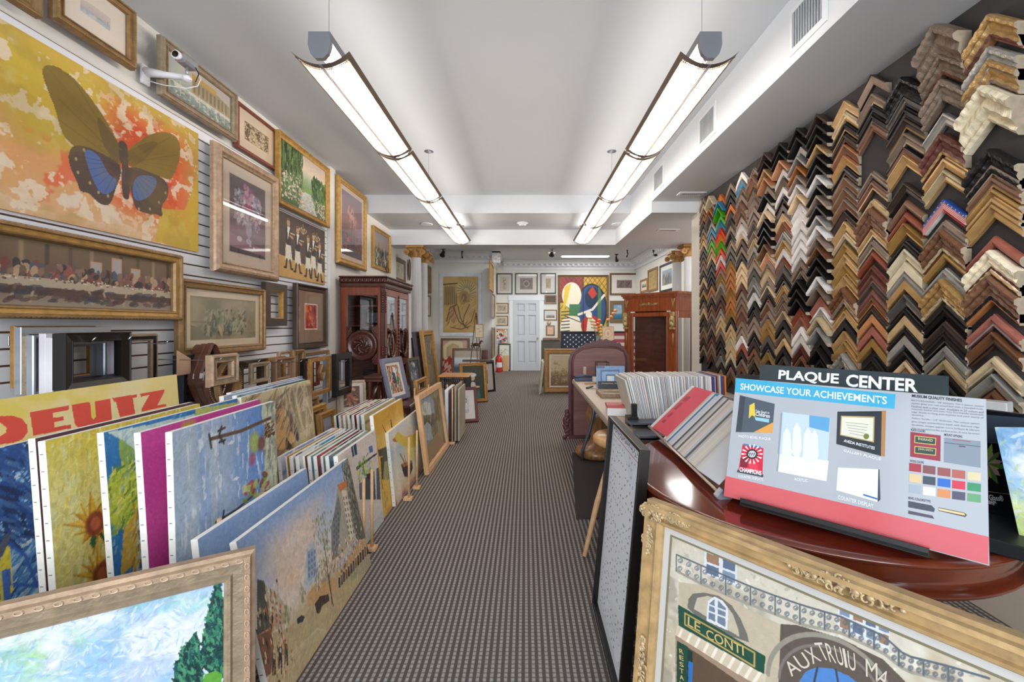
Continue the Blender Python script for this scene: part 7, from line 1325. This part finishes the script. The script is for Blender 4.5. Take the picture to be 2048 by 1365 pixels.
for an in (3.87, 5.97, 1.78): sx, sy = 1.41*math.cos(an), 1.41*math.sin(an); MB().tube([(sx*.07, sy*.07, .57), (sx*.17, sy*.15, .28), (sx*.25, sy*.22, 0.005)], [.016, .017, .013], 10).obj('leg', Gpine, t)
mb = MB(); co = [(.48, 4.35), (1.3, 4.35), (1.3, 2.88), (.346, 2.88)]; mb.prism(co, .001, .012)
o = mb.obj('floor_mat', mat('charcoal_mat', '#3b3633', .95, var=.3, scale=90, bump=.5, bs=300)); tag(o, 'charcoal floor mat under the folding table', 'mat')
t = thing('pedestal_base', 'turned light wooden pedestal under the folding table', 'table base', (.72, 4.25, 0)); Mped = wood('pedestal_oak', '#6f4b30', '#a8794c', .35)
MB().lathe([(0, .02), (.2, .02), (.22, .05), (.2, .1), (.09, .13), (.06, .2), (.075, .28), (.1, .36), (.11, .43), (.09, .5), (.06, .56), (.07, .6), (.05, .69), (0, .69)], 24).obj('turned_column', Mped, t)
# headboard seen from behind
y_ = 4.88; t = thing('carved_headboard', 'tall purple-brown carved headboard standing behind the folding table', 'headboard', (0, y_, 0)); Mhb = wood('headboard_wood', '#6e4a44', '#85605a', .5, 0, 6, .1); Mhr = mat('headboard_rim', '#5c3434', .4, var=.15)
X_ = lambda px: (px-VX)*y_/F; Z_ = lambda py: CH+(VY-py)/F*y_
out = [(1137, 879), (1137, 722), (1142, 706), (1152, 698), (1166, 692), (1172, 686), (1180, 688), (1186, 682), (1192, 684), (1199, 677), (1206, 681), (1213, 678), (1222, 683), (1228, 680), (1234, 687), (1240, 686), (1244, 692), (1252, 700), (1258, 712), (1260, 724), (1260, 879)]
inn = [(1145, 870), (1145, 722), (1150, 708), (1165, 698), (1190, 694), (1232, 696), (1246, 703), (1251, 716), (1251, 870)]
MB().prism([(X_(x), Z_(y)) for x, y in inn], -.01, .02, M=basis((0, 0, 0), (1, 0, 0), (0, 0, 1), (0, -1, 0))).obj('panel', Mhb, t)
mb = MB(); mb.prism([(X_(x), Z_(y)) for x, y in out], 0, .014, M=basis((0, .02, 0), (1, 0, 0), (0, 0, 1), (0, -1, 0))); mb.tube([(X_(x), -.01, Z_(y)) for x, y in inn], .014, 8); mb.obj('rim', Mhr, t)
mb = MB(); rg = random.Random(3)
for k in range(26): z = .02+.3*rg.random(); mb.ball((X_(1137)-.05*rg.random()*(1-z), .01, z), (.03, .012, .03), 7, 5)
mb.obj('side_carving', Mhr, t)
picture('small pencil oval drawing standing on top of the carved headboard', Mlean((X_(1206), 4.90, Z_(682)), (X_(1228), 4.90, Z_(682)), .08), .135, .165, art=lambda A: (A.fill('#d4b48c'), A.ell(.5, .52, .3, .36, '#b58a6c', .7, .2), A.ell(.5, .52, .24, .3, '#dcc09c', .9, .2), A.ell(.5, .5, .1, .16, '#b07a5c', .6, .4)), fr=('flat', .008, .01, Gch), res=36)
# rows of mat board samples
cols_ = ['#e4e2dc', '#d8d6d2', '#ece9e4', '#cfcdcb', '#e6dfd4', '#dcdce2', '#c9c6c4', '#e8e4de', '#d9ccc9', '#bcbac0']
names_ = ['ivory', 'pale grey', 'white', 'light grey', 'cream', 'bluish white', 'mid grey', 'warm white', 'pinkish', 'lilac grey']
rg = random.Random(8); x = .66; k = 0; brights = [('#3a6ea8', 'blue'), ('#8a2c3c', 'wine'), ('#d88a3c', 'orange'), ('#5a3c7c', 'violet'), ('#c8cfd4', 'silver'), ('#2c4c8c', 'navy'), ('#b86a2c', 'rust'), ('#b9c4d0', 'ice blue')]
while x < 1.19:
    th = rg.choice((.004, .006, .009, .012)); f_ = (x-.66)/.53; tilt = -.24+.30*f_ if f_ < .7 else -.03-.02*rg.random()
    c_, n_ = (cols_[k % 10], names_[k % 10]) if x < 1.10 else brights[k % 8]
    M_ = T(x, 2.62, .762) @ Matrix.Rotation(tilt, 4, 'Y')
    o = MB().bbox(0, th, -.12, .13, 0, .252+.006*rg.random(), .0008).obj('mat_board_sample', mat('sheet_'+c_[1:], c_, .7, var=.02)); o.matrix_world = M_
    tag(o, f'{n_} mat board sample standing in the upright row on the folding table', 'mat board sample', 'upright mat board samples: '+n_); x += th+.0025; k += 1
o = MB().bbox(0, .012, -.13, .14, 0, .24, .002).obj('end_sheet', mat('end_card', '#cfcac0', .6)); o.matrix_world = T(.642, 2.62, .762) @ Matrix.Rotation(-.25, 4, 'Y'); tag(o, 'pale card at the left end of the upright sample row', 'card')
t = thing('sample_tray', 'grey metal and wood tray holding the upright mat board samples', 'tray', (.92, 2.62, .74)); MB().bbox(-.29, .3, -.16, .15, 0, .006, .001).obj('base', Mfold, t); MB().bbox(-.29, .3, -.17, -.16, -.0, .022, .001).obj('front_rail', mat('silver_plastic'), t); MB().bbox(-.30, -.27, -.16, -.13, 0, .12, .002).bbox(-.33, -.27, -.19, -.11, .0, .05, .002).obj('end_clamp', Gbk, t)
# fanned samples lying on their slanted rail on the round table
S0 = pt(1301, 853, z=.80); S1 = pt(1444, 987, z=.772); e3 = (S1-S0).normalized(); Ls_ = (S1-S0).length
up = Vector((.70, .12, .70)).normalized(); nn = e3.cross(up).normalized(); nn = nn if nn.dot(Vector((0, 0, CH))-S0) > 0 else -nn
t = thing('sample_rail', 'slanted wooden rail with steel clamp holding the fanned mat board samples', 'tray', (0, 0, 0)); MB().bbox(0, Ls_+.01, -.012, .0, -.03, .012, .002, M=basis(S0, e3, up, nn)).obj('rail', wood('rail_wood', '#6a4c3c', '#8c6a50'), t); MB().bbox(Ls_-.005, Ls_+.02, -.025, .012, -.03, .02, .004, M=basis(S0, e3, up, nn)).obj('clamp', mat('silver_plastic'), t)
seq = [('#e6e4e2', 'white', .31), ('#7c9c88', 'grey-green', .30), ('#d6d2c4', 'ivory', .30)]
fan = [('#e2e2e4', 'thick white', 0., .03, .30), ('#d9d4c4', 'ivory', .02, .02, .29), ('#6f9480', 'sage green', .035, .02, .29), ('#d9475a', 'bright red', .05*.797, .2, .30)]
p_ = .33
for k in range(24):
    c_, n_ = [('#d6d3cc', 'grey-white'), ('#bfb9b0', 'stone'), ('#e0d9c8', 'buff'), ('#1f74b0', 'strong blue'), ('#cfcfd2', 'plain grey'), ('#c8c9cf', 'cool grey'), ('#d8d8da', 'pale'), ('#45454f', 'charcoal'), ('#b9b6b8', 'dove grey'), ('#cdc8c6', 'shell'), ('#5c565c', 'dark taupe'), ('#d9d2c4', 'oatmeal'), ('#c4bdb8', 'putty'), ('#d4cac0', 'beige')][k % 14 if k < 14 else (k*5) % 14]
    if k > 13 and n_ in ('strong blue', 'charcoal'): c_, n_ = '#d6d3cc', 'grey-white'
    fan.append((c_, n_, (.27+.54*k/24)*Ls_, .1, .30+.015*rg.random()))
fan.append(('#d8d9dc', 'large white', .81*Ls_, .17, .31))
for k, (c_, n_, s0, wd, ln) in enumerate(fan):
    wd_ = min(wd, Ls_-s0); M_ = basis(S0+e3*s0+nn*(.002+.0009*k), e3, up, nn) @ Matrix.Rotation(-.035, 4, 'Y')
    if n_ == 'bright red':
        o = MB().bbox(0, wd_, 0, ln, -.003, 0, .0006).obj('mat_board_sample', mat('sheet_'+c_[1:], c_, .6, var=.02)); o.matrix_world = M_
        for y0, y1, x0, x1 in ((.05, .07, .03, .06), (.09, .12, .03, .055), (.14, .19, .02, .05), (.2, .235, .02, .06)): MB().box(x0*1.0, x1, y0, y1, .0002, .0006).obj('printed_note', mat('sheet_note', '#a83048', .6), o)
        tag(o, 'bright red mat board sample with small printed notes, in the slanted fan', 'mat board sample', 'fanned mat board samples: bright red')
    else:
        o = MB().bbox(0, wd_, 0, ln, -.003, 0, .0006).obj('mat_board_sample', mat('sheet_'+c_[1:], c_, .6, var=.02)); o.matrix_world = M_
        tag(o, f'{n_} mat board sample lying in the slanted fan on the round table', 'mat board sample', 'fanned mat board samples: '+n_)
for k, (px, py) in enumerate(((1262, 848), (1278, 866))):
    p = pt(px, py, z=.775); o = MB().bbox(0, .2, -.05, .1, 0, .012, .002).bbox(0, .2, -.05, -.04, 0, .02, .001).obj('metal_tray', [Mgrey]); o.location = (p.x, p.y+.03, .762-.02*k); 
    tag(o, ('upper', 'lower')[k]+' shallow grey tray at the near end of the folding table', 'tray')
# things on the folding table
def at(px, py, z=.74): return pt(px, py, z=z)
a = at(1193, 757); b_ = at(1252, 757); M_ = Mlean((a.x, 3.9, .741), (b_.x-.1, 3.9, .741), .12); fx = pt(1193, 0, y=3.9).x; gx = pt(1250, 0, y=3.9).x; M_ = Mlean((fx, 3.9, .741), (gx, 3.9, .741), .12)
picture('blue tinted display card of nested window frames on the folding table', M_, gx-fx, .2, art=lambda A: (A.fill('#7f9cc0'), A.rect(.15, .0, .82, .82, '#4f6c94'), A.rect(.2, 0, .77, .75, '#8fb0d4'), A.rect(.34, 0, .66, .6, '#3f5c84'), A.rect(.37, 0, .63, .55, '#cfe0ee'), A.rect(.42, 0, .5, .55, '#dfe4d8'), A.rect(.0, .9, .3, 1, '#5c6e84')), fr=None, name='display_card', cat='display card', res=70)
t = thing('counter_sign', 'small black counter sign with one line of white lettering', 'sign', M=Mlean((fx, 3.8, .745), (gx+.015, 3.8, .745), .2)); w_ = gx+.015-fx
MB().bbox(-w_/2, w_/2, 0, .07, -.004, 0, .001).obj('plate', mat('counter_sign_black', '#26282b', .4), t); txt('If You Need Framing ... Frame It Or Lose It!', .012, mat('white_ink', '#e6e6e6', .5), t, 0, .05, .001)
def thingbox(nm, label, cat, px, py, w, d, h, c, rz=0., z=.74):
    p = at(px, py, z); o = MB().bbox(-w/2, w/2, 0, d, 0, h, .003).obj(nm, mat(nm+'_'+c[1:], c, .5)); o.location = (p.x, p.y, z+.001); o.rotation_euler = (0, 0, rz); return tag(o, label, cat)
thingbox('yellow_box', 'small yellow box in front of the counter sign', 'box', 1213, 767, .08, .05, .045, '#d8c23c'); thingbox('white_box', 'small white carton left of the yellow box', 'box', 1195, 765, .09, .06, .05, '#dcdcda')
t = thing('hand_clamp', 'dark blue hand tool with two bars at the far left corner of the table', 'tool', (at(1165, 763).x, at(1165, 763).y, .742)); Mtb = mat('tool_blue', '#3a4c68', .45); MB().bbox(-.08, .1, -.02, .02, .0, .03, .005).obj('lower_bar', Mtb, t); MB().tube([(-.07, 0, .04), (.02, .01, .055), (.1, .02, .045)], .013, 8).obj('upper_bar', Mtb, t); MB().tube([(-.05, 0, .03), (-.1, 0, .05)], .008, 6).obj('handle', Gbk, t)
thingbox('wood_strip', 'thin reddish wood strip lying before the blue tool', 'wood strip', 1190, 769, .2, .02, .012, '#b98a64', .1); thingbox('wood_block', 'small pale wood block standing on edge', 'wood block', 1242, 774, .04, .03, .07, '#d9b48c'); thingbox('black_corner', 'short black moulding piece right of the yellow box', 'moulding', 1262, 772, .12, .03, .04, '#2b2622', .2); thingbox('tan_strip', 'tan moulding strip behind the yellow box', 'moulding', 1232, 761, .14, .03, .03, '#a87c50', -.1); thingbox('pale_corner', 'leaning pale wooden wedge beside the wire rack', 'wood block', 1170, 752, .035, .03, .1, '#c9b4a0', .2)
t = thing('wire_rack', 'small black wire rack against the headboard', 'rack', (at(1186, 750).x, 4.3, .741)); mb = MB()
for z in (.0, .05, .1, .15, .2): mb.tube([(-.06, 0, z), (.06, 0, z), (.06, .1, z), (-.06, .1, z), (-.06, 0, z)], .004, 5)
for x, y in ((-.06, 0), (.06, 0), (.06, .1), (-.06, .1)): mb.tube([(x, y, 0), (x, y, .2)], .004, 5)
mb.obj('wires', Gbk, t)
# steel square, open champagne frame lying flat, red and white box
t = thing('steel_square', 'steel framing square lying on the folding table', 'tool', (at(1175, 778).x, at(1175, 778).y, .742), -.5); MB().box(0, .3, 0, .02, 0, .004).obj('blade', mat('silver_plastic'), t); MB().box(-.012, .012, -.01, .12, 0, .012).obj('stock', Gbk, t)
p0 = at(1187, 784); p1 = at(1202, 797); M_ = basis((p0.x+.22, (p1.y), .742), (1, 0, 0), (0, 1, 0), (0, 0, 1)); picture('silver champagne empty frame lying flat on the folding table', M_, .42, .26, art=a_sketch('#a8957f', '#8a7864', 10), fr=('slope', .05, .03, Gsv), res=24)
t = thing('staple_box', 'white box with a red lid beside the sample tray', 'box', (at(1232, 838).x+.03, at(1232, 832).y-.02, .741), -.1); MB().bbox(-.07, .07, 0, .12, 0, .055, .003).obj('box_body', mat('white_card', '#dcd9d8', .5), t); MB().bbox(-.073, .073, -.003, .123, .05, .068, .003).obj('lid', mat('red_card', '#b4544c', .5), t)

# ---------------------------------------------------------------- glazed corner cabinet with gilt mounts
Mwal = wood('polished_walnut', '#7a3a1c', '#964e28', .25); Mgm = gold('gilt_bronze', '#b09a66', .42, .4, .4)
P_ = [(1.53, 6.55), (2.09, 5.88), (2.42, 6.06), (2.25, 6.75), (1.8, 6.95)]; ctr = (2.0, 6.45)
def off(k, P=P_): return [(ctr[0]+(x-ctr[0])*k, ctr[1]+(y-ctr[1])*k) for x, y in P]
t = thing('glazed_cabinet', 'polished walnut glazed corner cabinet with gilt mounts at the right', 'cabinet', (0, 0, 0))
mb = MB(); mb.prism(off(1.0)[::-1], 0, .12); mb.prism(off(.97)[::-1], .12, .5); mb.obj('base', Mwal, t)
mb = MB(); mb.prism(off(1.0)[::-1], 1.52, 1.72); mb.prism(off(1.05)[::-1], 1.72, 1.75); mb.prism(off(1.1)[::-1], 1.75, 1.785); mb.obj('cornice', Mwal, t)
def seg(a, b, u0, u1, z0, z1, th=.04, inn_=0.):
    a = Vector((*a, 0)); b = Vector((*b, 0)); e = (b-a).normalized(); L = (b-a).length; n_ = Vector((e.y, -e.x, 0)); return MB().bbox(u0*L, u1*L, -inn_-th, -inn_, z0, z1, .004, M=basis(a, e, n_*1., (0, 0, 1)))
fl, fc, rr = P_[0], P_[1], P_[2]
L = Vector((fc[0]-fl[0], fc[1]-fl[1])).length
seg(fl, fc, 0, .1, .5, 1.52).obj('left_post', Mwal, t); seg(fl, fc, .9, 1, .5, 1.52).obj('right_post', Mwal, t)
dmb = MB(); 
for a_ in ((.1, .17, .5, 1.5), (.83, .9, .5, 1.5), (.17, .83, 1.44, 1.5), (.17, .83, .5, .56)): q_ = seg(fl, fc, *a_, th=.03, inn_=.006); dmb.add(q_.v, q_.f)
d_ = dmb.obj('door', Mwal, t); seg(fl, fc, .17, .83, .56, 1.44, .004, .02).obj('glass', glassmat('vitrine_glass', (.9, .88, .86), 1.6), d_)
smb = MB()
for a_ in ((0, .12, .12, 1.52), (.85, 1, .12, 1.52), (.12, .85, 1.42, 1.52), (.12, .85, .12, .56)): q_ = seg(fc, rr, *a_, th=.03); smb.add(q_.v, q_.f)
smb.obj('side_frame', Mwal, t); seg(fc, rr, .12, .85, .56, 1.42, .004, .015).obj('side_glass', glassmat('vitrine_glass'), t)
mb = MB(); q_ = seg(P_[3], P_[4], 0, 1, .5, 1.52, .015); mb.add(q_.v, q_.f); mb.obj('back_panel', wood('cabinet_back', '#4f2416', '#6a3320', .5, 0, 6, .1), t)
e = (Vector((*fc, 0))-Vector((*fl, 0))).normalized(); n_ = Vector((e.y, -e.x, 0)); MF = basis((*fl, 0), e, n_, (0, 0, 1))
for u, nm in ((.05*L, 'left'), (.95*L, 'right')):
    mb = MB(); mb.bbox(u-.03, u+.03, 0, .05, 1.44, 1.5, .006, M=MF); mb.ball((u, .035, 1.4), (.026, .03, .04), 10, 7, M=MF); mb.ball((u, .03, 1.425), (.034, .028, .028), 10, 6, M=MF); mb.ball((u, .05, 1.4), (.006, .008, .008), 6, 4, M=MF); mb.tube([MF @ Vector(p) for p in ((u, .03, 1.37), (u, .03, 1.33), (u, .02, 1.29))], [.02, .04, .03], 10)
    for s_ in (-1, 1): mb.tube([MF @ Vector(p) for p in ((u+s_*.026, .03, 1.42), (u+s_*.032, .04, 1.37), (u+s_*.034, .03, 1.31))], .01, 6); mb.tube([MF @ Vector(p) for p in ((u, .006, 1.62), (u+s_*.02, .006, 1.65), (u+s_*.022, .006, 1.69))], .005, 5)
    mb.bbox(u-.036, u+.036, 0, .045, 1.255, 1.285, .004, M=MF); mb.tube([MF @ Vector(p) for p in ((u, .006, 1.56), (u, .008, 1.68))], [.012, .004], 6); mb.tube([MF @ Vector(p) for p in ((u, .004, 1.2), (u, .006, 1.0))], [.012, .002], 6); mb.obj('gilt_figure_mount', Mgm, t)
mb = MB()
for s_ in (-1, 1):
    for k in range(7): u = .5*L+s_*(.02+.02*k); mb.tube([MF @ Vector((u+.014*math.cos(j*.9+k), .006, 1.62+.014*math.sin(j*.9+k)*s_)) for j in range(6)], .004, 5)
mb.ball((.5*L, .006, 1.625), (.018, .01, .024), 8, 6, M=MF); mb.obj('gilt_scroll_mount', Mgm, t)
# things standing in the rear room
M_, w, h = fitquad([(1087, 698), (1147, 698), (1147, 786), (1087, 786)], 0, .03)
picture('large antique gold frame with an autumn river landscape on the floor', Mlean((.36, 8.25, 0), (1.06, 8.25, 0), .05), .70, .86, art=a_landscape('#b9a888', '#8a6c44', '#6a5434', '#a9a48c', 4), fr=('step', .11, .06, Gbr), matw=.025, matc='#dcd0bc', res=110, frm2=(Gor, (4, 5)))
fy = 10.3; fx0 = pt(1121, 0, y=fy).x; fx1 = fx0+2.05; 
def a_usflag(A):
    for i in range(13): A.rect(0, 1-(i+1)/13, 1, 1-i/13, '#a04a54' if i % 2 == 0 else '#d8c9c0')
    A.rect(0, 6/13, .42, 1, '#22253c')
    for r in range(9):
        for c in range(6 if r % 2 == 0 else 5):
            u = .035+c*.07+(.035 if r % 2 else 0); v = 1-(r+1)*.0535-.003
            A.poly([(u+(.011 if q % 2 == 0 else .0045)*math.sin(q*math.pi/5), v+(.022 if q % 2 == 0 else .009)*math.cos(q*math.pi/5)) for q in range(10)], '#e6e8f0')
fz = CH+(VY-663)/F*fy
picture('framed flag with white stars on dark blue and red stripes behind the headboard', Mlean((fx0, fy, fz-1.12), (fx1, fy, fz-1.12), .02), 2.05, 1.12, art=a_usflag, fr=('flat', .03, .03, Gbk), res=330, pm=Pprint)
o = MB().bbox(-.2, .2, -.2, .2, 0, .98, .01).obj('storage_box', mat('grey_crate', '#6a665f', .6)); o.location = (pt(1102, 0, y=9.2).x, 9.3, 0); tag(o, 'grey brown crate stack behind the river landscape frame', 'crate')
o = picture('flat framed picture lying on top of the crate behind the river landscape', basis((pt(1102, 0, y=9.2).x, 9.05, .985), (1, 0, 0), (0, 1, 0), (0, 0, 1)), .36, .3, art=a_sketch('#8a7c68', '#4a4034', 10), fr=('step', .05, .05, Gwal), res=20)
for k in range(3):
    x = pt(1078+k*2, 0, y=7.9).x; o = MB().bbox(0, .015, 0, .5, 0, .62, .002).obj('leaning_board', mat(('pale_green_board', 'white_board', 'cream_board')[k], ('#b9c0a8', '#d8dad8', '#cfc9b8')[k], .6)); o.matrix_world = T(x, 8.0+.1*k, 0) @ Matrix.Rotation(.1, 4, 'Y'); tag(o, f'{("pale green", "white", "cream")[k]} board leaning beside the river landscape frame', 'board')
# vase of gladioli beside the abstract painting
vy = 9.6; vx = pt(1196, 0, y=vy).x; t = thing('flower_vase', 'glass vase of orange gladioli in front of the abstract painting', 'vase', (vx, vy, .8)); MB().lathe([(0, 0), (.05, 0), (.055, .1), (.04, .2), (.06, .26)], 18).obj('vase', mat('pale_green_glass', '#9ab0a0', .15), t)
rg = random.Random(4)
for k, (dx, hh, c) in enumerate(((-.16, .68, '#e6cfa0'), (-.08, .6, '#e2b9a0'), (.02, .62, '#d8683c'), (.08, .5, '#e0c060'), (.38, .84, '#e08a5a'))):
    st = MB().tube([(0, 0, .1), (dx*.4, 0, hh*.5), (dx, 0, hh)], .007, 6).obj('stem', mat('stem_green', '#6f8a4c', .6), t); mb = MB()
    for j in range(4): mb.ball((dx*(1-.12*j)+.02*rg.uniform(-1, 1), .0, hh-.07*j), (.045, .03, .035), 8, 5)
    mb.obj('petals', mat('petal_'+c[1:], c, .6), st)
o = MB().bbox(-.25, .25, -.2, .2, 0, .8, .01).obj('plant_stand', Mdw); o.location = (vx, vy, 0); tag(o, 'dark stand carrying the vase of gladioli', 'stand')
wallpic('R', 1392, 1399, 520, 566, 'dark framed picture on the wall beyond the glazed cabinet', plane=2.78, ref='near', fr=('flat', .04, .03, Gwal), art=a_sketch('#5c4a3c', '#3a2c22', 10), res=20) if False else None
struct(MB().bbox(-.04, .04, -.004, 0, -.06, .06, .002).obj('trim_12', Mplast), 'light switch plate on the wall end', 'switch').matrix_world = basis((XR+.055, 5.084, 1.27), (1, 0, 0), (0, 0, 1), (0, -1, 0)) @ Matrix.Rotation(math.pi/2, 4, 'X')
